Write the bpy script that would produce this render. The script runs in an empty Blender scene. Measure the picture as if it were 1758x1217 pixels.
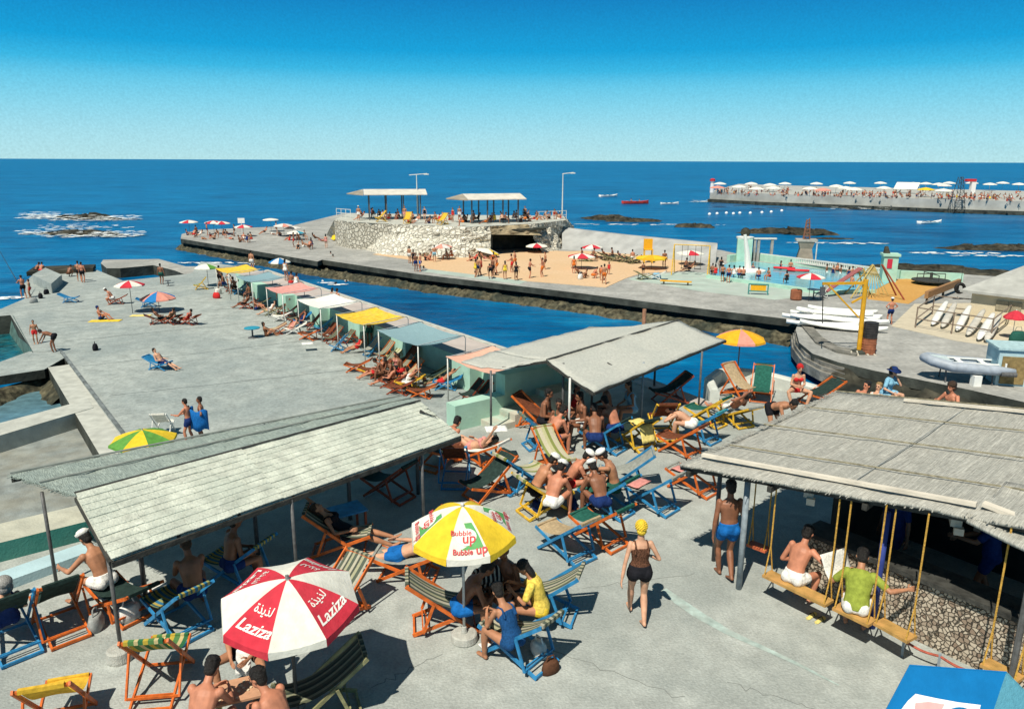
import bpy, bmesh, math, random
from mathutils import Vector as V, Matrix, noise
random.seed(7)
S = bpy.context.scene
COL = S.collection
R = math.radians
# ---------------------------------------------------------------- camera maths (photo frame 1758 x 1217)
FPX, CX, CY = 1303.0, 879.0, 608.5
PITCH, ROLL = math.atan(332.7 / FPX), R(0.23)
ZC, ZL, ZT = 11.6, 1.5, 4.8          # eye height, low deck, terrace (water is 0)
def ray(px, py):
    u, v = (px - CX) / FPX, -(py - CY) / FPX
    c, s = math.cos(ROLL), math.sin(ROLL)
    u, v = u * c - v * s, u * s + v * c
    cp, sp = math.cos(PITCH), math.sin(PITCH)
    return V((u, cp + v * sp, -sp + v * cp))
def P(px, py, z=ZT):                    # ground point seen at a photo position
    r = ray(px, py); t = (z - ZC) / r.z
    return V((0, 0, ZC)) + r * t
def PH(px, py, base):                   # height above base of a point straight above it
    r = ray(px, py); t = base.y / r.y
    return ZC + r.z * t - base.z
cam = bpy.data.cameras.new('camera'); cam.sensor_width = 36; cam.lens = FPX / 1758 * 36
cam.clip_start = 0.1; cam.clip_end = 60000
co = bpy.data.objects.new('camera', cam); COL.objects.link(co); S.camera = co
cp, sp, cr, sr = math.cos(PITCH), math.sin(PITCH), math.cos(ROLL), math.sin(ROLL)
Rv, Uv, Fv = V((1, 0, 0)), V((0, sp, cp)), V((0, cp, -sp))
R2, U2 = Rv * cr + Uv * sr, Uv * cr - Rv * sr
co.matrix_world = Matrix(((R2.x, U2.x, -Fv.x, 0), (R2.y, U2.y, -Fv.y, 0), (R2.z, U2.z, -Fv.z, ZC), (0, 0, 0, 1)))
# ---------------------------------------------------------------- light and sky
SAZ, SEL = R(28), R(56)                 # shadows run 28 degrees right of straight away
sun = bpy.data.lights.new('sun', 'SUN'); sun.energy = 5.0; sun.angle = R(0.53); sun.color = (1, .94, .81)
so = bpy.data.objects.new('sun', sun); COL.objects.link(so)
ldir = V((math.sin(SAZ) * math.cos(SEL), math.cos(SAZ) * math.cos(SEL), -math.sin(SEL)))
so.rotation_euler = ldir.to_track_quat('-Z', 'Y').to_euler()
W = bpy.data.worlds.new('World'); S.world = W; W.use_nodes = True
nt = W.node_tree; N = nt.nodes; Lk = nt.links
bg = N['Background']; bg.inputs['Strength'].default_value = 0.1
sky = N.new('ShaderNodeTexSky'); sky.sky_type = 'NISHITA'; sky.sun_disc = False
sky.sun_elevation = SEL; sky.sun_rotation = R(180) + SAZ
sky.air_density = 1.0; sky.dust_density = 0.3; sky.ozone_density = 3.0
tc = N.new('ShaderNodeTexCoord'); sep = N.new('ShaderNodeSeparateXYZ'); Lk.new(tc.outputs['Generated'], sep.inputs[0])
rmp = N.new('ShaderNodeValToRGB'); Lk.new(sep.outputs['Z'], rmp.inputs[0])
def ramp(r, pts):
    cr_ = r.color_ramp
    while len(cr_.elements) > 1: cr_.elements.remove(cr_.elements[-1])
    cr_.elements[0].position = pts[0][0]; cr_.elements[0].color = (*pts[0][1], 1)
    for p, c in pts[1:]:
        e = cr_.elements.new(p); e.color = (*c, 1)
SKY = [(0.0, (.42, .70, .75)), (.03, (.34, .67, .77)), (.066, (.20, .60, .77)), (.088, (.115, .535, .755)), (.106, (.03, .43, .71)),
       (.128, (.0, .325, .64)), (.185, (.0, .205, .50)), (.5, (.045, .13, .20)), (1, (.035, .085, .13))]
ramp(rmp, SKY)
mul = N.new('ShaderNodeMix'); mul.data_type = 'RGBA'; mul.blend_type = 'MIX'; mul.inputs[0].default_value = .97
sc = N.new('ShaderNodeVectorMath'); sc.operation = 'SCALE'; sc.inputs[3].default_value = 9.4
# a little grain, as in the print's sky
nz = N.new('ShaderNodeTexNoise'); nz.inputs['Scale'].default_value = 420; nz.inputs['Detail'].default_value = 1
Lk.new(tc.outputs['Generated'], nz.inputs['Vector'])
mr = N.new('ShaderNodeMapRange'); mr.inputs[3].default_value = .86; mr.inputs[4].default_value = 1.14; Lk.new(nz.outputs[0], mr.inputs[0])
gm = N.new('ShaderNodeVectorMath'); gm.operation = 'SCALE'
Lk.new(rmp.outputs[0], sc.inputs[0]); Lk.new(sc.outputs[0], gm.inputs[0]); Lk.new(mr.outputs[0], gm.inputs[3])
Lk.new(sky.outputs[0], mul.inputs[6]); Lk.new(gm.outputs[0], mul.inputs[7]); Lk.new(mul.outputs[2], bg.inputs[0])
S.view_settings.view_transform = 'Standard'; S.view_settings.look = 'None'
S.view_settings.exposure = 0.22; S.view_settings.gamma = 1
# ---------------------------------------------------------------- materials
MATS = {}
def mat(name, col, rough=.7, var=.12, scale=6, bump=0, bscale=40, spec=.3, var2=0, scale2=.6, col2=None, stretch=None, rot=0, grain=0):
    """principled with noise-mottled colour; col2 is a second tone in large patches"""
    if name in MATS: return MATS[name]
    m = bpy.data.materials.new(name); m.use_nodes = True; t = m.node_tree; n = t.nodes; l = t.links
    b = n['Principled BSDF']; b.inputs['Roughness'].default_value = rough; b.inputs['Specular IOR Level'].default_value = spec
    c = n.new('ShaderNodeTexCoord'); vec = c.outputs['Object']
    if stretch:
        mp = n.new('ShaderNodeMapping'); mp.vector_type = 'TEXTURE'; mp.inputs['Rotation'].default_value = (0, 0, rot); mp.inputs['Scale'].default_value = stretch; l.new(vec, mp.inputs[0]); vec = mp.outputs[0]
    nz = n.new('ShaderNodeTexNoise'); nz.inputs['Scale'].default_value = scale; nz.inputs['Detail'].default_value = 6; l.new(vec, nz.inputs['Vector'])
    r = n.new('ShaderNodeValToRGB'); l.new(nz.outputs[0], r.inputs[0])
    lo = tuple(max(0, x * (1 - var * 1.6)) for x in col); hi = tuple(min(1, x * (1 + var * 1.4)) for x in col)
    ramp(r, [(.3, lo), (.7, hi)]); out = r.outputs[0]
    if var2:
        n2 = n.new('ShaderNodeTexNoise'); n2.inputs['Scale'].default_value = scale2; n2.inputs['Detail'].default_value = 5; n2.inputs['Roughness'].default_value = .65
        l.new(vec, n2.inputs['Vector'])
        r2 = n.new('ShaderNodeValToRGB'); l.new(n2.outputs[0], r2.inputs[0]); ramp(r2, [(.42, (0, 0, 0)), (.62, (var2,) * 3)])
        mx = n.new('ShaderNodeMix'); mx.data_type = 'RGBA'; l.new(r2.outputs[0], mx.inputs[0]); l.new(out, mx.inputs[6])
        mx.inputs[7].default_value = (*(col2 or tuple(x * .55 for x in col)), 1); out = mx.outputs[2]
    if grain:
        n4 = n.new('ShaderNodeTexNoise'); n4.inputs['Scale'].default_value = grain[0]; n4.inputs['Detail'].default_value = 3; l.new(c.outputs['Object'], n4.inputs['Vector'])
        m4 = n.new('ShaderNodeMapRange'); m4.inputs[1].default_value = .3; m4.inputs[2].default_value = .7; m4.inputs[3].default_value = 1 - grain[1]; m4.inputs[4].default_value = 1 + grain[1]; l.new(n4.outputs[0], m4.inputs[0])
        v4 = n.new('ShaderNodeVectorMath'); v4.operation = 'SCALE'; l.new(out, v4.inputs[0]); l.new(m4.outputs[0], v4.inputs[3]); out = v4.outputs[0]
    l.new(out, b.inputs['Base Color'])
    if bump:
        n3 = n.new('ShaderNodeTexNoise'); n3.inputs['Scale'].default_value = bscale; n3.inputs['Detail'].default_value = 4; l.new(vec, n3.inputs['Vector'])
        bp = n.new('ShaderNodeBump'); bp.inputs['Strength'].default_value = bump; bp.inputs['Distance'].default_value = .05
        l.new(n3.outputs[0], bp.inputs['Height']); l.new(bp.outputs[0], b.inputs['Normal'])
    MATS[name] = m; return m
def stripes(name, cols, period, axis=1, rough=.85):
    """cloth striped along one object axis; cols = [(width share, colour)]"""
    if name in MATS: return MATS[name]
    m = bpy.data.materials.new(name); m.use_nodes = True; t = m.node_tree; n = t.nodes; l = t.links
    b = n['Principled BSDF']; b.inputs['Roughness'].default_value = rough; b.inputs['Specular IOR Level'].default_value = .1
    c = n.new('ShaderNodeTexCoord'); s = n.new('ShaderNodeSeparateXYZ'); l.new(c.outputs['Object'], s.inputs[0])
    d = n.new('ShaderNodeMath'); d.operation = 'MULTIPLY_ADD'; d.inputs[1].default_value = 1 / period; d.inputs[2].default_value = 10.25; l.new(s.outputs[axis], d.inputs[0])
    f = n.new('ShaderNodeMath'); f.operation = 'FRACT'; l.new(d.outputs[0], f.inputs[0])
    r = n.new('ShaderNodeValToRGB'); l.new(f.outputs[0], r.inputs[0]); r.color_ramp.interpolation = 'CONSTANT'
    p = 0; pts = []
    for w, cc in cols: pts.append((p, cc)); p += w
    ramp(r, pts)
    nz = n.new('ShaderNodeTexNoise'); nz.inputs['Scale'].default_value = 30; l.new(c.outputs['Object'], nz.inputs['Vector'])
    mx = n.new('ShaderNodeMix'); mx.data_type = 'RGBA'; mx.blend_type = 'MULTIPLY'; mx.inputs[0].default_value = .35
    l.new(r.outputs[0], mx.inputs[6]); l.new(nz.outputs[0], mx.inputs[7]); l.new(mx.outputs[2], b.inputs['Base Color'])
    MATS[name] = m; return m
def flat(name, col, rough=.6): return mat(name, col, rough, var=.05, scale=14, spec=.25)
# ---------------------------------------------------------------- mesh collecting
class MB:
    def __init__(s): s.v = []; s.f = []; s.m = []
    def add(s, vs, fs, m=0):
        o = len(s.v); s.v += [V(x) for x in vs]
        for f in fs: s.f.append([i + o for i in f]); s.m.append(m)
        return s
    def box(s, c, size, rz=0, m=0, mtx=None):
        x, y, z = (a / 2 for a in size); M = mtx or Matrix.Rotation(rz, 3, 'Z'); c = V(c)
        vs = [c + M @ V((sx * x, sy * y, sz * z)) for sz in (-1, 1) for sx, sy in ((-1, -1), (1, -1), (1, 1), (-1, 1))]
        return s.add(vs, [(3, 2, 1, 0), (4, 5, 6, 7), (0, 1, 5, 4), (1, 2, 6, 5), (2, 3, 7, 6), (3, 0, 4, 7)], m)
    def beam(s, a, b, w, h, up=(0, 0, 1), m=0):
        a, b = V(a), V(b); d = (b - a); L = d.length; d.normalize(); up = V(up)
        if abs(d.dot(up)) > .98: up = V((1, 0, 0))
        sd = d.cross(up).normalized(); u = sd.cross(d).normalized()
        M = Matrix((d, sd, u)).transposed()
        return s.box((a + b) / 2, (L, w, h), m=m, mtx=M)
    def rings(s, rs, cap=True, m=0, closed=True):
        n = len(rs[0]); o = len(s.v)
        for r in rs: s.v += [V(x) for x in r]
        for i in range(len(rs) - 1):
            for j in range(n if closed else n - 1):
                k = (j + 1) % n
                s.f.append([o + i * n + j, o + i * n + k, o + (i + 1) * n + k, o + (i + 1) * n + j]); s.m.append(m)
        if cap:
            s.f.append([o + j for j in range(n - 1, -1, -1)]); s.m.append(m)
            e = o + (len(rs) - 1) * n; s.f.append([e + j for j in range(n)]); s.m.append(m)
        return s
    def tube(s, pts, r, n=8, m=0, cap=True):
        pts = [V(p) for p in pts]; rad = r if isinstance(r, (list, tuple)) else [r] * len(pts); rs = []
        prev = None
        for i, p in enumerate(pts):
            t = (pts[min(i + 1, len(pts) - 1)] - pts[max(i - 1, 0)]).normalized()
            up = V((0, 0, 1)) if abs(t.z) < .95 else V((0, 1, 0))
            a = t.cross(up).normalized() if prev is None else (prev - t * prev.dot(t)).normalized()
            prev = a; b = t.cross(a)
            rs.append([p + (a * math.cos(q) + b * math.sin(q)) * rad[i] for q in (2 * math.pi * k / n for k in range(n))])
        return s.rings(rs, cap, m)
    def lathe(s, prof, c=(0, 0, 0), n=16, m=0, cap=True):
        c = V(c)
        return s.rings([[c + V((r * math.cos(q), r * math.sin(q), z)) for q in (2 * math.pi * k / n for k in range(n))] for r, z in prof], cap, m)
    def ell(s, c, ax, rad, n=10, k=7, m=0):
        """ellipsoid: ax = 3 axes, rad = 3 radii"""
        c = V(c); rs = []
        for i in range(k):
            p = math.pi * (i + .5) / k
            rs.append([c + ax[2] * (-math.cos(p) * rad[2]) + ax[0] * (math.sin(p) * math.cos(q) * rad[0]) + ax[1] * (math.sin(p) * math.sin(q) * rad[1]) for q in (2 * math.pi * j / n for j in range(n))])
        return s.rings(rs, True, m)
    def taper(s, a, b, r0, r1, n=10, m=0, mid=None):
        """rounded tapered limb"""
        a, b = V(a), V(b); d = (b - a).normalized(); L = (b - a).length
        pts = [a - d * r0 * .85, a - d * r0 * .5, a]; rd = [r0 * .45, r0 * .85, r0]
        if mid: pts.append(a + d * L * mid[0]); rd.append(mid[1])
        pts += [b, b + d * r1 * .5, b + d * r1 * .85]; rd += [r1, r1 * .85, r1 * .45]
        return s.tube(pts, rd, n, m)
    def slab(s, poly, z0, z1, m=0, ms=None):
        """poly: list of xy; top at z1"""
        n = len(poly); area = sum(poly[i][0] * poly[(i + 1) % n][1] - poly[(i + 1) % n][0] * poly[i][1] for i in range(n))
        p = list(poly) if area > 0 else list(poly)[::-1]; o = len(s.v)
        s.v += [V((q[0], q[1], z0)) for q in p] + [V((q[0], q[1], z1)) for q in p]
        s.f.append([o + n + i for i in range(n)]); s.m.append(m)
        s.f.append([o + i for i in range(n - 1, -1, -1)]); s.m.append(m)
        for i in range(n):
            k = (i + 1) % n; s.f.append([o + i, o + k, o + n + k, o + n + i]); s.m.append(m if ms is None else ms)
        return s
    def mesh(s, name, mats):
        me = bpy.data.meshes.new(name); me.from_pydata([tuple(x) for x in s.v], [], s.f)
        for mm in (mats if isinstance(mats, (list, tuple)) else [mats]): me.materials.append(mm)
        me.polygons.foreach_set('material_index', s.m); me.update()
        return me
    def build(s, name, mats, parent=None, smooth=False, loc=None):
        me = s.mesh(name, mats)
        if smooth: me.shade_smooth()
        return link(name, me, parent, loc)
def link(name, me, parent=None, loc=None):
    o = bpy.data.objects.new(name, me); COL.objects.link(o)
    if parent: o.parent = parent
    if loc is not None: o.location = loc
    return o
def tag(o, label=None, cat=None, group=None, kind=None):
    for k, v in (('label', label), ('category', cat), ('group', group), ('kind', kind)):
        if v: o[k] = v
    return o
def thing(name, label, cat, loc=(0, 0, 0), rz=0, group=None, scale=1):
    o = bpy.data.objects.new(name, None); COL.objects.link(o); o.location = loc; o.rotation_euler = (0, 0, rz); o.empty_display_size = .2
    if scale != 1: o.scale = (scale,) * 3
    return tag(o, label, cat, group)
def dup(root, loc, rz, label=None, group=None):
    r = root.copy(); COL.objects.link(r); r.location = loc; r.rotation_euler = (0, 0, rz)
    tag(r, label, None, group)
    for ch in list(root.children):
        c = ch.copy(); COL.objects.link(c); c.parent = r
        for g in ch.children:
            d = g.copy(); COL.objects.link(d); d.parent = c
    return r
def structure(name, mb, mats, smooth=False): return tag(mb.build(name, mats, None, smooth), kind='structure')
def text_mesh(body, size=1, shear=0, bold=0):
    c = bpy.data.curves.new('t', 'FONT'); c.body = body; c.size = size; c.shear = shear; c.align_x = 'CENTER'; c.offset = bold; c.resolution_u = 3
    o = bpy.data.objects.new('t', c); COL.objects.link(o)
    dg = bpy.context.evaluated_depsgraph_get(); me = bpy.data.meshes.new_from_object(o.evaluated_get(dg))
    vs = [v.co.copy() for v in me.vertices]; fs = [list(p.vertices) for p in me.polygons]
    bpy.data.objects.remove(o); bpy.data.curves.remove(c); bpy.data.meshes.remove(me)
    return vs, fs
def fbm(x, y, z=0, o=4): return noise.fractal(V((x, y, z)), .9, 2.1, o)
# ================================================================ people
SKIN = [mat('skin_tan', (.40, .185, .10), .55, .16, 7, spec=.35), mat('skin_pale', (.55, .30, .19), .55, .16, 7, spec=.35),
        mat('skin_dark', (.23, .095, .05), .5, .16, 7, spec=.4), mat('skin_red', (.47, .19, .11), .55, .16, 7, spec=.35)]
EYE = flat('eye_dark', (.02, .015, .012), .3); LIP = flat('lips', (.35, .1, .08), .5); WHT = flat('eye_white', (.7, .68, .64), .4)
HAIR = {'black': mat('hair_black', (.012, .01, .009), .5, .4, 60, .5, 120), 'brown': mat('hair_brown', (.045, .024, .013), .5, .4, 60, .5, 120),
        'grey': mat('hair_grey', (.30, .29, .27), .6, .3, 60, .5, 120), 'fair': mat('hair_fair', (.3, .19, .08), .6, .3, 60, .5, 120)}
CLOTH = {}
def cloth(c):
    if c not in CLOTH:
        rgb = {'blue': (.01, .12, .38), 'navy': (.012, .03, .12), 'black': (.014, .014, .018), 'white': (.72, .71, .67), 'red': (.55, .03, .03), 'yellow': (.75, .52, .05),
               'green': (.26, .31, .05), 'grey': (.3, .31, .3), 'darkgreen': (.02, .09, .07), 'brown': (.10, .045, .025), 'pink': (.6, .25, .22), 'lightblue': (.22, .45, .6), 'orange': (.62, .16, .03), 'paleyellow': (.72, .6, .2)}[c]
        CLOTH[c] = mat('cloth_' + c, rgb, .85, .14, 18, .25, 60, spec=.1)
    return CLOTH[c]
def ik(a, t, la, lb, pole):
    d = t - a; D = d.length
    if D > (la + lb) * .995: D = (la + lb) * .995; t = a + d.normalized() * D
    u = d.normalized(); x = (la * la - lb * lb + D * D) / (2 * D); h = math.sqrt(max(la * la - x * x, 0))
    p = pole - u * pole.dot(u)
    if p.length < 1e-4: p = V((1, 0, 0)).cross(u)
    return a + u * x + p.normalized() * h, t
POSES = {
 'stand': dict(pel=(0, 0, .93), feet=((.02, .10, .08), (-.02, -.10, .08)), hands=((.03, .29, .80), (.03, -.29, .80))),
 'walk': dict(pel=(0, 0, .91), feet=((.24, .07, .08), (-.30, -.07, .13)), hands=((-.14, .29, .82), (.16, -.28, .86)), td=(.04, 0, 1)),
 'hips': dict(pel=(0, 0, .93), feet=((.02, .13, .08), (-.02, -.13, .08)), hands=((.06, .20, 1.02), (.06, -.20, 1.02)), ep=(-.3, 1, 0)),
 'reach': dict(pel=(0, 0, .93), feet=((.08, .12, .08), (-.08, -.12, .08)), hands=((.48, .16, 1.15), (.44, -.14, 1.05)), td=(.1, 0, 1)),
 'armup': dict(pel=(0, 0, .93), feet=((.05, .12, .08), (-.05, -.12, .08)), hands=((.12, .35, 1.95), (.3, -.3, 1.1))),
 'bend': dict(pel=(-.12, 0, .90), td=(.88, 0, .42), bend=.05, feet=((.0, .12, .08), (-.05, -.12, .08)), hands=((.62, .14, .55), (.58, -.16, .5)), look=(.7, 0, -.7)),
 'sit': dict(pel=(0, 0, .50), td=(.12, 0, 1), bend=.04, feet=((.46, .13, .08), (.44, -.13, .08)), hands=((.34, .14, .62), (.34, -.12, .62)), kp=(.3, 0, 1)),
 'hunch': dict(pel=(0, 0, .48), td=(.38, 0, .92), bend=.10, feet=((.42, .2, .08), (.40, -.2, .08)), hands=((.52, .08, .66), (.52, -.06, .66)), kp=(.3, 0, 1), look=(.8, 0, -.55)),
 'lounge': dict(pel=(.14, 0, .41), td=(-.66, 0, .75), fd=(.75, 0, .66), feet=((.98, .11, .10), (.93, -.12, .10)), hands=((.24, .2, .52), (.24, -.2, .52)), kp=(0, 0, 1), look=(1, 0, .1)),
 'liechair': dict(pel=(.12, 0, .42), td=(-.74, 0, .67), fd=(.67, 0, .74), feet=((.98, .09, .22), (1.0, -.1, .14)), hands=((-.72, .2, 1.12), (.2, -.2, .52)), kp=(0, 0, 1), look=(.6, 0, .8)),
 'ground': dict(pel=(0, 0, .12), td=(-.25, 0, 1), feet=((.62, .12, .08), (.55, -.14, .08)), hands=((.42, .16, .34), (.40, -.16, .34)), kp=(0, 0, 1)),
 'prop': dict(pel=(0, 0, .12), td=(-.62, 0, .78), fd=(.78, 0, .62), feet=((.88, .12, .06), (.80, -.14, .08)), hands=((-.50, .24, .06), (-.50, -.24, .06)), kp=(0, 0, 1)),
 'lieback': dict(pel=(0, 0, .12), td=(-1, 0, .04), fd=(.04, 0, 1), feet=((.87, .12, .07), (.84, -.12, .07)), hands=((.12, .24, .07), (.10, -.24, .07)), kp=(0, 0, 1), look=(.2, 0, 1)),
 'prone': dict(pel=(0, 0, .13), td=(1, 0, .03), fd=(.03, 0, -1), feet=((-.86, .12, .08), (-.86, -.12, .08)), hands=((.80, .22, .06), (.80, -.20, .06)), kp=(0, 0, -1), look=(.3, .9, 0), ep=(0, 1, 0), fdir=(-.8, 0, -.5)),
 'squat': dict(pel=(-.12, 0, .34), td=(.45, 0, .9), bend=.06, feet=((.10, .14, .08), (.06, -.14, .08)), hands=((.42, .1, .36), (.42, -.1, .36)), kp=(1, 0, .4)),
 'swim': dict(pel=(-.3, 0, -.30), td=(.8, 0, .6), feet=((-1.1, .1, -.4), (-1.1, -.1, -.4)), hands=((.62, .28, -.02), (.6, -.3, -.02)), kp=(0, 0, -1)),
}
def skeleton(p, sex):
    k = {}; td = V(p.get('td', (0, 0, 1))).normalized(); fd = V(p.get('fd', (1, 0, 0))); fd = (fd - td * fd.dot(td)).normalized(); lf = td.cross(fd)
    tw = p.get('twist', 0)
    pel = V(p['pel']); bend = p.get('bend', 0)
    k['pt'] = lambda t: pel + td * t + fd * bend * max(t, 0) ** 2 / .27
    nd = (td + fd * 2 * bend / .52).normalized(); fn = (fd - nd * fd.dot(nd)).normalized()
    k.update(pel=pel, td=td, fd=fd, lf=lf, nd=nd, fn=fn)
    lt = (Matrix.Rotation(tw, 3, td) @ lf); k['lt'] = lt
    sw = .175 if sex == 'm' else .155
    k['sh'] = [k['pt'](.445) + lt * sw * s + fn * .01 for s in (1, -1)]
    k['hip'] = [pel + lf * .092 * s - td * .03 for s in (1, -1)]
    look = V(p.get('look', tuple(fd))).normalized()
    hu = V(p.get('hup', tuple((nd + V((0, 0, .6))).normalized() if look.z < .75 else nd))); hu = (hu - look * hu.dot(look)).normalized()
    k['hu'], k['hf'] = hu, look; k['hl'] = hu.cross(look)
    k['neck'] = k['pt'](.50); k['head'] = k['neck'] + nd * .10 + hu * .095 + look * .02
    kp = V(p.get('kp', tuple(fd)))
    k['knee'], k['ank'], k['elb'], k['wri'] = [], [], [], []
    for i, s in enumerate((1, -1)):
        t = V(p['feet'][i]); kn, an = ik(k['hip'][i], t, .425, .425, kp + lf * s * p.get('splay', .12)); k['knee'].append(kn); k['ank'].append(an)
        ep = V(p['ep']) if 'ep' in p else (-fd * .6 - V((0, 0, .5)) + lf * s * .5)
        if 'ep' in p: ep = V((ep.x, ep.y * s, ep.z))
        e, w = ik(k['sh'][i], V(p['hands'][i]), .29, .26, ep); k['elb'].append(e); k['wri'].append(w)
    f0 = V(p.get('fdir', (fd.x, fd.y, 0) if abs(fd.z) < .6 else tuple(fd * .8 + td * -.35)))
    k['foot'] = f0.normalized()
    return k
def ring(c, a, b, ra, rb, n=14, tilt=0):
    return [c + a * math.cos(q) * ra + b * math.sin(q) * rb + (a.cross(b)) * (tilt * math.sin(q)) for q in (2 * math.pi * i / n for i in range(n))]
TOR = {'m': [(-.11, .075, .07), (-.07, .135, .10), (0, .158, .115), (.08, .148, .105), (.17, .138, .095), (.28, .158, .108), (.38, .172, .112), (.44, .165, .095), (.485, .10, .07), (.515, .058, .055)],
       'f': [(-.11, .08, .075), (-.07, .15, .11), (0, .172, .125), (.08, .15, .11), (.17, .12, .088), (.28, .135, .098), (.38, .148, .105), (.44, .142, .085), (.485, .085, .06), (.515, .048, .048)]}
def torso(mb, k, sex, infl=0, t0=-.2, t1=.6, tilt=0, rows=None):
    T = TOR[sex]; rs = []
    def at(t):
        for (a, w, d), (b, w2, d2) in zip(T, T[1:]):
            if a <= t <= b: u = (t - a) / (b - a); return w + (w2 - w) * u, d + (d2 - d) * u
        return (T[0][1:] if t < T[0][0] else T[-1][1:])
    ts = [t for t, _, _ in T if t0 < t < t1]
    if t0 > T[0][0]: ts = [t0] + ts
    if t1 < T[-1][0]: ts = ts + [t1]
    for i, t in enumerate(ts):
        w, d = at(t); u = min(max(t / .45, 0), 1); l = (k['lf'] * (1 - u) + k['lt'] * u).normalized()
        up = (k['td'] + k['fd'] * 0).normalized() if t < .3 else k['nd']; f = l.cross(up).normalized() * 1
        f = f if f.dot(k['fd']) > 0 else -f
        rs.append(ring(k['pt'](t), l, f, w + infl, d + infl, 14, tilt if (i == len(ts) - 1 and tilt) else 0))
    mb.rings(rs)
def legs(mb, k, sex, infl=0, frac=1.0, r0=None):
    a0 = (.086 if sex == 'm' else .092)
    for i in (0, 1):
        h, kn, an = k['hip'][i], k['knee'][i], k['ank'][i]
        if frac < 1:
            mb.taper(h, h + (kn - h) * frac, a0 + infl, a0 - .03 * frac + infl); continue
        mb.taper(h, kn, a0 + infl, .052 + infl); mb.taper(kn, an, .052 + infl, .036 + infl, mid=(.3, .058 + infl))
def foot(mb, k, i):
    an = k['ank'][i]; f = k['foot']; sh = (k['knee'][i] - an).normalized(); f = (f - sh * f.dot(sh) * .35).normalized(); dn = -(sh - f * sh.dot(f)).normalized()
    sd = f.cross(dn)
    rs = []
    for x, w, h, dz in ((-.06, .02, .02, .045), (-.045, .032, .03, .035), (0, .036, .036, .03), (.06, .040, .03, .045), (.12, .046, .02, .055), (.165, .040, .014, .06), (.185, .02, .008, .062)):
        rs.append(ring(an + f * x + dn * dz, sd, dn, w, h, 10))
    mb.rings(rs)
def hand(mb, k, i, curl=.5, fine=True, out=None):
    w = k['wri'][i]; d = (w - k['elb'][i]).normalized(); s = (1, -1)[i]
    pn = (-k['lf'] * s + V((0, 0, -.4)) - k['fd'] * .1); pn = (pn - d * pn.dot(d)).normalized(); a = d.cross(pn).normalized()
    rs = [ring(w + d * x, a, pn, ww, hh, 8) for x, ww, hh in ((-.01, .024, .02), (.03, .034, .017), (.07, .042, .016), (.092, .040, .013), (.1, .03, .009))]
    mb.rings(rs)
    if not fine:
        mb.taper(w + d * .09, w + d * .15 + pn * .03, .028, .018, 6); return
    o = out
    fwd = a * (1 if a.dot(k['fd']) > 0 else -1)
    for j, (off, L) in enumerate(((.030, .072), (.010, .080), (-.011, .075), (-.030, .060))):
        p0 = w + d * .075 + fwd * off; d1 = (d + pn * curl * .5).normalized(); d2 = (d + pn * curl * 1.5).normalized()
        p1 = p0 + d1 * (L * .55 + .02); p2 = p1 + d2 * L * .5
        o.tube([p0, p1, p1 + (p2 - p1) * .5, p2], [.0095, .009, .008, .005], 6)
    t0 = w + d * .025 + fwd * .026; t1 = t0 + (d * .6 + fwd * .8 + pn * .3).normalized() * .045; t2 = t1 + (d + fwd * .2 + pn * .3).normalized() * .035
    o.tube([t0, t1, t2], [.013, .011, .006], 6)
def head(mb, k):
    c, l, f, u = k['head'], k['hl'], k['hf'], k['hu']
    mb.ell(c + u * .02 - f * .005, (f, l, u), (.098, .077, .095), 14, 10)
    mb.ell(c - u * .055 + f * .022, (f, l, u), (.065, .058, .062), 12, 8)
    mb.taper(c + f * .085 + u * .0, c + f * .105 - u * .03, .010, .015, 8)
    for s in (1, -1): mb.ell(c + l * .078 * s - f * .008 - u * .01, (f, l, u), (.022, .012, .032), 8, 6)
    mb.taper(k['neck'] - k['nd'] * .03, c - u * .06 - f * .01, .058, .05, 10)
def face(mb, k):
    c, l, f, u = k['head'], k['hl'], k['hf'], k['hu']
    for s in (1, -1):
        mb.ell(c + f * .083 + l * .031 * s + u * .008, (f, l, u), (.008, .014, .008), 8, 5, 1)
        mb.taper(c + f * .092 + l * .014 * s + u * .03, c + f * .082 + l * .046 * s + u * .03, .005, .004, 5, 1)
    mb.ell(c + f * .082 - u * .062, (f, l, u), (.008, .023, .009), 8, 5, 2)
TMPC = []
def remesh(mb, vox, it=2):
    me = mb.mesh('tmp', []) if False else bpy.data.meshes.new('tmp')
    if not mb.v: return me
    me.from_pydata([tuple(x) for x in mb.v], [], mb.f)
    o = bpy.data.objects.new('tmp', me); COL.objects.link(o)
    md = o.modifiers.new('r', 'REMESH'); md.mode = 'VOXEL'; md.voxel_size = vox; md.use_smooth_shade = True
    sm = o.modifiers.new('s', 'SMOOTH'); sm.factor = .5; sm.iterations = it
    dg = bpy.context.evaluated_depsgraph_get(); r = bpy.data.meshes.new_from_object(o.evaluated_get(dg))
    bpy.data.objects.remove(o); bpy.data.meshes.remove(me)
    return r
def join(me, mb, mats, name):
    """append loose detail (fingers, eyes) to a remeshed body"""
    vs = [v.co for v in me.vertices]; fs = [list(p.vertices) for p in me.polygons]; n = len(vs)
    o = bpy.data.meshes.new(name); o.from_pydata([tuple(v) for v in vs] + [tuple(v) for v in mb.v], [], fs + [[i + n for i in f] for f in mb.f])
    for m in mats: o.materials.append(m)
    o.polygons.foreach_set('material_index', [0] * len(fs) + mb.m); o.shade_smooth(); bpy.data.meshes.remove(me)
    return o
GEO = {}
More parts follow.
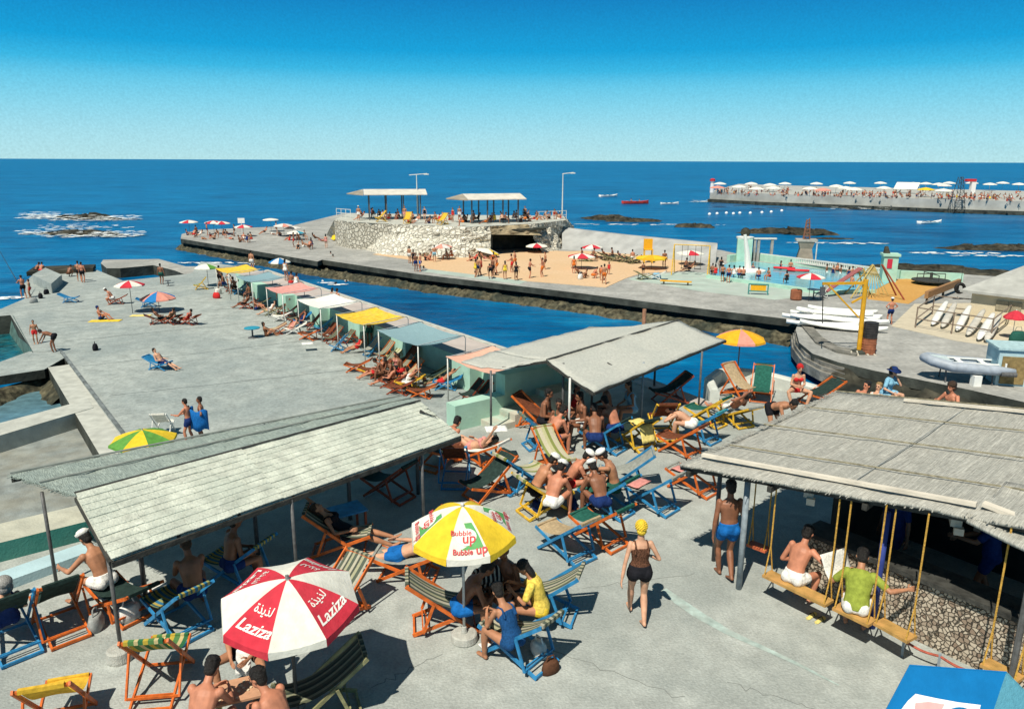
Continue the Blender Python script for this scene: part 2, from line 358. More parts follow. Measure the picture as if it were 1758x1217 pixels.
def pieces(pose, sex, wear, hair, cap, near, over):
    """[(part name, mesh without colour, slot)] for one figure"""
    key = (pose, sex, tuple(wear), hair, cap, near, repr(sorted(over.items())))
    if key in GEO: return GEO[key]
    p = dict(POSES[pose]); p.update(over); k = skeleton(p, sex); vox = .0125 if near else .024; out = []
    b = MB(); d = MB()
    torso(b, k, sex); legs(b, k, sex); head(b, k)
    for i in (0, 1):
        b.taper(k['sh'][i], k['elb'][i], .052 if sex == 'm' else .044, .038 if sex == 'm' else .033); b.taper(k['elb'][i], k['wri'][i], .038 if sex == 'm' else .033, .026, mid=(.25, .041 if sex == 'm' else .035))
        b.ell(k['sh'][i], (k['fd'], k['lf'], k['td']), (.06, .055, .06), 10, 7) if sex == 'm' else None
        b.ell(k['hip'][i] - k['fd'] * .045 + k['td'] * .0, (k['fd'], k['lf'], k['td']), (.085, .08, .09), 10, 7)
        foot(b, k, i); hand(b, k, i, p.get('curl', .5), near, d)
        if sex == 'm': b.ell(k['pt'](.37) + k['lt'] * .08 * (1, -1)[i] + k['fn'] * .075, (k['fn'], k['lt'], k['nd']), (.035, .075, .06), 10, 6)
        else: b.ell(k['pt'](.345) + k['lt'] * .072 * (1, -1)[i] + k['fn'] * .085, (k['fn'], k['lt'], k['nd']), (.062, .065, .065), 10, 7)
    if near: face(d, k)
    out.append(('body', join(remesh(b, vox), d, [SKIN[0], EYE, LIP], 'body'), None))
    e = .013 if near else .02
    for wi, w in enumerate(wear):
        c = MB(); nm = 'swim_trunks'
        def glute(ex):
            for i in (0, 1): c.ell(k['hip'][i] - k['fd'] * .045, (k['fd'], k['lf'], k['td']), (.085 + ex, .08 + ex, .09 + ex), 10, 7)
        if w in ('trunks', 'shorts'):
            torso(c, k, sex, e, -.2, .10 if w == 'trunks' else .13); legs(c, k, sex, e + .006, .34 if w == 'trunks' else .55); glute(e)
        elif w == 'brief': torso(c, k, sex, e, -.2, .06); glute(e * .8); legs(c, k, sex, e * .8, .10); nm = 'swim_brief'
        elif w == 'suit':
            torso(c, k, sex, e, -.2, .34, .07); glute(e * .8); legs(c, k, sex, e * .8, .10); nm = 'swimsuit'
            for s in (0, 1):
                c.ell(k['pt'](.345) + k['lt'] * .072 * (1, -1)[s] + k['fn'] * .085, (k['fn'], k['lt'], k['nd']), (.072, .075, .075), 10, 7)
                q = k['lt'] * .095 * (1, -1)[s]
                c.tube([k['pt'](.37) + q + k['fn'] * .11, k['pt'](.455) + q + k['fn'] * .07, k['pt'](.485) + q, k['pt'](.44) + q - k['fn'] * .09, k['pt'](.30) + q * 1.1 - k['fn'] * .11], .018, 6)
        elif w == 'skirt': torso(c, k, sex, e + .012, -.12, .1); legs(c, k, sex, e + .012, .2); glute(e + .012); nm = 'swim_skirt'
        elif w == 'bra':
            torso(c, k, sex, e, .31, .39); nm = 'bikini_top'
            for s in (1, -1): c.ell(k['pt'](.345) + k['lt'] * .072 * s + k['fn'] * .085, (k['fn'], k['lt'], k['nd']), (.072, .074, .07), 10, 7)
        elif w in ('shirt', 'dress'):
            torso(c, k, sex, e + .012, -.06 if w == 'shirt' else -.2, .5); nm = w
            for i in (0, 1):
                c.taper(k['sh'][i], k['sh'][i] + (k['elb'][i] - k['sh'][i]) * .7, .068, .06)
                if sex == 'f': c.ell(k['pt'](.345) + k['lt'] * .072 * (1, -1)[i] + k['fn'] * .085, (k['fn'], k['lt'], k['nd']), (.078, .08, .08), 10, 7)
            if w == 'dress': legs(c, k, sex, .035, .5); glute(.03)
        out.append((nm, remesh(c, vox * 1.0, 2), wi))
    c, l, f, u = k['head'], k['hl'], k['hf'], k['hu']
    if hair:
        h = MB(); h.ell(c + u * .034 - f * .020, (f, l, u), (.099, .087, .098), 14, 10); h.ell(c - u * .03 - f * .05, (f, l, u), (.06, .075, .07), 12, 8)
        if near:
            for q in range(26):
                a = q * 2.4; r_ = .35 + .6 * (q / 26); pos = V((math.cos(a) * r_, math.sin(a) * r_, math.sqrt(max(0, 1 - r_ * r_))))
                pp = c + u * .034 - f * .020 + f * pos.x * .094 + l * pos.y * .083 + u * pos.z * .094
                if (pp - c).dot(f) < .07: h.ell(pp, (f, l, u), (.026, .024, .02), 6, 5)
        if hair[1] == 'long': h.ell(c - u * .10 - f * .06, (f, l, u), (.05, .085, .13), 12, 8)
        if hair[1] == 'bun': h.ell(c + u * .07 - f * .09, (f, l, u), (.055, .06, .055), 10, 7)
        if hair[1] == 'big': h.ell(c + u * .06 - f * .03, (f, l, u), (.125, .115, .10), 12, 8); h.ell(c - u * .03 - f * .055, (f, l, u), (.09, .11, .10), 12, 8)
        out.append(('hair', remesh(h, .011 if near else .022, 1), 'hair'))
    if cap:
        h = MB()
        if cap == 'sailor':
            o0 = c + u * .055 - f * .01
            pr = [(.098, 0), (.108, .012), (.116, .05), (.110, .055), (.098, .03), (.094, .06), (.075, .085), (.04, .098), (.005, .1)]
            h.rings([[o0 + (f * math.cos(q) * r * 1.05 + l * math.sin(q) * r * .94) + u * z for q in (2 * math.pi * j / 18 for j in range(18))] for r, z in pr], True)
            m_ = h.mesh('cap', []); m_.shade_smooth()
        elif cap == 'bathing':
            h.ell(c + u * .032 - f * .016, (f, l, u), (.104, .089, .100), 18, 12); h.ell(c - u * .035 - f * .045, (f, l, u), (.065, .078, .07), 14, 8)
            if near:
                for i in range(90):
                    z = 1 - 1.35 * (i + .5) / 90; a = i * 2.39996; r_ = math.sqrt(max(0, 1 - z * z)); pp = c + u * (.032 + z * .1) - f * .016 + f * math.cos(a) * r_ * .104 + l * math.sin(a) * r_ * .089
                    if (pp - c).dot(f) < .085: h.ell(pp, (f, l, u), (.013, .013, .011), 6, 4)
            m_ = h.mesh('cap', []); m_.shade_smooth()
        else:
            o0 = c + u * .045 - f * .01
            pr = [(.09, 0), (.20, -.02), (.205, -.012), (.105, .015), (.1, .06), (.075, .1), (.01, .115)]
            h.rings([[o0 + f * math.cos(q) * r + l * math.sin(q) * r + u * (z - (.02 * math.cos(2 * q) if r > .15 else 0)) for q in (2 * math.pi * j / 20 for j in range(20))] for r, z in pr], True)
            m_ = h.mesh('cap', []); m_.shade_smooth()
        out.append(({'sailor': 'cap', 'bathing': 'bathing_cap'}.get(cap, 'sun_hat'), m_, 'cap'))
    GEO[key] = out; return out
MCACHE = {}
def person(label, loc, rz, pose, sex='m', wear=(('trunks', 'navy'),), hair=('black', 'short'), cap=None, skin=0, near=False, group=None, scale=None, cat='person', **over):
    """one figure: an Empty at its base, a continuous body, clothing and hair as its children"""
    sca = scale or (1.0 if sex == 'm' else .95)
    t = thing('person', label, cat, loc, rz, group, sca)
    ps = pieces(pose, sex, [w for w, _ in wear], hair if not (cap in ('bathing',)) else None, cap[0] if isinstance(cap, tuple) else cap, near, over) if False else \
         pieces(pose, sex, [w for w, _ in wear], None if (cap and cap[0] == 'bathing') else hair, cap[0] if cap else None, near, over)
    for nm, me, slot in ps:
        m = SKIN[skin] if slot is None else HAIR[hair[0]] if slot == 'hair' else cloth(cap[1]) if slot == 'cap' else wear[slot][1]
        if isinstance(m, str): m = cloth(m)
        ck = (me.name, m.name)
        if ck not in MCACHE:
            c = me.copy()
            if len(c.materials): c.materials[0] = m
            else: c.materials.append(m)
            MCACHE[ck] = c
        link(nm, MCACHE[ck], t)
    return t
# ================================================================ deck chairs
FR = {'orange': mat('paint_orange', (.60, .13, .02), .5, .22, 9, .15, 50, var2=.35, scale2=7, col2=(.36, .1, .03)), 'blue': mat('paint_blue', (.025, .21, .44), .5, .22, 9, .15, 50, var2=.35, scale2=7, col2=(.05, .17, .27)),
      'yellow': mat('paint_yellow', (.70, .42, .03), .5, .22, 9, .15, 50, var2=.35, scale2=7, col2=(.45, .28, .06)), 'olive': mat('weathered_wood', (.25, .24, .12), .7, .25, 9, .2, 50, var2=.3, scale2=5),
      'red': mat('paint_red', (.30, .06, .025), .5, .2, 9, .15, 50, var2=.3, scale2=7), 'white': mat('paint_white', (.7, .7, .66), .5, .1, 9, .1, 50, var2=.3, scale2=6, col2=(.5, .48, .42))}
SL = {'greenstripe': stripes('sling_green_yellow', [(.25, (.55, .40, .06)), (.25, (.04, .17, .07)), (.2, (.6, .5, .25)), (.3, (.10, .24, .08))], .24),
      'greystripe': stripes('sling_grey_cream', [(.3, (.10, .12, .09)), (.25, (.45, .42, .32)), (.2, (.08, .09, .07)), (.25, (.38, .37, .24))], .19),
      'bluestripe': stripes('sling_blue_ochre', [(.3, (.03, .16, .30)), (.25, (.42, .33, .08)), (.2, (.03, .1, .12)), (.25, (.3, .3, .1))], .15),
      'paleyellow': stripes('sling_pale_stripe', [(.3, (.5, .48, .27)), (.3, (.24, .27, .08)), (.4, (.55, .5, .36))], .26),
      'olivestripe': stripes('sling_olive', [(.35, (.05, .06, .045)), (.3, (.26, .26, .17)), (.35, (.10, .11, .07))], .13),
      'dark': mat('sling_dark', (.022, .04, .035), .9, .2, 15, .2, 90, .1), 'green': mat('sling_green', (.02, .10, .075), .9, .2, 15, .2, 90, .1),
      'brown': mat('sling_brown', (.15, .05, .025), .9, .2, 15, .2, 90, .1), 'tan': mat('sling_tan', (.40, .30, .18), .9, .15, 15, .2, 90, .1), 'grey': mat('sling_grey', (.27, .28, .25), .9, .15, 15, .2, 90, .1),
      'yellow': mat('sling_yellow', (.62, .38, .04), .9, .15, 15, .2, 90, .1), 'white': mat('sling_white', (.72, .70, .62), .9, .1, 15, .2, 90, .1), 'teal': mat('sling_teal', (.05, .28, .33), .9, .15, 15, .2, 90, .1),
      'blue': mat('sling_blue', (.02, .17, .36), .9, .15, 15, .2, 90, .1)}
VAR = {'std': ((-.58, .86), .62), 'up': ((-.42, .98), .6), 'low': ((-.78, .66), .6)}
CH = {}
def chair_parts(var):
    (tx, tz), tp = VAR[var]; A0, A1 = V((.45, 0, .03)), V((tx, 0, tz)); B0, B1 = V((.56, 0, .40)), V((-.50, 0, .03))
    def side(p, y): return V((p.x, y, p.z))
    a = MB()
    for y in (.29, -.29): a.beam(side(A0, y), side(A1, y), .026, .05, (0, 0, 1))
    d = (A1 - A0).normalized()
    a.beam(side(A1 - d * .04, -.29), side(A1 - d * .04, .29), .03, .04); a.beam(side(A0 + d * .03, -.277), side(A0 + d * .03, .277), .025, .035)
    b = MB()
    for y in (.25, -.25): b.beam(side(B0, y), side(B1, y), .026, .05)
    e = (B1 - B0).normalized()
    b.beam(side(B0 + e * .03, -.25), side(B0 + e * .03, .25), .03, .04); b.beam(side(B1 - e * .02, -.25), side(B1 - e * .02, .25), .03, .04); b.beam(side(B1 - e * .22, -.237), side(B1 - e * .22, .237), .02, .03)
    c = MB(); p0 = A0 + (A1 - A0) * tp; p1 = B0 + (B1 - B0) * .86
    for y in (.325, -.325): c.beam(side(p0, y), side(p1 + V((0, 0, .02)), y), .024, .042, (1, 0, 0))
    c.beam(side(p1 + V((0, 0, .035)), -.312), side(p1 + V((0, 0, .035)), .312), .022, .03)
    s = MB(); top = A1 - d * .04 + V((0, 0, .02)); fr = B0 + e * .03 + V((0, 0, .022)); n = 12; rs = []
    for i in range(n + 1):
        u = i / n; q = top.lerp(fr, u); sag = .15 * 4 * u * (1 - u) * (.75 + .5 * u); q = q + V((-.25, 0, -1)) * sag
        rs.append([V((q.x, y, q.z + .012 * math.cos(y * 11))) for y in (-.235, -.16, -.08, 0, .08, .16, .235)])
    vs = [x for r in rs for x in r]; s.add(vs, [(i * 7 + j, i * 7 + j + 1, i * 7 + j + 8, i * 7 + j + 7) for i in range(n) for j in range(6)])
    s.beam(side(top, -.235) + V((-.015, 0, .0)), side(top, .235) + V((-.015, 0, .0)), .05, .055); s.beam(side(fr, -.235), side(fr, .235), .045, .05)
    return [('long_frame', a), ('cross_frame', b), ('prop_frame', c), ('sling', s)]
CHP = {v: chair_parts(v) for v in VAR}
def chair(label, loc, rz, frame, sling, group='folding deck chairs on the terrace', var='std', scale=1):
    t = thing('deck_chair', label, 'deck chair', loc, rz, group, scale)
    for nm, mb in CHP[var]:
        m = SL[sling] if nm == 'sling' else FR[frame]; k = (var, nm, m.name)
        if k not in CH: CH[k] = mb.mesh(nm, m)
        link(nm, CH[k], t)
    return t
def by2(pf, pr, z=ZT):
    a, b = P(*pf, z), P(*pr, z); c = (a + b) / 2; d = a - b
    return c, math.atan2(d.y, d.x)
# ================================================================ parasols
UC = {'white': mat('canvas_white', (.70, .68, .60), .8, .06, 8, .15, 30, .15, var2=.22, scale2=3, col2=(.52, .48, .38)), 'red': mat('canvas_red', (.52, .03, .05), .8, .10, 8, .15, 30, .15, var2=.2, scale2=3, col2=(.44, .07, .08)), 'yellow': mat('canvas_yellow', (.70, .48, .03), .8, .08, 8, .15, 30, .15),
      'blue': mat('canvas_blue', (.02, .17, .42), .8, .08, 8, .1, 30, .15), 'orange': mat('canvas_orange', (.72, .36, .02), .8, .08, 8, .1, 30, .15), 'pink': mat('canvas_pink', (.62, .26, .20), .8, .08, 8, .1, 30, .15),
      'green': mat('canvas_green', (.10, .27, .05), .8, .12, 8, .1, 30, .15), 'teal': mat('canvas_teal', (.03, .25, .36), .8, .1, 8, .1, 30, .15), 'dullwhite': mat('canvas_dull', (.6, .58, .54), .8, .1, 8, .1, 30, .15)}
POLE = mat('pole_metal', (.10, .10, .10), .5, .2, 12, .1, 40, .4); WPOLE = mat('pole_white', (.62, .62, .58), .5, .1, 12, .1, 40, .4); POLEG = mat('pole_grey', (.24, .28, .31), .5, .15, 12, .1, 40, .4)
CEM = mat('cement', (.42, .42, .38), .9, .12, 12, .4, 60)
def canopy(Rr, hh, cols, N=8, val=.11, nseg=8, rot=0, sag=.05):
    """canopy surface function and mesh; cols cycles through material indices per gore"""
    ang = [rot + 2 * math.pi * i / N for i in range(N + 1)]
    def rib(i, v):
        a = ang[i]; return V((math.cos(a) * Rr * v, math.sin(a) * Rr * v, -hh * (v ** 1.55)))
    def surf(i, w, v):
        p = rib(i, v).lerp(rib(i + 1, v), w); p.z -= sag * 4 * w * (1 - w) * v * v * hh * 2; return p
    mb = MB(); nw = 4
    for i in range(N):
        vs = [surf(i, j / nw, (k + .02) / nseg if k == 0 else k / nseg) for k in range(nseg + 1) for j in range(nw + 1)]
        fs = [(k * (nw + 1) + j, (k + 1) * (nw + 1) + j, (k + 1) * (nw + 1) + j + 1, k * (nw + 1) + j + 1) for k in range(nseg) for j in range(nw)]
        if val:
            o = len(vs); vs += [surf(i, j / nw, 1) + V((0, 0, -val * (1 - .25 * math.sin(math.pi * j / nw)))) + V((math.cos(ang[i] + .39), math.sin(ang[i] + .39), 0)) * .015 for j in range(nw + 1)]
            fs += [(nseg * (nw + 1) + j, o + j, o + j + 1, nseg * (nw + 1) + j + 1) for j in range(nw)]
        mb.add(vs, fs, cols[i % len(cols)])
    return mb, surf, ang
def parasol(label, base, h, Rr, cols, cat='umbrella', N=8, hh=.3, group='beach umbrellas', rot=0, tilt=0, tdir=0, ribs=False, pole='POLE', val=.11, foot=False, texts=None, pole_r=.02):
    """cols: list of canvas colour names; texts(surf, parent) adds printing"""
    t = thing('beach_umbrella', label, cat, base, 0, group)
    names = sorted(set(cols)); mb, surf, ang = canopy(Rr, hh, [names.index(c) for c in cols], N, val, 8, rot)
    apex = V((0, 0, h)); M = Matrix.Rotation(tilt, 3, V((-math.sin(tdir), math.cos(tdir), 0)))
    T = lambda p: apex + M @ p
    mb.v = [T(p) for p in mb.v]
    c = mb.build('canopy', [UC[n] for n in names], t)
    sd = c.modifiers.new('thickness', 'SOLIDIFY'); sd.thickness = .004; sd.offset = -1
    pm = {'POLE': POLE, 'WPOLE': WPOLE, 'POLEG': POLEG}[pole]
    MB().tube([(0, 0, 0), (0, 0, h - .3), T(V((0, 0, .05)))], pole_r, 8).build('pole', pm, t, True)
    if ribs:
        for i in range(N):
            f = lambda v: T(V((math.cos(ang[i]) * Rr * v, math.sin(ang[i]) * Rr * v, -hh * v ** 1.55 - .02)))
            r = MB(); r.tube([f(v / 5) for v in range(6)], .006, 5); r.tube([f(.55), T(V((0, 0, -.42)))], .005, 5); r.build('rib', POLE, t)
        MB().lathe([(.02, -.01), (.03, 0), (.02, .03), (.008, .05)], apex, 10).build('finial', CEM, t)
    if foot:
        MB().lathe([(.19, 0), (.20, .02), (.19, .11), (.17, .125), (.05, .13), (.035, .22), (.02, .23)], (0, 0, 0), 24).build('base', CEM, t, False)
    if texts: texts(surf, T, t)
    return t
def on_gore(surf, T, i, vs, fs, v0, sx, sy, lift=.007, sub=True):
    """wrap flat lettering on gore i: x across the gore, y towards the apex, centred at radius share v0"""
    me = bpy.data.meshes.new('tmp'); me.from_pydata([tuple(v) for v in vs], [], fs); bm = bmesh.new(); bm.from_mesh(me); bpy.data.meshes.remove(me)
    if sub:
        bmesh.ops.triangulate(bm, faces=bm.faces); bmesh.ops.subdivide_edges(bm, edges=[e for e in bm.edges if e.calc_length() > .12], cuts=2, use_grid_fill=False)
        bmesh.ops.triangulate(bm, faces=bm.faces)
    mb = MB(); out = []
    for v in bm.verts:
        rv = v0 - v.co.y * sy; ch = (surf(i, 1, rv) - surf(i, 0, rv)).length; w = .5 + v.co.x * sx / ch
        p = surf(i, w, rv); q = surf(i, w, rv + .02); r = surf(i, w + .02, rv); n = (r - p).cross(q - p); n = n.normalized(); n = n if n.z > 0 else -n
        out.append(T(p + n * lift))
    bm.verts.index_update(); mb.add(out, [[v.index for v in f.verts] for f in bm.faces]); bm.free()
    return mb
# ================================================================ small goods
def towel(label, loc, rz, size, c, hang=0, group=None):
    mb = MB(); nx, ny = 14, 8
    for s in (0, 1):
        pass
    vs = []; 
    for i in range(nx + 1):
        for j in range(ny + 1):
            x = (i / nx - .5) * size[0]; y = (j / ny - .5) * size[1]; z = .02 + .012 * fbm(x * 6 + loc[0], y * 6 + loc[1])
            if hang and x > 0: z -= hang * x; x *= .35
            vs.append(V((x, y, z)))
    mb.add(vs, [(i * (ny + 1) + j, (i + 1) * (ny + 1) + j, (i + 1) * (ny + 1) + j + 1, i * (ny + 1) + j + 1) for i in range(nx) for j in range(ny)])
    o = mb.build('towel', cloth(c) if isinstance(c, str) else c, None, True, loc); o.rotation_euler = (0, 0, rz)
    m = o.modifiers.new('thickness', 'SOLIDIFY'); m.thickness = .008
    return tag(o, label, 'towel', group)
# ================================================================ setting
Q0, QD = V((-.7725, 40.648, 0)), V((-.59876, .80093, 0)); QN = V((-.80093, -.59876, 0))
def Q(s, n, z=0): p = Q0 + QD * s + QN * n; return V((p.x, p.y, z))
def px(l, z): return [(p.x, p.y) for p in (P(a, b, z) for a, b in l)]
conc = mat('concrete_terrace', (.365, .385, .36), .9, .10, 3.0, .35, 30, .15, var2=.7, scale2=.42, col2=(.25, .275, .262), grain=(26, .13))
conc_low = mat('concrete_low_deck', (.335, .365, .345), .9, .12, 1.4, .4, 20, .15, var2=.6, scale2=.2, col2=(.21, .25, .25), grain=(9, .16))
conc_pier = mat('concrete_pier', (.35, .345, .32), .9, .14, .8, .4, 8, .15, var2=.55, scale2=.13, col2=(.22, .225, .215), grain=(4, .16))
conc_pale = mat('concrete_pale', (.45, .455, .405), .9, .12, 2.5, .3, 20, .15, var2=.3, scale2=.6, col2=(.38, .39, .36))
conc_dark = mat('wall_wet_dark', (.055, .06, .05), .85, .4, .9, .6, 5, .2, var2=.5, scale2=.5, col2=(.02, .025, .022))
algae = mat('rock_algae', (.088, .078, .048), .9, .5, 2.6, 1.0, 5, .2, var2=.8, scale2=.5, col2=(.022, .03, .024), grain=(3, .4))
rockm = mat('rock_dark', (.055, .05, .036), .9, .5, .8, 1.0, 2, .2, var2=.8, scale2=.3, col2=(.014, .018, .015), grain=(2, .4))
mint = mat('paint_mint', (.36, .58, .47), .85, .08, 2.2, .2, 25, .15, var2=.3, scale2=.9, col2=(.44, .56, .46))
mintd = mat('paint_mint_floor', (.37, .45, .395), .9, .10, .8, .2, 10, .15, var2=.7, scale2=.3, col2=(.38, .42, .38))
paleblue = mat('paint_pale_blue', (.42, .58, .62), .85, .08, 2, .2, 25, .15, var2=.3, scale2=.9, col2=(.34, .44, .46))
pinkslab = mat('slab_pinkish', (.46, .40, .365), .9, .10, 1.2, .2, 15, .15, var2=.4, scale2=.35, col2=(.37, .35, .33))
sandm = mat('sand_pale', (.60, .42, .26), .95, .06, 4, .5, 3, .05, var2=.35, scale2=.25, col2=(.55, .36, .19))
sando = mat('sand_orange', (.52, .29, .09), .95, .07, 4, .5, 3, .05, var2=.35, scale2=.3, col2=(.44, .23, .06))
rubble = None
def stone_mat(name, c1, c2, gap, scale):
    if name in MATS: return MATS[name]
    m = bpy.data.materials.new(name); m.use_nodes = True; t = m.node_tree; n = t.nodes; l = t.links; b = n['Principled BSDF']; b.inputs['Roughness'].default_value = .9
    c = n.new('ShaderNodeTexCoord'); v = n.new('ShaderNodeTexVoronoi'); v.inputs['Scale'].default_value = scale; d_ = n.new('ShaderNodeTexNoise'); d_.inputs['Scale'].default_value = scale * .9; l.new(c.outputs['Object'], d_.inputs['Vector']); dm = n.new('ShaderNodeVectorMath'); dm.operation = 'MULTIPLY_ADD'; dm.inputs[1].default_value = (.55 / scale,) * 3; l.new(d_.outputs['Color'], dm.inputs[0]); l.new(c.outputs['Object'], dm.inputs[2]); l.new(dm.outputs[0], v.inputs['Vector'])
    e = n.new('ShaderNodeTexVoronoi'); e.feature = 'DISTANCE_TO_EDGE'; e.inputs['Scale'].default_value = scale; l.new(dm.outputs[0], e.inputs['Vector'])
    s = n.new('ShaderNodeSeparateColor'); l.new(v.outputs['Color'], s.inputs[0]); r = n.new('ShaderNodeValToRGB'); l.new(s.outputs[0], r.inputs[0]); ramp(r, [(0, c1), (.5, c2), (1, tuple(min(1, x * 1.15) for x in c2))])
    r2 = n.new('ShaderNodeValToRGB'); l.new(e.outputs['Distance'], r2.inputs[0]); ramp(r2, [(.0, (0, 0, 0)), (.13, (1, 1, 1))])
    mx = n.new('ShaderNodeMix'); mx.data_type = 'RGBA'; l.new(r2.outputs[0], mx.inputs[0]); mx.inputs[6].default_value = (*gap, 1); l.new(r.outputs[0], mx.inputs[7]); l.new(mx.outputs[2], b.inputs['Base Color'])
    bp = n.new('ShaderNodeBump'); bp.inputs['Strength'].default_value = .9; bp.inputs['Distance'].default_value = .12; l.new(r2.outputs[0], bp.inputs['Height']); l.new(bp.outputs[0], b.inputs['Normal'])
    MATS[name] = m; return m
whitestone = stone_mat('stone_white', (.46, .43, .36), (.64, .61, .52), (.47, .44, .36), 2.0)
greystone = stone_mat('stone_grey', (.38, .35, .28), (.53, .50, .42), (.29, .265, .21), 2.2)
pebble = stone_mat('stone_pebble', (.24, .17, .12), (.47, .40, .31), (.12, .10, .07), 16)
# sea
def sea_mat():
    m = bpy.data.materials.new('sea_water'); m.use_nodes = True; t = m.node_tree; n = t.nodes; l = t.links; b = n['Principled BSDF']
    b.inputs['Roughness'].default_value = .3; b.inputs['Specular IOR Level'].default_value = .09
    c = n.new('ShaderNodeTexCoord'); mp = n.new('ShaderNodeMapping'); mp.inputs['Scale'].default_value = (.07, .26, 1); mp.inputs['Rotation'].default_value = (0, 0, R(-8)); l.new(c.outputs['Object'], mp.inputs[0])
    a = n.new('ShaderNodeTexNoise'); a.inputs['Scale'].default_value = 1.0; a.inputs['Detail'].default_value = 8; a.inputs['Roughness'].default_value = .72; l.new(mp.outputs[0], a.inputs['Vector'])
    r = n.new('ShaderNodeValToRGB'); l.new(a.outputs[0], r.inputs[0]); ramp(r, [(.32, (.0, .052, .145)), (.47, (.0, .122, .30)), (.59, (.0, .175, .385)), (.72, (.02, .29, .50))])
    a2 = n.new('ShaderNodeTexNoise'); a2.inputs['Scale'].default_value = .012; a2.inputs['Detail'].default_value = 3; l.new(c.outputs['Object'], a2.inputs['Vector'])
    r2 = n.new('ShaderNodeValToRGB'); l.new(a2.outputs[0], r2.inputs[0]); ramp(r2, [(.35, (.74, .76, .80)), (.65, (1.0, 1, 1))])
    mx = n.new('ShaderNodeMix'); mx.data_type = 'RGBA'; mx.blend_type = 'MULTIPLY'; mx.inputs[0].default_value = 1; l.new(r.outputs[0], mx.inputs[6]); l.new(r2.outputs[0], mx.inputs[7])
    m5 = n.new('ShaderNodeMapping'); m5.inputs['Scale'].default_value = (.035, .055, 1); m5.inputs['Rotation'].default_value = (0, 0, R(6)); l.new(c.outputs['Object'], m5.inputs[0])
    a5 = n.new('ShaderNodeTexNoise'); a5.inputs['Scale'].default_value = 1; a5.inputs['Detail'].default_value = 7; a5.inputs['Roughness'].default_value = .75; l.new(m5.outputs[0], a5.inputs['Vector'])
    r5 = n.new('ShaderNodeValToRGB'); l.new(a5.outputs[0], r5.inputs[0]); ramp(r5, [(.34, (.45, .50, .58)), (.50, (.95, .95, .95)), (.64, (1.0, 1.0, 1.0)), (.74, (1, 1, 1))])
    mx5 = n.new('ShaderNodeMix'); mx5.data_type = 'RGBA'; mx5.blend_type = 'MULTIPLY'; mx5.inputs[0].default_value = 1; l.new(mx.outputs[2], mx5.inputs[6]); l.new(r5.outputs[0], mx5.inputs[7]); l.new(mx5.outputs[2], b.inputs['Base Color'])
    m2 = n.new('ShaderNodeMapping'); m2.inputs['Scale'].default_value = (.5, .9, 1); l.new(c.outputs['Object'], m2.inputs[0])
    w = n.new('ShaderNodeTexNoise'); w.inputs['Scale'].default_value = 1.3; w.inputs['Detail'].default_value = 5; l.new(m2.outputs[0], w.inputs['Vector'])
    bp = n.new('ShaderNodeBump'); bp.inputs['Strength'].default_value = .8; bp.inputs['Distance'].default_value = .35; l.new(w.outputs[0], bp.inputs['Height']); l.new(bp.outputs[0], b.inputs['Normal'])
    return m
SEA = sea_mat()
FOAM = mat('foam_white', (.78, .82, .82), .9, .05, 4)
mb = MB(); mb.add([(-30000, -300, 0), (30000, -300, 0), (30000, 45000, 0), (-30000, 45000, 0)], [(0, 1, 2, 3)]); structure('sea', mb, SEA)
mb = MB(); mb.add([(-400, -300, -6), (400, -300, -6), (400, 600, -6), (-400, 600, -6)], [(0, 1, 2, 3)]); structure('seabed', mb, rockm)
def foam(label, spots, name='foam'):
    # scattered irregular flecks, some of them thrown up as spray
    spray = (name == 'surf')
    mb = MB()
    for (cx, cy), rx, ry, cnt in spots:
        for _ in range(cnt):
            a, r = random.uniform(0, 6.283), math.sqrt(random.random()); x, y = cx + math.cos(a) * rx * r, cy + math.sin(a) * ry * r
            hop = random.random() ** 3 * .75 if spray else 0
            L = random.uniform(.12, .55) * (1 + math.hypot(cx, cy) / 60) * .42; Wd = L * random.uniform(.3, .7); k = 9
            mb.add([(x + math.cos(q) * L * (.6 + .6 * random.random()), y + math.sin(q) * Wd * (.6 + .6 * random.random()), .05 + .01 * random.random() + hop) for q in (6.283 * i / k for i in range(k))], [list(range(k))])
    return tag(mb.build(name, FOAM), label, 'foam', kind='stuff')
# ---- low bathing deck
deck_px = [(437, 462), (400, 456), (345, 449), (330, 468), (318, 471), (211, 482), (165, 463), (60, 468), (40, 488), (42, 513), (2, 530), (-70, 534), (-70, 548), (18, 541), (56, 604), (95, 604)]
poly = px(deck_px, ZL) + [tuple(Q(13.2, 19.5).xy), tuple(Q(-26, 19.2).xy), tuple(Q(-26, 2.7).xy)]
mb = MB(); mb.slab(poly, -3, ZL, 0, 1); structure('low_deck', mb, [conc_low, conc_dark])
mb = MB(); mb.slab(px([(50, 603), (-70, 646), (-70, 656), (76, 634), (112, 613), (98, 602)], ZL), ZL - .45, ZL - .006, 0, 1); structure('inlet_ledge', mb, [conc_low, conc_dark])
mb = MB(); mb.slab([tuple(Q(s, n).xy) for s, n in ((10.2, 19.3), (10.2, 20.4), (-26, 20.3), (-26, 19.1))], -3, ZL - .003, 0, 1); structure('deck_path', mb, [conc_pale, conc_dark])
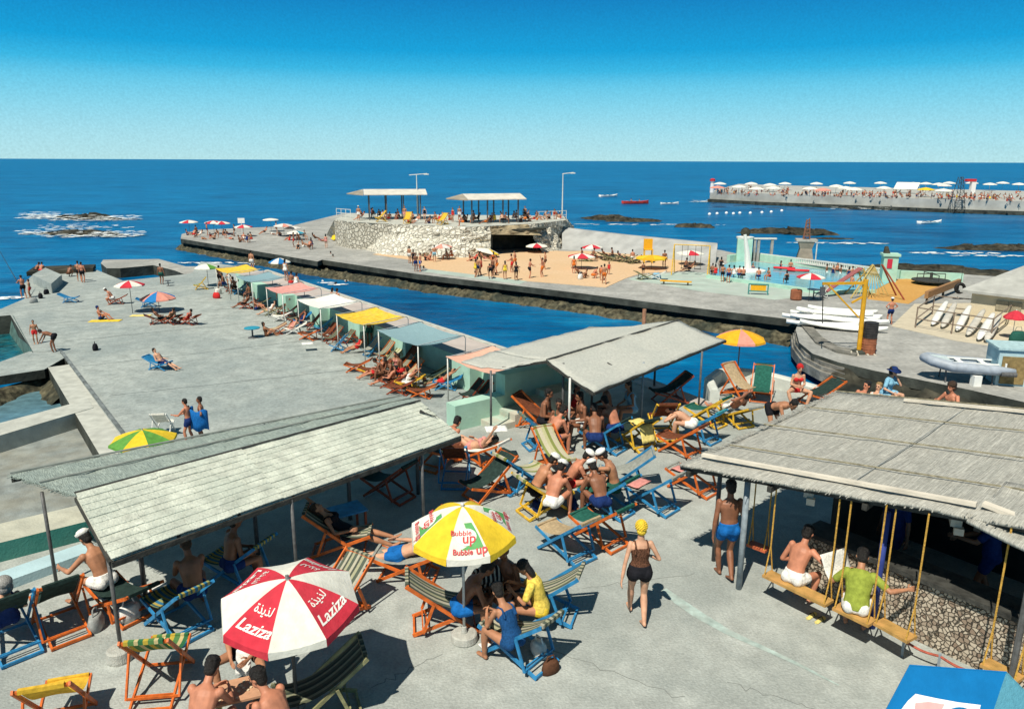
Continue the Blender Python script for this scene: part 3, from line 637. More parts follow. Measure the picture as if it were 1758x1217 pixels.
# kerb line, expansion joints and paler strip of the deck
mb = MB()
mb.slab([tuple(Q(s, n).xy) for s, n in ((13.2, 19.38), (13.2, 19.5), (-9, 19.28), (-9, 19.16))], ZL - .1, ZL + .09); structure('deck_kerb', mb, mat('kerb_grey', (.16, .18, .18), .9, .3, 2))
joint = flat('joint_dark', (.12, .14, .14), .9)
mb = MB()
for s0, n0, s1, n1 in ((-4.5, 18.9, -9.5, 7), (3.2, 18.8, .8, 8), (9.4, 19, 8.2, 8), (16, 19, 15, 7.5), (22, 19, 20.5, 8)):
    pts = [Q(s0, n0).lerp(Q(s1, n1), i / 12) + QD * .12 * fbm(i * .7, s0) for i in range(13)]
    for a, b in zip(pts, pts[1:]): mb.beam(a + V((0, 0, ZL)), b + V((0, 0, ZL)), .045, .012)
structure('deck_joints', mb, joint)
# far tidal pool wall
mb = MB(); mb.slab(px([(345, 449), (318, 449), (272, 437), (176, 438), (172, 444), (182, 452), (205, 452), (262, 447), (300, 456), (330, 468)], ZL), -3, ZL - .5, 0, 1)
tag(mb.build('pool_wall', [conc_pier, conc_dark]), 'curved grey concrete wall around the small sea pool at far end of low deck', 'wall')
foam('white foam washing over the edge of the small sea pool', [(P(245, 452, 0).xy, 3, 1.2, 50), (P(275, 457, 0).xy, 2, .8, 25)])
# inlet basins left of the deck
mb = MB(); mb.slab(px([(-70, 541), (18, 541), (54, 606), (-70, 648)], ZL - .6), -3, .25); structure('inlet_water', mb, mat('water_teal', (.0, .075, .10), .15, .6, 2.2, .6, 3, .3, var2=.5, scale2=1.2, col2=(.05, .19, .20)))
mb = MB()
a, b, c, d = P(22, 541, ZL + .05), P(56, 604, ZL + .05), P(38, 602, .3), P(2, 552, .3); mb.add([a, b, c, d, a - V((0, 0, 1.6)), b - V((0, 0, 1.6)), c - V((0, 0, .5)), d - V((0, 0, .5))], [(0, 1, 2, 3), (0, 4, 5, 1), (1, 5, 6, 2), (3, 2, 6, 7), (0, 3, 7, 4)])
structure('inlet_slope', mb, mat('slope_teal', (.07, .13, .115), .8, .3, 2, .4, 8, .3))
mb = MB(); mb.slab([tuple(Q(s, n).xy) for s, n in ((-26, 20.3), (2.4, 20.3), (-9, 44), (-26, 44))], -3, .85); structure('basin_floor', mb, mat('basin_floor', (.235, .26, .25), .9, .2, 2, .4, 16, .15, var2=.5, scale2=.4, col2=(.27, .25, .19)))
mb = MB(); mb.slab([tuple(Q(s, n).xy) for s, n in ((2.4, 20.4), (10.2, 20.4), (10.2, 50), (-11.8, 50))], -3, .5); structure('basin_water', mb, mat('water_grey', (.10, .20, .24), .2, .2, 2, .3, 5, .4))
mb = MB(); mb.slab(px([(151, 686), (161, 700), (-90, 775), (-90, 751)], ZL), .2, ZL + .02)
tag(mb.build('low_wall', [conc_pale]), 'long pale concrete beam dividing the basins at left edge', 'wall')
def rock_strip(name, pts, out, z0, z1, m, seg=.6, amp=.35, rows=5, seed=0):
    """rough skirt: runs along pts (xy at the wall), reaching 'out' metres (vector) to water"""
    mb = MB(); P_ = [V((p[0], p[1], 0)) for p in pts]; L = []
    for a, b in zip(P_, P_[1:]):
        n = max(1, int((b - a).length / seg)); L += [a.lerp(b, i / n) for i in range(n)]
    L.append(P_[-1]); vs = []
    for i, p in enumerate(L):
        t = (L[min(i + 1, len(L) - 1)] - L[max(i - 1, 0)]).normalized(); nn = V((t.y, -t.x, 0)) * out * (1 + .45 * fbm(i * .21, seed + 3))
        for k in range(rows + 1):
            u = k / rows; q = p + nn * u; z = z1 + (z0 - z1) * u ** 1.4; f = fbm(q.x * 1.1, q.y * 1.1, seed) * amp
            vs.append(q + V((f * .5, f * .4, z + (f if 0 < k else 0))))
    w = rows + 1
    mb.add(vs, [(i * w + k, i * w + k + 1, (i + 1) * w + k + 1, (i + 1) * w + k) for i in range(len(L) - 1) for k in range(rows)])
    return tag(mb.build(name, m), kind='structure')
rock_strip('basin_rocks', [P(-60, 700, .5).xy, P(88, 656, .5).xy, P(120, 690, .5).xy], 1.2, .3, .95, algae, .4, .3, 4, 9)
# ---- terrace
back = px([(962, 645), (1112, 648), (1222, 690), (1216, 664), (1232, 652), (1305, 655), (1424, 690), (1520, 712), (1900, 770)], ZT)
A, B = P(0, 965), P(835, 748); Pd = (B - A).normalized(); Pn = V((-Pd.y, Pd.x, 0))
Aext = A - Pd * 8 + Pn * 1.1; Bx = B + Pd * .4
tpoly = [tuple((Aext).xy), tuple((B + Pn * .9).xy), tuple((B + Pn * .9 + Pd * 4.2).xy)] + back + [(16, -3), (-15, -3)]
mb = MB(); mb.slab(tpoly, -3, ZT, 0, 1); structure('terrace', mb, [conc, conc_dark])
cr_ = MB()   # hairline cracks, a pale run of paint
for (a, b) in (((640, 1180), (760, 1120)), ((905, 1100), (1180, 1200)), ((560, 1130), (520, 1217)), ((1000, 1010), (1190, 985)), ((1250, 1170), (1400, 1217))):
    p0, p1 = P(*a), P(*b); pts = [p0.lerp(p1, i / 14) + V((.10 * fbm(i * .9, a[0]), .10 * fbm(i * .9, a[1] + 50), 0)) for i in range(15)]
    for q, w in zip(pts, pts[1:]): cr_.beam(q, w, .008, .006)
structure('terrace_cracks', cr_, flat('crack_dark', (.17, .18, .17), .95))
mb = MB(); pts = [P(x, y) for x, y in ((1140, 1012), (1165, 1032), (1200, 1056), (1250, 1085), (1310, 1112), (1370, 1140), (1440, 1176))]; rs = []
vs = []
for i, p in enumerate(pts):
    w = (.05, .08, .085, .06, .045, .03, .01)[i]; vs += [p + V((w, w * .6, .005)), p + V((-w, -w * .6, .005))]
mb.add(vs, [(2 * i, 2 * i + 1, 2 * i + 3, 2 * i + 2) for i in range(len(pts) - 1)]); structure('paint_streak', mb, mat('paint_streak', (.345, .43, .40), .9, .2, 9, var2=.5, scale2=5, col2=(.35, .375, .345)))
# parapet along the terrace back, mint with a broad pale top
mb = MB(); a, b = A - Pd * 8, B - Pd * 1.2; q = lambda p, n, z: p + Pn * n + V((0, 0, z))
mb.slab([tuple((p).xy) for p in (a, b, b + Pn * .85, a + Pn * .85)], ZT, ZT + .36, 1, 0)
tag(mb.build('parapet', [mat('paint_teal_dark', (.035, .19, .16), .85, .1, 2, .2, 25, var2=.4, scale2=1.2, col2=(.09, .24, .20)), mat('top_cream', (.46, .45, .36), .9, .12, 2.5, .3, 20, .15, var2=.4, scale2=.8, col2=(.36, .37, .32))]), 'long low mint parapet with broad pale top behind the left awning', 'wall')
mb = MB(); a, b = P(-120, 1062), P(172, 955); d_ = (b - a).normalized(); n_ = V((-d_.y, d_.x, 0)); mb.slab([tuple(x.xy) for x in (a, b, b + n_ * .42, a + n_ * .42)], ZT, ZT + .16)
tag(mb.build('kerb_bench', [paleblue]), 'low pale blue kerb behind chairs at left edge of terrace', 'kerb')
# mint stair with stepped parapet at the terrace corner
st = thing('mint_stair', 'mint painted steps with stepped parapet beside the middle awning', 'stairs', (B.x, B.y, ZT), math.atan2(Pd.y, Pd.x))
mb = MB()
L0, L1, L2, L3 = -.45, 1.15, 4.3, .0
mb.box(((L0 + L1) / 2, .95, .34), (L1 - L0, .42, .68)); mb.box(((L1 + L2) / 2, .95, .62), (L2 - L1, .42, 1.24)); pass
mb.build('parapet', mint, st)
for i in range(4):
    x0 = .35 + i * .62; MB().box(((x0 + 4.3) / 2, .40, .085 + .17 * i + .001 * i), (4.3 - x0, .68, .17), m=0).build('tread', mat('tread_mint', (.42, .52, .44), .9, .15, 3, .2, 25, .1, var2=.55, scale2=1.8, col2=(.50, .36, .29)), st)
# white rounded parapet at the sea corner
pts = [P(*p) for p in ((1226, 692), (1216, 668), (1232, 655), (1262, 652), (1305, 657), (1360, 672), (1424, 692), (1520, 715), (1640, 745))]
mb = MB(); rs = []
for i, p in enumerate(pts):
    t = (pts[min(i + 1, len(pts) - 1)] - pts[max(0, i - 1)]).normalized(); n = V((-t.y, t.x, 0)) * .14
    rs.append([p - n, p - n + V((0, 0, .34)), p - n * .6 + V((0, 0, .40)), p + n * .6 + V((0, 0, .40)), p + n + V((0, 0, .34)), p + n - V((0, 0, .5))])
mb.rings(rs); tag(mb.build('parapet', mat('plaster_pale', (.56, .58, .53), .85, .08, 3, .2, 20, var2=.3, scale2=.9, col2=(.42, .46, .43)), None), 'rounded pale plaster parapet at the sea corner behind two chairs', 'wall')
mb = MB(); a, b = P(1105, 652), P(1222, 692); n_ = (b - a).normalized(); n_ = V((-n_.y, n_.x, 0)) * .5; mb.slab([tuple(x.xy) for x in (a, b, b - n_, a - n_)], ZT, ZT + .03); structure('terrace_edge', mb, pinkslab)
# ---- raised walk along the channel with cabin bays
mb = MB(); mb.slab([tuple(Q(s, n).xy) for s, n in ((29.5, 2.5), (-24, 2.5), (-24, 5.0), (29.5, 5.0))], -3, ZL + 1.18, 0, 1); structure('channel_walk', mb, [pinkslab, mint])
mb = MB(); mb.slab([tuple(Q(s, n).xy) for s, n in ((29.5, 2.35), (-24, 2.35), (-24, 2.62), (29.5, 2.62))], ZL + .9, ZL + 1.24); structure('walk_edge', mb, conc_pale)
rock_strip('channel_skirt', [Q(-24, 2.5).xy, Q(29.5, 2.5).xy, Q(34, 4).xy], -.0 + 1.0, -.3, .9, algae, .7, .3, 4, 3)
AW = [('pink', -9.6, -6.2), ('blue', -3.8, .2), ('yellow', 1.7, 5.1), ('white', 7.2, 10.7), ('rose', 13.1, 16.1), ('grey', 18.9, 22.2), ('yellow', 24.0, 27.3)]
AWC = {'pink': mat('awning_pink', (.68, .38, .28), .85, .06, 5, .15, 30, .1), 'blue': stripes('awning_bluegrey', [(.5, (.25, .39, .43)), (.25, (.33, .46, .48)), (.25, (.20, .34, .38))], .16, 0), 'yellow': mat('awning_yellow', (.70, .45, .04), .85, .16, 5, .15, 30, .1, var2=.3, scale2=3, col2=(.66, .52, .16)),
       'white': mat('awning_white', (.74, .72, .64), .85, .05, 5, .15, 30, .1), 'rose': mat('awning_rose', (.64, .30, .26), .85, .1, 5, .15, 30, .1), 'grey': stripes('awning_grey', [(.5, (.19, .33, .38)), (.5, (.30, .44, .48))], .2, 0)}
AWL = ['wide pink awning nearest the middle roof', 'blue grey ribbed awning next to the pink one', 'bright yellow awning over crowded chairs between blue and white ones', 'clean white awning, middle of the cabin row', 'rose pink awning beyond the white one', 'dull blue grey awning beyond the rose one', 'small yellow awning at far end of the cabin row']
for (c, s0, s1), lab in zip(AW, AWL):
    o = Q(s0, 7.2, ZL); t = thing('awning', lab, 'awning', o, math.atan2(QD.y, QD.x), 'awnings along the channel'); Ln = s1 - s0
    mb = MB(); nx, ny = 12, 8; vs = []
    for i in range(nx + 1):
        for j in range(ny + 1):
            x, y = Ln * i / nx, -2.4 * j / ny; z = 2.0 + .12 * j / ny - .10 * math.sin(math.pi * j / ny) - .08 * math.sin(math.pi * i / nx) + .03 * fbm(x * 2, y * 2, s0); vs.append((x, y, z))
    mb.add(vs, [(i * (ny + 1) + j, i * (ny + 1) + j + 1, (i + 1) * (ny + 1) + j + 1, (i + 1) * (ny + 1) + j) for i in range(nx) for j in range(ny)])
    cl = mb.build('canopy', AWC[c], t); md = cl.modifiers.new('thickness', 'SOLIDIFY'); md.thickness = .02
    for x in (.06, Ln - .06):
        MB().tube([(x, -.05, 0), (x, -.05, 2.0)], .03, 8).build('front_pole', WPOLE, t, True)
        MB().tube([(x, -2.6, 1.18), (x, -2.62, 1.95), (x, -2.55, 2.1), (x, -2.35, 2.13), (x, -.05, 1.98)], .02, 6).build('back_pole', POLEG, t, True)
    for k, sx in enumerate((s0 - .9,)):
        pass
# mint piers between the cabin bays
for s in (-11.4, -4.95, .95, 6.2, 11.9, 17.5, 23.1):
    mb = MB(); mb.box((0, 0, .595), (1.5, .7, 1.19)); o = mb.build('partition_wall', [mint], None, False, Q(s, 5.3, ZL)); o.rotation_euler = (0, 0, math.atan2(QD.y, QD.x))
    tag(o, {-11.4: 'mint partition pier right of the nearest pink awning', -4.95: 'mint partition pier between the pink and blue awnings', .95: 'mint partition pier between the blue and yellow awnings', 6.2: 'mint partition pier between the yellow and white awnings', 11.9: 'mint partition pier between the white and rose awnings', 17.5: 'mint partition pier between rose and dull blue awnings', 23.1: 'mint partition pier before the farthest yellow awning'}[s], 'partition', 'mint partitions between cabin bays')
# ---- pier across the channel
pier_near = [(310, 410), (420, 428), (545, 449), (553, 446), (720, 471), (900, 492), (1000, 504), (1180, 527), (1372, 550)]
pier_right = [(1366, 566), (1372, 588), (1395, 607), (1440, 622), (1500, 636), (1570, 650), (1660, 668), (1758, 690), (2100, 760)]
pier_far = [(2200, 520), (1758, 478), (1640, 470), (1536, 466), (1290, 441), (1240, 430), (1076, 410), (978, 395), (972, 372), (590, 366), (500, 388), (340, 395), (312, 402)]
pp = px(pier_near + pier_right + pier_far, ZL)
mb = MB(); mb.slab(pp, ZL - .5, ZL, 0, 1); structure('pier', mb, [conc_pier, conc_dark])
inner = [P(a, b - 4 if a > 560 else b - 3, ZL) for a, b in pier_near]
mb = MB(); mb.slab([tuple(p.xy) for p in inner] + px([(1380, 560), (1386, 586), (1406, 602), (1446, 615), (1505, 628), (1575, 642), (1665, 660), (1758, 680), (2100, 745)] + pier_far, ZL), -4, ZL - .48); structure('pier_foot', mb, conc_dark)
rock_strip('pier_rocks', [P(a, b - 2, ZL).xy for a, b in [(310, 410), (420, 428), (545, 449), (720, 471), (900, 492), (1000, 504), (1180, 527), (1290, 540), (1372, 556)]], 1.35, -.4, .62, algae, .4, .40, 8, 1)
rock_strip('quay_rocks', [P(a, b, ZL).xy for a, b in [(1440, 621), (1500, 636), (1570, 650), (1660, 668), (1758, 690), (2100, 760)]], 2.6, -.5, 1.0, rockm, .5, .7, 7, 5)
# curved landing steps on the quay corner
mb = MB()
for k in range(3):
    o = 1.0 - k * .0; z = ZL - .2 * (k + 1); ed = [P(a, b, ZL) for a, b in ((1366, 562), (1368, 580), (1384, 600), (1412, 614), (1450, 625))]; c = P(1425, 580, ZL)
    mb.slab([tuple((c + (e - c) * (1 + .05 * (k + 1) - .03)).xy) for i, e in enumerate(ed)] + [tuple(P(1450, 590, ZL).xy), tuple(P(1400, 560, ZL).xy)], z - .5, z)
wornc = mat('concrete_worn', (.21, .20, .175), .9, .3, 2, .6, 10, .15, var2=.6, scale2=.6, col2=(.08, .085, .07))
structure('landing_steps', mb, wornc)
mb = MB(); mb.slab(px([(1366, 550), (1380, 566), (1400, 590), (1436, 606), (1470, 612), (1476, 604), (1440, 598), (1412, 582), (1394, 562), (1384, 553)], ZL), ZL, ZL + .10); structure('landing_curb', mb, wornc)
# sand, paint and pool on the pier
def sheet(name, pl, z, m): mb = MB(); mb.slab(px(pl, ZL), ZL - .02, z); return structure(name, mb, m)
sheet('sand_beach', [(640, 437), (700, 446), (735, 462), (905, 483), (1040, 494), (1075, 478), (1100, 470), (1180, 465), (1205, 452), (1150, 444), (1040, 430), (975, 432), (930, 430), (870, 434), (845, 440), (760, 440), (690, 430)], ZL + .03, sandm)
sheet('painted_strip', [(722, 466), (735, 462), (905, 483), (892, 488)], ZL + .012, mintd)
sheet('painted_floor', [(1078, 480), (1105, 471), (1185, 467), (1250, 470), (1365, 485), (1420, 492), (1420, 506), (1330, 515), (1200, 500), (1130, 488)], ZL + .012, mintd)
sheet('play_sand', [(1478, 482), (1640, 476), (1620, 490), (1590, 503), (1560, 522), (1490, 514)], ZL + .02, sando)
sheet('yard_sand', [(1570, 522), (1700, 520), (1900, 560), (1900, 640), (1740, 600), (1640, 585), (1530, 560)], ZL + .015, mat('sand_yard', (.50, .44, .33), .95, .08, 2, .4, 4))
# paddling pool: rim, water
pool_in = [(1218, 474), (1250, 452), (1285, 449), (1540, 479), (1500, 500), (1410, 502), (1330, 490)]
mb = MB(); mb.slab(px(pool_in, ZL), ZL, ZL + .07); structure('pool_water', mb, mat('water_pool', (.17, .42, .48), .12, .14, 1.2, .25, 3, .4))
mb = MB(); far = [P(a, b, ZL) for a, b in ((1250, 450), (1288, 446), (1545, 478), (1652, 484))]
for a, b in zip(far, far[1:]): mb.beam(a + V((0, 0, .35)), b + V((0, 0, .35)), .4, .75)
near_ = [P(a, b, ZL) for a, b in ((1214, 477), (1330, 493), (1410, 505), (1502, 503))]
for a, b in zip(near_, near_[1:]): mb.beam(a + V((0, 0, .14)), b + V((0, 0, .14)), .35, .28)
tag(mb.build('pool_wall', [mint]), 'mint painted low wall around the paddling pool on the pier', 'wall')
# wave wall (sloping) behind the beach
bs = [P(a, b, ZL) for a, b in ((965, 428), (1080, 437), (1228, 455))]; tp_ = [(965, 391), (1076, 404), (1232, 419)]
mb = MB(); rs = []
for b_, (ax, ay) in zip(bs, tp_):
    r = ray(ax, ay); t = (b_.y + 4.5) / r.y; tp = V((0, 0, ZC)) + r * t
    rs.append([b_, tp, tp + V((.2, .9, 0)), V((tp.x, tp.y + 1.2, -1)), V((b_.x, b_.y, -1))])
mb.rings(rs); tag(mb.build('wave_wall', [mat('wall_grey', (.34, .345, .335), .9, .14, .6, .3, 6, .15, var2=.35, scale2=.15, col2=(.42, .42, .40))]), 'long sloping grey concrete wave wall behind the beach umbrellas', 'wall')
# ---- stone terrace
def fr(pxx, pyy, z): return P(pxx, pyy, z)
PZ = 4.6
def rough_wall(name, base, top, m, rows=14, seg=.5, amp=.5, seed=0, parent=None):
    mb = MB(); B_, T_ = [], []
    for a, b in zip(base, base[1:]):
        n = max(1, int((b - a).length / seg)); B_ += [a.lerp(b, i / n) for i in range(n)]
    B_.append(base[-1]); n = len(B_)
    Ls = [0]
    for a, b in zip(top, top[1:]): Ls.append(Ls[-1] + (b - a).length)
    for i in range(n):
        s = Ls[-1] * i / (n - 1); k = max(j for j in range(len(Ls) - 1) if Ls[j] <= s + 1e-6); T_.append(top[k].lerp(top[k + 1], (s - Ls[k]) / (Ls[k + 1] - Ls[k])))
    vs = []
    for i in range(n):
        for k in range(rows + 1):
            q = B_[i].lerp(T_[i], k / rows); f = fbm(q.x * .7, q.y * .7, q.z * 1.3 + seed) * amp + (noise.cell_vector(V((q.x * 1.0, q.y * .3, q.z * 1.6))).x - .5) * amp * .5
            vs.append(q + V((f * .3, -f, f * .35 if 0 < k < rows else 0)))
    w = rows + 1; mb.add(vs, [(i * w + k, (i + 1) * w + k, (i + 1) * w + k + 1, i * w + k + 1) for i in range(n - 1) for k in range(rows)])
    return mb.build(name, m, parent)
topf = [fr(a, b, PZ) for a, b in ((574, 377), (600, 381), (700, 386), (800, 390), (880, 386), (930, 383), (972, 378))]
topb = [fr(a, b, PZ) for a, b in ((968, 371), (780, 369), (600, 366))]
stp = thing('stone_platform', 'raised white rubble stone platform crowded with bathers on the pier', 'platform', (0, 0, 0))
mb = MB(); mb.slab([tuple(p.xy) for p in topf + topb], PZ - .7, PZ, 0, 1); mb.build('floor', [conc_pale, greystone], stp)
gq = fr(842, 389, PZ - .7); mb = MB(); mb.slab([tuple(p.xy) for p in topf[:4] + [gq, V((gq.x + 1, gq.y + 14, 0)), topb[2]]], 0, PZ - .70); mb.build('base_wall', [greystone], stp)
b1 = [P(a, b, ZL) for a, b in ((560, 404), (600, 420), (650, 436), (700, 441), (780, 443), (842, 440))]
rough_wall('rubble_slope', b1, topf[:4] + [fr(842, 389, PZ)], whitestone, 16, .5, .42, 2, stp)
b2 = [P(a, b, ZL) for a, b in ((930, 434), (958, 430), (985, 412), (992, 396))]
rough_wall('rubble_end', b2, [fr(905, 385, PZ), fr(930, 383, PZ), topf[6], topb[0]], greystone, 14, .5, .5, 4, stp)
# grotto: lintel and dark back
gb = [fr(842, 389, PZ), fr(905, 385, PZ)]; g0, g1 = P(842, 440, ZL), P(930, 434, ZL)
rough_wall('grotto_lintel', [V((g0.x, g0.y + .5, ZL + 2.3)), V((g1.x, g1.y + .5, ZL + 1.9))], gb, mat('lintel_brown', (.30, .24, .15), .95, .25, 1, .7, 3), 8, .5, .4, 6, stp)
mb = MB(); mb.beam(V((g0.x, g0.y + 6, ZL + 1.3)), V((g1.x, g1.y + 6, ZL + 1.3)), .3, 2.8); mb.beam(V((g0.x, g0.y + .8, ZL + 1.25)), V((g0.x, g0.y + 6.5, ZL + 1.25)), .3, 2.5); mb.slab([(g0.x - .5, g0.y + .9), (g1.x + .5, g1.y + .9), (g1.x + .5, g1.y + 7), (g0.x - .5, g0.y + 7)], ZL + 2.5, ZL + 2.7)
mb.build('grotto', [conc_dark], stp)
mb = MB(); mb.beam(P(578, 372, PZ) + V((0, 0, .5)), P(602, 374, PZ) + V((0, 0, .5)), .05, .06); mb.beam(P(578, 372, PZ) + V((0, 0, 1.0)), P(602, 374, PZ) + V((0, 0, 1.0)), .05, .06)
for k in range(4): a = P(578 + k * 8, 372 + k * .7, PZ); mb.beam(a, a + V((0, 0, 1.05)), .06, .06)
tag(mb.build('railing', WPOLE), 'short white railing at left end of the stone platform', 'railing')
mb = MB(); a, b = P(925, 378, PZ), P(972, 376, PZ)
for z in (.5, 1.0): mb.beam(a + V((0, 0, z)), b + V((0, 0, z)), .05, .06)
for k in range(5): q = a.lerp(b, k / 4); mb.beam(q, q + V((0, 0, 1.05)), .06, .06)
tag(mb.build('railing', WPOLE), 'thin white railing at right end of the stone platform', 'railing')
# canopies on the stone platform
ROOFT = mat('roof_pale', (.55, .52, .46), .85, .1, 1.2, .2, 6); ROOFD = mat('roof_shade', (.28, .25, .20), .9, .15, 1.2, .3, 6)  # second roof colour is a darkened copy, shade painted onto the end flaps
for lab, L0, L1, yy, k in (('pale roofed shelter with dark posts, left one on the stone platform', (632, 378), (722, 377), (629, 716), 0), ('pale roofed shelter with dark posts, right one on the stone platform', (806, 384), (888, 382), (800, 897), 1)):
    a, b = P(*L0, PZ), P(*L1, PZ); t = thing('shade_canopy', lab, 'shelter', a, math.atan2((b - a).y, (b - a).x), 'shelters on the stone platform'); Ln = (b - a).length; hh = 3.2 if k == 0 else 2.9
    for nm, y0, z0, y1, z1, m in (('front_roof', -.9, hh - .15, 1.3, hh + .38, ROOFT), ('back_roof', 1.33, hh + .38, 3.6, hh - .2, ROOFT)):
        mb = MB(); mb.add([(-.4, y0, z0), (Ln + .8, y0, z0), (Ln + .8, y1, z1), (-.4, y1, z1), (-.4, y0, z0 - .1), (Ln + .8, y0, z0 - .1), (Ln + .8, y1, z1 - .1), (-.4, y1, z1 - .1)], [(0, 1, 2, 3), (7, 6, 5, 4), (0, 4, 5, 1), (1, 5, 6, 2), (2, 6, 7, 3), (3, 7, 4, 0)]); mb.build(nm, m, t)
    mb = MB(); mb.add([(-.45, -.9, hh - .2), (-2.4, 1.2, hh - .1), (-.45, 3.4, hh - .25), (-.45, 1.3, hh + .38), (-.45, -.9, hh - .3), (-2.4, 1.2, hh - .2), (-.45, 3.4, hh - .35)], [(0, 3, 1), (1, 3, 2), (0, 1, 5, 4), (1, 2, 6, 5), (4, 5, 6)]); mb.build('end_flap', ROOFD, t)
    for i in range(4):
        for y in (-.3, 3.1): MB().box((.2 + (Ln - .2) * i / 3, y, hh / 2 - .05), (.14, .14, hh - .1)).build('post', POLE, t)
for lab, x, top, arm in (('tall white lamp post with crossed arm beside left shelter', 717, 300, 16), ('tall lamp post with single arm at right end of stone platform', 965, 298, 12)):
    b = P(x, 376, PZ); h = PH(x, top, b); t = thing('lamp_post', lab, 'lamp post', b, 0, 'lamp posts on the pier')
    MB().tube([(0, 0, 0), (0, 0, h)], [.09, .05], 8).build('pole', WPOLE, t); mb = MB(); mb.beam((-.9 if x < 800 else -.1, 0, h - .05), (1.3, 0, h + .12), .1, .09); mb.build('arm', WPOLE, t); MB().box((1.2, 0, h + .04), (.6, .22, .12)).build('lamp_head', WPOLE, t)
# ---- far breakwater
bw = [P(a, b, 0) for a, b in ((1218, 347), (1300, 352), (1500, 360), (1640, 366), (1790, 371), (2300, 392))]
bh = 3.1
mb = MB(); mb.slab([tuple((p + V((0, 0, 0))).xy) for p in bw] + [tuple((p + V((30, 75, 0))).xy) for p in bw[::-1]], -3, bh, 0, 0); structure('breakwater', mb, mat('breakwater_grey', (.40, .40, .37), .9, .14, .35, .3, 2, .15, var2=.35, scale2=.08, col2=(.30, .30, .28)))
mb = MB()
for a, b in zip(bw, bw[1:]): d = (b - a).normalized(); n = V((d.y, -d.x, 0)); mb.slab([tuple((a + n * .9).xy), tuple((b + n * .9).xy), tuple((b - n * .2).xy), tuple((a - n * .2).xy)], -2, .9)
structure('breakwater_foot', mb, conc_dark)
foam('white surf at the tip of the far breakwater', [(P(1228, 347, 0).xy, 7, 2.0, 110), (P(1520, 361, 0).xy, 14, 1.5, 60)], 'surf')
# ---- rocks in the sea
def rock(label, parts, fo=None):
    mb = MB()
    for cx, cy, rx, ry, h in parts:
        c = P(cx, cy, 0); n, k = 40, 7; rs = []
        for i in range(k):
            u = i / (k - 1); row = []
            for j in range(n):
                a = 6.2832 * j / n; f = 1 + .45 * fbm(math.cos(a) * 1.6 + cx, math.sin(a) * 1.6, u * 1.2); r = max(.02, math.cos(u * 1.57)) ** .7
                row.append(c + V((math.cos(a) * rx * f * r, math.sin(a) * ry * f * r, -.4 + h * math.sin(u * 1.57) * (1 + .5 * fbm(math.cos(a) * 3, math.sin(a) * 3 + cx, u * 2)))))
            rs.append(row)
        mb.rings(rs)
    o = tag(mb.build('rock', rockm), label, 'rock', 'rocks awash in the sea')
    return o
rock('upper rock with foam in the sea at far left', [(152, 375, 4.6, 3, 1.2), (120, 374, 3, 2, .8), (185, 376, 3, 2, .6)]); rock('lower rock with foam in the sea at far left', [(140, 402, 5.5, 2.6, .9), (180, 404, 4, 1.8, .7), (105, 400, 3, 1.8, .6)])
foam('white surf breaking around the two rocks at far left', [(P(100, 374, 0).xy, 8, 4, 230), (P(200, 377, 0).xy, 5, 3, 100), (P(150, 378, 0).xy, 8, 2, 120), (P(95, 401, 0).xy, 6, 3, 200), (P(205, 405, 0).xy, 4, 2, 90), (P(150, 407, 0).xy, 8, 1.2, 120), (P(150, 391, 0).xy, 8, 1.6, 60), (P(66, 370, 0).xy, 4, 2, 60)], 'surf')
rock('dark rock in the sea right of the stone platform', [(1045, 377, 5, 2.4, 1.1), (1085, 380, 6, 2.4, .9), (1020, 375, 4, 2, .6)]); rock('smaller dark rock left of the diving tower', [(1195, 390, 3.4, 1.8, .9), (1212, 391, 2, 1.2, .6)])
rock('long dark reef behind the diving tower', [(1310, 400, 5, 1.8, .8), (1350, 400, 6, 2, 1.1), (1395, 403, 5, 2, 1.0), (1425, 410, 5, 1.5, .5), (1470, 418, 5, 1.2, .35)]); rock('low brown rock in the sea above the grey roofed house', [(1672, 427, 5, 2, .8)]); rock('low brown rock cut by the right edge of view', [(1742, 429, 6, 2.4, .9)])
rock('flat dark reef behind the paddling pool', [(1560, 462, 7, 3, .8), (1610, 466, 7, 3, .8), (1660, 470, 7, 3, .7)])
foam('thin white wave crests near the reef on the right', [(P(1640, 435, 0).xy, 6, 1.0, 40), (P(1440, 418, 0).xy, 8, 1, 50), (P(1700, 440, 0).xy, 5, .8, 25), (P(1105, 386, 0).xy, 16, 1.2, 60)])
foam('small white wave flecks along the pier rocks', [(P(620, 482, 0).xy, 1.5, .4, 24), (P(755, 487, 0).xy, 1.6, .5, 26), (P(420, 437, 0).xy, 5, 1, 60), (P(470, 447, 0).xy, 3, .8, 30), (P(965, 522, 0).xy, 1.6, .5, 22), (P(1240, 560, 0).xy, 2, .5, 22), (P(15, 512, 0).xy, 1.2, .8, 20), (P(365, 452, 0).xy, 4, .6, 35)])
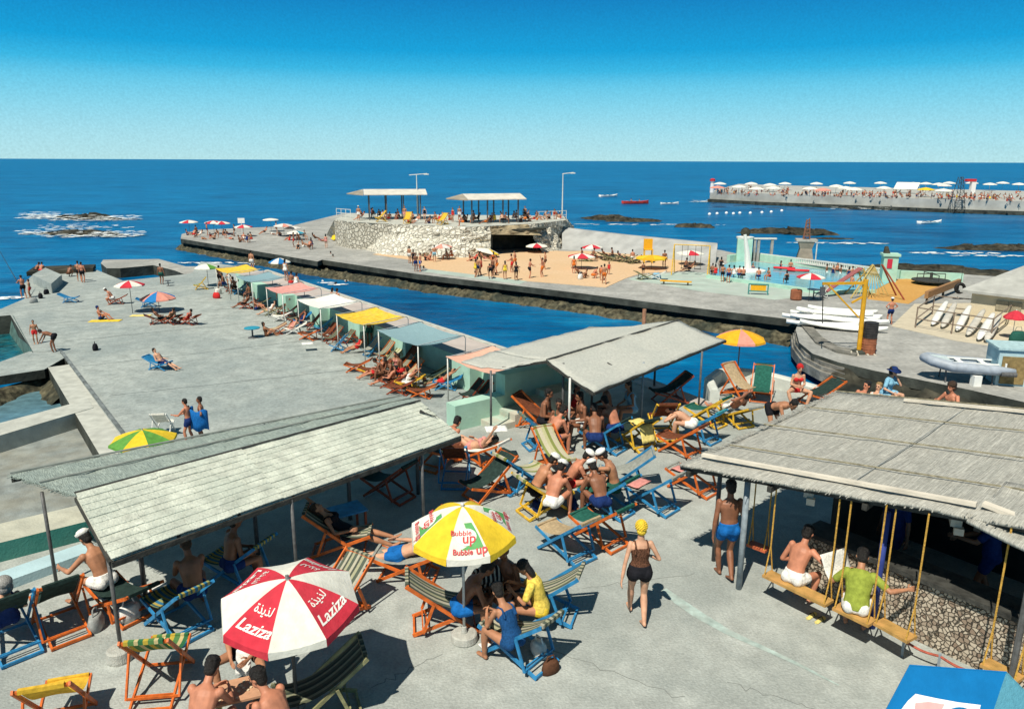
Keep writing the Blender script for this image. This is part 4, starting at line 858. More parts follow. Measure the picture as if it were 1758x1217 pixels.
# ================================================================ awnings of the terrace
shing = mat('shingle_pale', (.53, .55, .47), .85, .16, 3.2, .5, 30, .15, var2=.55, scale2=1.3, col2=(.38, .42, .36), grain=(20, .12))
matg = mat('reed_mat_green', (.31, .36, .32), .9, .24, 9, .7, 9, .1, var2=.4, scale2=.35, col2=(.23, .28, .265), stretch=(1.6, .12, 1), rot=R(128), grain=(14, .14))
matc = mat('canvas_mat', (.48, .48, .43), .9, .09, 16, .5, 60, .1, var2=.3, scale2=.9, col2=(.37, .39, .36))
matr = mat('reed_mat_grey', (.41, .40, .355), .95, .30, 9, .55, 9, .1, var2=.45, scale2=.30, col2=(.30, .30, .27), stretch=(3.5, .07, 1), rot=R(43), grain=(18, .16))
wood_d = mat('beam_dark', (.045, .045, .04), .8, .3, 8, .3, 30); board = mat('board_white', (.66, .60, .50), .8, .12, 4, .2, 20, .15, var2=.3, scale2=2)
def quad_pt(a, b, c, d, u, v): return a.lerp(b, u).lerp(d.lerp(c, u), v)
def plate(mb, pts, th=.03, m=0):
    n = len(pts); up = V((0, 0, th)); o = [p for p in pts] + [p - up for p in pts]
    nn = (pts[1] - pts[0]).cross(pts[2] - pts[0]).z; idx = list(range(n)) if nn > 0 else list(range(n))[::-1]
    mb.add(o, [idx, [i + n for i in idx[::-1]]] + [(idx[i], idx[i] + n, idx[(i + 1) % n] + n, idx[(i + 1) % n]) for i in range(n)], m)
E1, E2 = P(190, 962, ZT + 1.6), P(790, 748, ZT + 1.6); R1, R2_ = P(130, 850, ZT + 2.0), P(722, 690, ZT + 2.0)
K1, K2 = P(18, 815, ZT + 1.72), P(690, 681, ZT + 1.72)
t = thing('shade_canopy', 'long awning of pale shingles on thin posts, left side of the terrace', 'awning', (0, 0, 0))
mb = MB(); rows = 10
for k in range(rows):
    v0, v1 = k / rows, (k + 1.12) / rows; u = random.uniform(-.03, 0)
    while u < 1:
        w = random.uniform(.075, .13); w = .4 - u if u < .4 < u + w + .03 else w; ua, ub = max(u, 0) + .0003, min(u + w, 1) - .0003; u += w
        if ub - ua < .01: continue
        j = random.uniform(-.006, .006); e = random.uniform(-.005, .01)
        a, b, c, d = (quad_pt(R1, R2_, E2, E1, ua, v0), quad_pt(R1, R2_, E2, E1, ub, v0), quad_pt(R1, R2_, E2, E1, ub, min(v1, 1.02) + e), quad_pt(R1, R2_, E2, E1, ua, min(v1, 1.02) + e + random.uniform(-.004, .004)))
        brk = .022 if ua < .40 else 0; z0, z1 = V((0, 0, .010 + brk + j * .3)), V((0, 0, .023 + brk + j * .3 + random.uniform(-.002, .004)))
        plate(mb, [a + z0, b + z0, c + z1, d + z1], .012)
plate(mb, [R1.lerp(E1, .02) - V((0, 0, .012)), R2_.lerp(E2, .02) - V((0, 0, .012)), E2 - V((0, 0, .012)), E1 - V((0, 0, .012))], .012)
mb.build('shingle_roof', shing, t)
w0, w1 = quad_pt(R1, R2_, E2, E1, .955, .28), quad_pt(R1, R2_, E2, E1, .985, .50); tag(MB().tube([w0 + V((0, 0, .07)), w0.lerp(w1, .3) + V((0, 0, .06)), w1 + V((0, 0, .06))], [.035, .015, .01], 6).build('stick', wood_d), 'dark stick lying on the right end of the shingle awning', 'stick')
mb = MB(); nu, nv = 40, 6; vs = [quad_pt(K1, K2, R2_, R1, i / nu, j / nv) + V((0, 0, .03 * fbm(i * .5, j * .8, 3) - .02)) for i in range(nu + 1) for j in range(nv + 1)]
mb.add(vs, [(i * 7 + j, (i + 1) * 7 + j, (i + 1) * 7 + j + 1, i * 7 + j + 1) for i in range(nu) for j in range(nv)])
o = mb.build('mat_roof', matg, t); md = o.modifiers.new('thickness', 'SOLIDIFY'); md.thickness = .025
for v in (.0, .48, .99):
    mb = MB(); mb.beam(K1.lerp(R1, v) + V((0, 0, .035)), K2.lerp(R2_, v) + V((0, 0, .035)), .05, .02); mb.build('batten', wood_d if v > .9 else mat('batten_grey', (.2, .22, .2), .9), t)
mb = MB(); mb.beam(E1 - V((0, 0, .06)), E2 - V((0, 0, .06)), .07, .08); mb.beam(R1 - V((0, 0, .09)), R2_ - V((0, 0, .09)), .07, .10); mb.beam(K1 - V((0, 0, .09)), K2 - V((0, 0, .09)), .06, .08); mb.build('beam', wood_d, t)
mb = MB()
for i in range(8): u = i / 7; mb.beam(quad_pt(R1, R2_, E2, E1, u, 0) - V((0, 0, .06)), quad_pt(R1, R2_, E2, E1, u, 1) - V((0, 0, .04)), .05, .06)
mb.build('rafters', wood_d, t)
def post(b, h, r=.028, m=None, parent=None, lean=0): MB().tube([b, b + V((0, 0, h))], r, 8).build('post', m or POLE, parent or t, True)
post(P(98, 1007), 1.68); b2_ = P(210, 1130); post(b2_, 1.62)
for q in ((500, 856), (724, 774)): e = P(*q, ZT + 1.56); post(V((e.x, e.y, ZT)), 1.56)
fringe_t = t
for u in (.12, .42, .72, .98): e = R1.lerp(R2_, u); post(V((e.x, e.y, ZT)), 1.92, .04)
MB().lathe([(.17, 0), (.175, .03), (.165, .16), (.14, .18), (.03, .182)], b2_ - V((.02, .02, 0)), 20).build('post_base', CEM, t)
# middle awning
e1, e2 = P(1020, 672, ZT + 1.6), P(1246, 583, ZT + 1.6); r1, r2 = P(940, 617, ZT + 1.92), P(1166, 549, ZT + 1.92)
t = thing('shade_canopy', 'pale canvas awning with dark ridge slot standing over the shaded crowd, middle of the terrace', 'awning', (0, 0, 0))
def sheet_roof(name, a, b, c, d, m, par, nu=24, nv=8, amp=.035, th=.025, sd=0):
    mb = MB(); w = nv + 1
    vs = [quad_pt(a, b, c, d, i / nu, j / nv) + V((0, 0, amp * fbm(i * .35 + sd, j * .6, sd) - .05 * math.sin(math.pi * j / nv))) for i in range(nu + 1) for j in range(w)]
    mb.add(vs, [(i * w + j, i * w + j + 1, (i + 1) * w + j + 1, (i + 1) * w + j) for i in range(nu) for j in range(nv)])
    o = mb.build(name, m, par, True); md = o.modifiers.new('thickness', 'SOLIDIFY'); md.thickness = th; return o
sheet_roof('front_roof', r1, r2, e2, e1, matc, t, sd=1)
up = V((.04, .05, -.02)); sheet_roof('back_roof', P(850, 602, ZT + 1.78), P(1012, 562, ZT + 1.72), r2 + up, r1 + up, matc, t, sd=5)
sheet_roof('side_flap', P(792, 621, ZT + 1.72), P(850, 602, ZT + 1.78), r1 + up * 1.2, P(862, 632, ZT + 1.74), matc, t, 12, 6, sd=9)
mb = MB(); mb.beam(r1 - V((0, 0, .02)), r2 - V((0, 0, .02)), .09, .05); mb.beam(e1 - V((0, 0, .05)), e2 - V((0, 0, .05)), .06, .06); mb.beam(P(862, 632, ZT + 1.70), r1 - V((0, 0, .06)), .05, .06); mb.build('beam', wood_d, t)
mb = MB()
for i in range(5): u = i / 4; mb.beam(r1.lerp(r2, u) - V((0, 0, .1)), e1.lerp(e2, u) - V((0, 0, .08)), .05, .06)
mb.build('rafters', wood_d, t)
for q, h, m in (((976, 762), 1.70, WPOLE), ((965, 742), 1.85, POLE), ((1199, 700), 1.66, POLE), ((1100, 724), 1.66, POLEG)): post(P(*q), h, .03, m)
for q, h in (((843, 748), 1.72),): post(P(*q), h, .028, POLE); MB().lathe([(.13, 0), (.12, .12), (.03, .14)], P(*q), 12).build('post_base', CEM, t)
for u in (.3, .8): e = r1.lerp(r2, u); post(V((e.x, e.y, ZT)), 1.8, .035)
MB().tube([P(1105, 552, 0.0) * 0 + V((P(1104, 700).x, P(1104, 700).y + 6, ZT - 1)), V((P(1104, 700).x, P(1104, 700).y + 6, ZT + PH(1104, 530, V((P(1104, 700).x, P(1104, 700).y + 6, ZT))))) ], .06, 8)
# mooring post behind the middle awning
b = P(1104, 585, 0); h = PH(1104, 531, b)
tag(MB().tube([b - V((0, 0, 2)), b + V((0, 0, h))], .13, 10).build('mooring_post', mat('post_rust', (.42, .20, .11), .85, .2, 6, .3)), 'short reddish mooring post behind the ridge of the middle awning', 'post')
# right roof and its snack counter
FL, FRr, BL = P(1167, 797, ZT + 2.0), P(1668, 886, ZT + 2.42), P(1437, 671, ZT + 2.12); rd = (BL - FL); fd_ = (FRr - FL).normalized(); BR = FRr + rd
t = thing('shade_canopy', 'big flat grey reed roof with long white board along its front edge', 'roof', (0, 0, 0))
FR3, BR3 = FRr + fd_ * 3.4, BR + fd_ * 3.4
sheet_roof('reed_roof', BL, BR3 + V((0, 0, .02)), FR3, FL, matr, t, 40, 14, .03, .05, sd=11)
for v, ua, ub in ((.22, .02, .72), (.47, .0, .75), (.73, .02, .6), (.985, 0, 1)):
    a, b = FL.lerp(BL, v), FR3.lerp(BR3, v); MB().beam(a.lerp(b, ua) + V((0, 0, .02)), a.lerp(b, ub) + V((0, 0, .02)), .016, .02).build('batten', mat('batten_straw', (.27, .24, .16), .9, .3, 10), t)
for u in (.33,): MB().beam(FL.lerp(FR3, u).lerp(BL.lerp(BR3, u), .1) + V((0, 0, .0)), FL.lerp(FR3, u).lerp(BL.lerp(BR3, u), .95) + V((0, 0, .0)), .012, .012).build('seam', mat('seam_grey', (.27, .28, .27), .9), t)
a, b = FL.lerp(BL, .08), FRr.lerp(BR, .055); mb = MB(); mb.beam(a + (b - a) * .03 + V((0, 0, .06)), a + (b - a) * .99 + V((0, 0, .05)), .085, .05); mb.build('front_board', board, t)
a, b = BL.lerp(FL, .07), BR3.lerp(FR3, .07); mb = MB(); mb.beam(a.lerp(b, .19) + V((0, 0, .05)), a.lerp(b, .62) + V((0, 0, .05)), .07, .05); mb.build('rear_board', board, t)
a = BL.lerp(BR3, .50).lerp(FL.lerp(FR3, .5), .26); mb = MB(); mb.beam(a + V((0, 0, .06)), a + V((.9, -.45, .06)), .07, .05); mb.build('loose_board', board, t)
def fringe(a, b, out, n, par, m):
    mb = MB()
    for i in range(n):
        p = a.lerp(b, random.random()); L = random.uniform(.015, .075); q = p + out * L + V((random.uniform(-.03, .03), random.uniform(-.03, .03), -L * random.uniform(.1, .5))); mb.beam(p - out * .1 + V((0, 0, random.uniform(-.03, .0))), q, random.uniform(.008, .02), .008)
    o = mb.build('reed_fringe', m, par); o['kind'] = 'stuff'
fringe(FL, FR3, (FL - BL).normalized(), 160, t, matr); fringe(FL, BL, -fd_, 260, t, matr); fringe(BL, BR3, (BL - FL).normalized(), 220, t, matr)
mb = MB(); mb.beam(FL + V((.05, .1, -.08)), FR3 + V((.05, .1, -.08)), .07, .09); mb.beam(BL - V((0, 0, .1)), BR3 - V((0, 0, .1)), .08, .1)
for u in (.02, .2, .38, .56, .74, .92): mb.beam(FL.lerp(FR3, u) - V((0, 0, .15)), BL.lerp(BR3, u) - V((0, 0, .15)), .07, .09)
mb.build('beam', wood_d, t)
post(P(1268, 1010), 1.93, .05, POLEG); post(P(1225, 962), 1.95, .04, POLE)
for u in (.42, .66): e = FL.lerp(FR3, u); post(V((e.x + .3, e.y + .55, ZT)), 1.9, .05, mat('post_blue', (.03, .05, .22), .6), t)
for u in (.05, .4, .8): e = BL.lerp(BR3, u); post(V((e.x - .15, e.y - .2, ZT)), 2.0, .05)
for q in ((1392, 852), (1645, 902)):
    e = P(*q, ZT + 1.86); mb = MB(); mb.box(e + V((.02, .12, .05)), (.14, .36, .11), R(-25)); mb.box(e + V((-.02, -.06, -.05)), (.12, .10, .10), R(-25), 1); mb.build('beam_end', [CEM, board], t)
fringe(K1, K2, (K1 - R1).normalized(), 260, fringe_t, matg); fringe(K1, R1, (R1 - R2_).normalized(), 90, fringe_t, matg)
# second hipped panel at the right edge
t2 = thing('shade_canopy', 'smaller slanting reed roof with white edge board at right edge of view', 'roof', (0, 0, 0))
a_, b_, c_, d_ = P(1660, 892, ZT + 2.40), P(1726, 826, ZT + 2.50), P(1950, 870, ZT + 2.50), P(1900, 1010, ZT + 2.15)
sheet_roof('reed_roof', b_, c_, d_, a_, matr, t2, 16, 10, .02, .05, sd=21)
mb = MB(); q = lambda u, v: a_.lerp(b_, v).lerp(d_.lerp(c_, v), u); mb.beam(q(.02, .32) + V((0, 0, .06)), q(.98, .32) + V((0, 0, .06)), .12, .05); mb.build('edge_board', board, t2)
for u in (.5, .98): e = q(u, .1); MB().tube([V((e.x, e.y, ZT)), e], .04, 8).build('post', POLE, t2)
# counter with pebble front, dark bar room behind
ca, cb = P(1372, 1008), P(1664, 1147); cd = (cb - ca).normalized(); cn = V((-cd.y, cd.x, 0)); cn = cn if cn.y > 0 else -cn
ca2, cb2 = ca + cn * .05, ca + cd * 6.9 + cn * .05
t = thing('bar_counter', 'low bar counter faced with pebbles under the big reed roof', 'counter', (ca2.x, ca2.y, ZT), math.atan2(cd.y, cd.x)); Lc = (cb2 - ca2).length
mb = MB(); mb.box((Lc / 2, .16, .48), (Lc, .3, .96)); mb.build('pebble_front', pebble, t); MB().box((Lc / 2, .2, 1.0), (Lc + .1, .55, .07)).build('counter_top', wood_d, t)
t = thing('bar_room', 'dark bar room behind the pebble counter under the reed roof', 'bar', (ca2.x, ca2.y, ZT), math.atan2(cd.y, cd.x))
dkw = mat('wall_bar_shade', (.035, .032, .028), .9, .2, 3)  # near-black colour paints the bar's deep shade into its walls
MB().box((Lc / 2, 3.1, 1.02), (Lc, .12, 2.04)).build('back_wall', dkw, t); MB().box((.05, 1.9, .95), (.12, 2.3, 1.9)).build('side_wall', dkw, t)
mb = MB()
for z in (.7, 1.1, 1.5): mb.box((Lc / 2, 2.9, z), (Lc - .4, .26, .03))
mb.build('shelf', wood_d, t)
bt = flat('bottle_green', (.03, .12, .09), .2); bw_ = flat('tin_pale', (.35, .42, .45), .4)
for i in range(10): mb = MB(); mb.lathe([(.035, 0), (.035, .16), (.014, .22), (.014, .28)], (0, 0, 0), 8); o = mb.build('bottle', bt if i % 3 else bw_, None, True); w = Matrix.Rotation(math.atan2(cd.y, cd.x), 3, 'Z') @ V((.8 + i * .5, 2.88, 1.118 + (.4 if i % 2 else 0))); o.location = (ca2.x + w.x, ca2.y + w.y, ZT + w.z); tag(o, 'small bottle on the dark bar room shelf', 'bottle', 'bottles on the bar shelf')
t = thing('barrier', 'low red chain barrier on short grey stakes before the pebble counter', 'barrier', (0, 0, ZT))
pa, pb = P(1548, 1126), P(1674, 1184); mb = MB(); pts = [pa.lerp(pb, i / 16) - V((0, 0, ZT)) + V((0, 0,   .26 - .04 * math.sin(math.pi * ((i / 8) % 1)))) for i in range(17)]; mb.tube(pts, .018, 6); mb.build('rail', mat('rail_red', (.35, .08, .05), .7, .2, 20), t)
for u in (0, .5, 1): q = pa.lerp(pb, u) - V((0, 0, ZT)); MB().tube([q, q + V((0, 0, .30))], .02, 6).build('stake', POLEG, t)
# swings
rope = mat('rope_yellow', (.58, .33, .06), .8, .2, 30, .5, 80); seatm = mat('swing_seat', (.44, .26, .08), .7, .2, 6, .2, 30, .2, var2=.3, scale2=3, col2=(.45, .18, .08))
SWG = []
def swing(label, l, r, hl, hr, zs=.45, wd=.24):
    a, b = P(*l, ZT + zs), P(*r, ZT + zs); c = (a + b) / 2; d = (b - a); rz = math.atan2(d.y, d.x); Ls = d.length
    t = thing('swing', label, 'swing', (c.x, c.y, ZT), rz, 'swings hung from the reed roof')
    MB().box((0, 0, zs), (Ls, wd, .045)).build('seat', seatm, t)
    for s in (-1, 1):
        k = V((s * (Ls / 2 - .03), 0, zs + .5)); wp = c + Matrix.Rotation(rz, 3, 'Z') @ V((s * (Ls / 2 - .03), 0, 0)); dd = FR3 - FL; uu = max(0, min(1, (wp - FL).dot(dd) / dd.dot(dd))); top = V((s * (Ls / 2 - .03), .0, FL.lerp(FR3, uu).z - ZT - .03)); mb = MB(); mb.tube([k, top], .013, 6)
        for y in (-1, 1): mb.tube([V((s * (Ls / 2 - .03), y * (wd / 2 - .01), zs)), k], .011, 6)
        mb.build('rope', rope, t)
    SWG.append((c, rz)); return t
swing('long yellow swing seat holding the man with sunburnt back', (1316, 984), (1424, 1036), 0, 0)
swing('yellow swing seat holding the man in green shirt', (1436, 1040), (1498, 1070), 0, 0)
swing('empty yellow swing seat right of the man in green shirt', (1508, 1066), (1566, 1098), 0, 0)
swing('empty yellow swing at lower right near the blue canopy', (1690, 1136), (1752, 1168), 0, 0)
t_ = swing('small red swing seat hanging behind the post with the man in trunks', (1286, 932), (1318, 944), 0, 0, .40, .2); [setattr(c.data, 'name', 'seat_red') or c.data.materials.clear() or c.data.materials.append(mat('seat_red', (.5, .12, .05), .7, .2, 6)) for c in t_.children if c.name.startswith('seat')]
# hipped blue canopy at the bottom right
t = thing('blue_canopy', 'blue fabric canopy with white sign panel at the bottom right corner', 'canopy', (0, 0, 0))
bb = mat('fabric_blue', (.005, .14, .36), .85, .06, 6, .15, 40, .1); bl = mat('fabric_blue_lit', (.12, .36, .46), .85, .08, 20, .2, 60, .1)  # same blue fabric, paler on the right side to paint in its stronger light
g1, g2 = P(1562, 1140, ZT + 2.15), P(1728, 1152, ZT + 2.15); f1, f2 = P(1506, 1245, ZT + 1.75), P(1690, 1265, ZT + 1.75); h1, h2 = g1 + V((.15, .42, -.75)), g2 + V((.35, .36, -.75))
mb = MB(); gv = [quad_pt(g1, g2, f2, f1, i / 12, j / 8) for i in range(13) for j in range(9)]; mb.add(gv, [(i * 9 + j, i * 9 + j + 1, (i + 1) * 9 + j + 1, (i + 1) * 9 + j) for i in range(12) for j in range(8)], 0); h3 = P(1790, 1215, ZT + 1.68); mb.add([g2, h3, f2], [(0, 2, 1)], 1); mb.add([g1, h1, h2, g2], [(0, 3, 2, 1)], 0); mb.add([g2, h2, h3], [(0, 2, 1)], 1); mb.add([g1, f1, h1], [(0, 2, 1)], 0)
o = mb.build('fabric', [bb, bl], t); md = o.modifiers.new('thickness', 'SOLIDIFY'); md.thickness = .012
cc_ = (f1 + f2 + g1 + g2) / 4
for e in (f1.lerp(cc_, .3), f2.lerp(cc_, .3), h1.lerp(cc_, .4), h2.lerp(cc_, .4)): MB().tube([V((e.x, e.y, ZT)), e - V((0, 0, .01))], .025, 8).build('post', POLEG, t)
n_ = (f1 - g1).cross(g2 - g1).normalized(); n_ = n_ if n_.z > 0 else -n_
def onface(u, v, lift): return quad_pt(g1, g2, f2, f1, u, v) + n_ * lift
mb = MB()
def fan(pts, lift, m):
    cu, cv = sum(p[0] for p in pts) / len(pts), sum(p[1] for p in pts) / len(pts); n = len(pts); vs = [onface(cu, cv, lift)]
    for k in (.25, .5, .75, 1): vs += [onface(cu + (u - cu) * k, cv + (v - cv) * k, lift) for u, v in pts]
    mb.add(vs, [(0, 1 + i, 1 + (i + 1) % n) for i in range(n)] + [(1 + r * n + i, 1 + (r + 1) * n + i, 1 + (r + 1) * n + (i + 1) % n, 1 + r * n + (i + 1) % n) for r in range(3) for i in range(n)], m)
fan([(.20, .46), (.42, .50), (.64, .53), (.86, .54), (.88, .8), (.88, 1.0), (.6, 1.0), (.3, 1.0), (.10, 1.0), (.16, .58)], .010, 0)
fan([(.24, .60), (.36, .565), (.52, .58), (.50, 1.0), (.32, 1.0)], .014, 1)
fan([(.685 + .155 * math.cos(q), .80 + .20 * math.sin(q)) for q in (6.283 * i / 26 for i in range(26))], .018, 2)
mb.build('sign_panel', [flat('sign_white', (.76, .75, .72)), flat('sign_pink', (.62, .34, .33)), bb], t)
# ================================================================ near parasols with lettering
def laz(surf, T, par):
    latin = text_mesh('Laziza', 1, .35, .018)
    ar = text_mesh(''.join(chr(k) for k in (65171, 65196, 65267, 65196, 65247)), 1, 0, .015)
    wm = flat('print_white', (.78, .75, .68))
    for i in (0, 2, 4, 6):
        mb = on_gore(surf, T, i, *latin, .855, .20, .20); mb.build('lettering', wm, par)
        mb = on_gore(surf, T, i, *ar, .60, .125, .17); mb.build('lettering', wm, par)
b = P(512, 1236); hA = PH(483, 993, b)
parasol('large red and white parasol with Laziza lettering in the foreground', b, hA, .83, ['red', 'white'], hh=.34, rot=R(-136), tilt=R(9), tdir=R(-80), ribs=True, texts=laz, pole_r=.022, val=.10)
def bub(surf, T, par):
    rm = flat('print_red', (.55, .06, .06)); gm_ = flat('print_green', (.10, .33, .10)); wm = flat('print_white', (.78, .75, .68)); ym = flat('print_yellow', (.70, .60, .10))
    for i in (0, 2, 4, 6):
        sq = ([V((x, y, 0)) for y in (-1, -.5, 0, .5, 1) for x in (-.5, -.25, 0, .25, .5)], [(r * 5 + c, r * 5 + c + 1, r * 5 + c + 6, r * 5 + c + 5) for r in range(4) for c in range(4)])
        shp = ([V(p) for p in ((-.05, 1, 0), (.35, 1, 0), (.62, 0, 0), (.85, -1, 0), (-.35, -1, 0), (.0, -.75, 0), (.1, 0, 0))], [(0, 6, 2, 1), (6, 5, 3, 2), (5, 4, 3)])
        on_gore(surf, T, i, *shp, .64, .26, .22, .006).build('print', gm_, par)
        circ = ([V((math.cos(6.283 * k / 20), math.sin(6.283 * k / 20), 0)) for k in range(20)], [list(range(20))])
        on_gore(surf, T, i, [v + V((.0, .0, 0)) for v in circ[0]], circ[1], .66, .14, .14, .010).build('print', wm, par)
        for body, s, v0, dx, sh in (('Bubble', .105, .64, -.07, .1), ('up', .19, .76, .03, .1), ('Bubble', .10, .93, -.07, .1), ('up', .16, .94, .19, 0)):
            vs, fs = text_mesh(body, 1, sh, .02); vs = [v + V((dx / s, 0, 0)) for v in vs]
            on_gore(surf, T, i, vs, fs, v0, s, s * 1.15, .014).build('lettering', rm, par)
b = P(797, 1098); hA = PH(801, 868, b)
parasol('yellow and white parasol with Bubble up lettering on round cement foot', b, hA, .76, ['white', 'yellow'], hh=.38, rot=R(-103), tilt=R(4), tdir=R(-90), ribs=True, texts=bub, pole='WPOLE', val=.10, foot=True)
def flo(surf, T, par): pass
b = P(1265, 655); parasol('orange and red parasol by the channel right of the middle awning', b, PH(1272, 566, b), .78, ['pink', 'orange', 'orange'], N=9, hh=.28, rot=R(-112), ribs=True, val=.08)
b = P(244, 738, ZL + 1.95); b = V((b.x, b.y, ZL)); parasol('yellow and green parasol behind the left awning', b, 1.95, .98, ['yellow', 'green'], hh=.30, rot=R(-100), ribs=True, val=.08)
# ================================================================ near chairs
def hd(loc, tgt): d = tgt - loc; return math.atan2(d.y, d.x)
def at(x, y, z=0, base=ZT): p = P(x, y, base + z); return V((p.x, p.y, base))
CL = [
 ('c1', (8, 1088), (38, 1132), 'blue', 'dark', 'up', 'blue deck chair with the grey haired woman at left edge'),
 ('c2', (95, 1062), (120, 1100), 'orange', 'dark', 'up', 'orange deck chair with empty dark sling, between grey haired woman and white capped man'),
 ('c3', (185, 1035), (235, 1066), 'orange', 'dark', 'low', 'orange deck chair under the white capped man beside the corner post'),
 ('c4', (282, 1060), (335, 1095), 'blue', 'bluestripe', 'std', 'blue deck chair with striped cloth left of the red and white parasol'),
 ('c5', (500, 1238), (600, 1214), 'olive', 'olivestripe', 'std', 'weathered olive deck chair with sagging sling below the red and white parasol'),
 ('c6', (292, 1150), (264, 1210), 'orange', 'greenstripe', 'up', 'orange deck chair with green and yellow striped sling near bottom left'),
 ('c7', (118, 1232), (96, 1292), 'orange', 'yellow', 'up', 'orange deck chair with yellow sling cut by the bottom edge'),
 ('c8', (545, 1082), (606, 1042), 'orange', 'greystripe', 'std', 'orange deck chair with grey striped sling right behind the red and white parasol'),
 ('c9', (655, 985), (745, 992), 'orange', 'grey', 'low', 'orange deck chair with man in blue trunks lying on it'),
 ('c10', (815, 1068), (716, 1076), 'orange', 'greystripe', 'std', 'orange deck chair with striped sling left of the cement parasol foot'),
 ('c11', (880, 1045), (988, 1064), 'blue', 'greystripe', 'std', 'blue deck chair under the girl in yellow shirt'),
 ('c12', (848, 1105), (938, 1152), 'blue', 'greystripe', 'std', 'blue deck chair under the woman in blue swimsuit'),
 ('c13', (945, 935), (1002, 966), 'blue', 'tan', 'std', 'empty blue deck chair with tan sling right of the yellow parasol'),
 ('c14', (1000, 915), (1060, 943), 'orange', 'green', 'std', 'empty orange deck chair with dark green sling behind the woman in yellow cap'),
 ('c15', (1010, 866), (1075, 889), 'blue', 'green', 'std', 'blue deck chair with green sling in front of the white capped card players'),
 ('c16', (1089, 860), (1150, 882), 'blue', 'grey', 'std', 'blue deck chair with pink towel over its foot end'),
 ('c17', (1158, 830), (1222, 852), 'orange', 'grey', 'std', 'orange deck chair half under the corner of the reed roof'),
 ('c18', (962, 871), (904, 886), 'yellow', 'paleyellow', 'std', 'yellow deck chair in front of the white capped card players'),
 ('c19', (918, 830), (870, 845), 'blue', 'paleyellow', 'std', 'blue deck chair with pale striped sling left of the white capped card players'),
 ('c20', (965, 815), (938, 796), 'orange', 'paleyellow', 'std', 'orange deck chair with pale striped sling behind the white capped card players'),
 ('c21', (1046, 836), (1100, 838), 'blue', 'grey', 'std', 'blue deck chair with wide grey sling right of the white capped card players'),
 ('c22', (965, 762), (902, 770), 'blue', 'bluestripe', 'std', 'blue deck chair under bare backed man left of the white awning pole'),
 ('c22b', (938, 736), (902, 730), 'orange', 'brown', 'std', 'orange deck chair with brown sling below the mint steps'),
 ('c23', (790, 786), (848, 802), 'orange', 'white', 'low', 'orange deck chair with sunbathing woman at right end of the shingle awning'),
 ('c24', (786, 812), (778, 841), 'blue', 'brown', 'up', 'blue deck chair with brown sling seen from behind'),
 ('c25', (818, 858), (856, 846), 'orange', 'dark', 'std', 'orange deck chair with dark sling above the yellow parasol'),
 ('c26', (640, 845), (698, 862), 'red', 'dark', 'std', 'dark red deck chair standing empty in the shade of the shingle awning'),
 ('c27', (768, 792), (742, 806), 'orange', 'dark', 'low', 'orange deck chair under hunched bather at the awning end post'),
 ('c28', (625, 945), (545, 948), 'orange', 'greystripe', 'std', 'orange deck chair with bather in the shade beside the blue table'),
 ('c4b', (385, 992), (442, 1006), 'blue', 'bluestripe', 'std', 'blue deck chair in deep shade behind the red and white parasol'),
 ('c30', (1012, 764), (1062, 777), 'blue', 'dark', 'std', 'blue deck chair at the edge of the middle awning shade'),
 ('c31', (1072, 757), (1110, 776), 'yellow', 'dark', 'std', 'yellow deck chair with cream towel hung on it'),
 ('c32', (1128, 736), (1146, 760), 'yellow', 'brown', 'up', 'yellow deck chair with brown sling seen from behind'),
 ('c33', (1192, 722), (1232, 733), 'yellow', 'green', 'std', 'yellow deck chair beside the crouching bather'),
 ('c34', (1172, 746), (1228, 762), 'blue', 'teal', 'std', 'blue deck chair with teal sling between yellow and orange ones'),
 ('c35', (1238, 716), (1284, 737), 'yellow', 'grey', 'low', 'yellow deck chair with bather reclining left of the bending man'),
 ('c36', (1146, 772), (1192, 786), 'orange', 'brown', 'std', 'empty orange deck chair just left of the reed roof edge'),
 ('c37', (1132, 692), (1166, 690), 'red', 'dark', 'std', 'dark deck chair in the shade at far post of the middle awning'),
 ('c38', (1284, 688), (1246, 676), 'orange', 'tan', 'up', 'orange deck chair with tan sling by the pale sea corner parapet'),
 ('c39', (1304, 696), (1308, 676), 'orange', 'green', 'up', 'orange deck chair with dark green sling by the pale sea corner parapet'),
 ('c40', (1386, 694), (1416, 690), 'orange', 'dark', 'low', 'deck chair with dark sling right of the woman in red cap'),
]
CHR = {}
for cid, pf, pr, f, s, v, lab in CL:
    c, rz = by2(pf, pr); CHR[cid] = (c, rz); chair(lab, c, rz, f, s, var=v)
c, rz = by2((286, 742), (277, 752), ZL); chair('white deck chair on the low deck behind the yellow and green parasol', c, rz, 'white', 'white', 'folding deck chairs on the low deck', 'up')
def onchair(cid, label, pose='lounge', **kw):
    c, rz = CHR[cid]; return person(label, c, rz + kw.pop('drz', 0), pose, near=True, **kw)
MT = lambda c: [('trunks', c)]; FS = lambda c: [('suit', c)]
SUITDOT = mat('cloth_dotted_brown', (.11, .05, .03), .85, .5, 60, .2, 80, .1); SHY = mat('cloth_yellow_print', (.74, .55, .10), .85, .2, 24, .2, 60, .1); STR = stripes('cloth_bw_stripe', [(.6, (.015, .015, .018)), (.4, (.55, .52, .45))], .075, 1)
SUITB = mat('cloth_swim_blue', (.01, .06, .17), .8, .2, 40, .2, 80, .15)
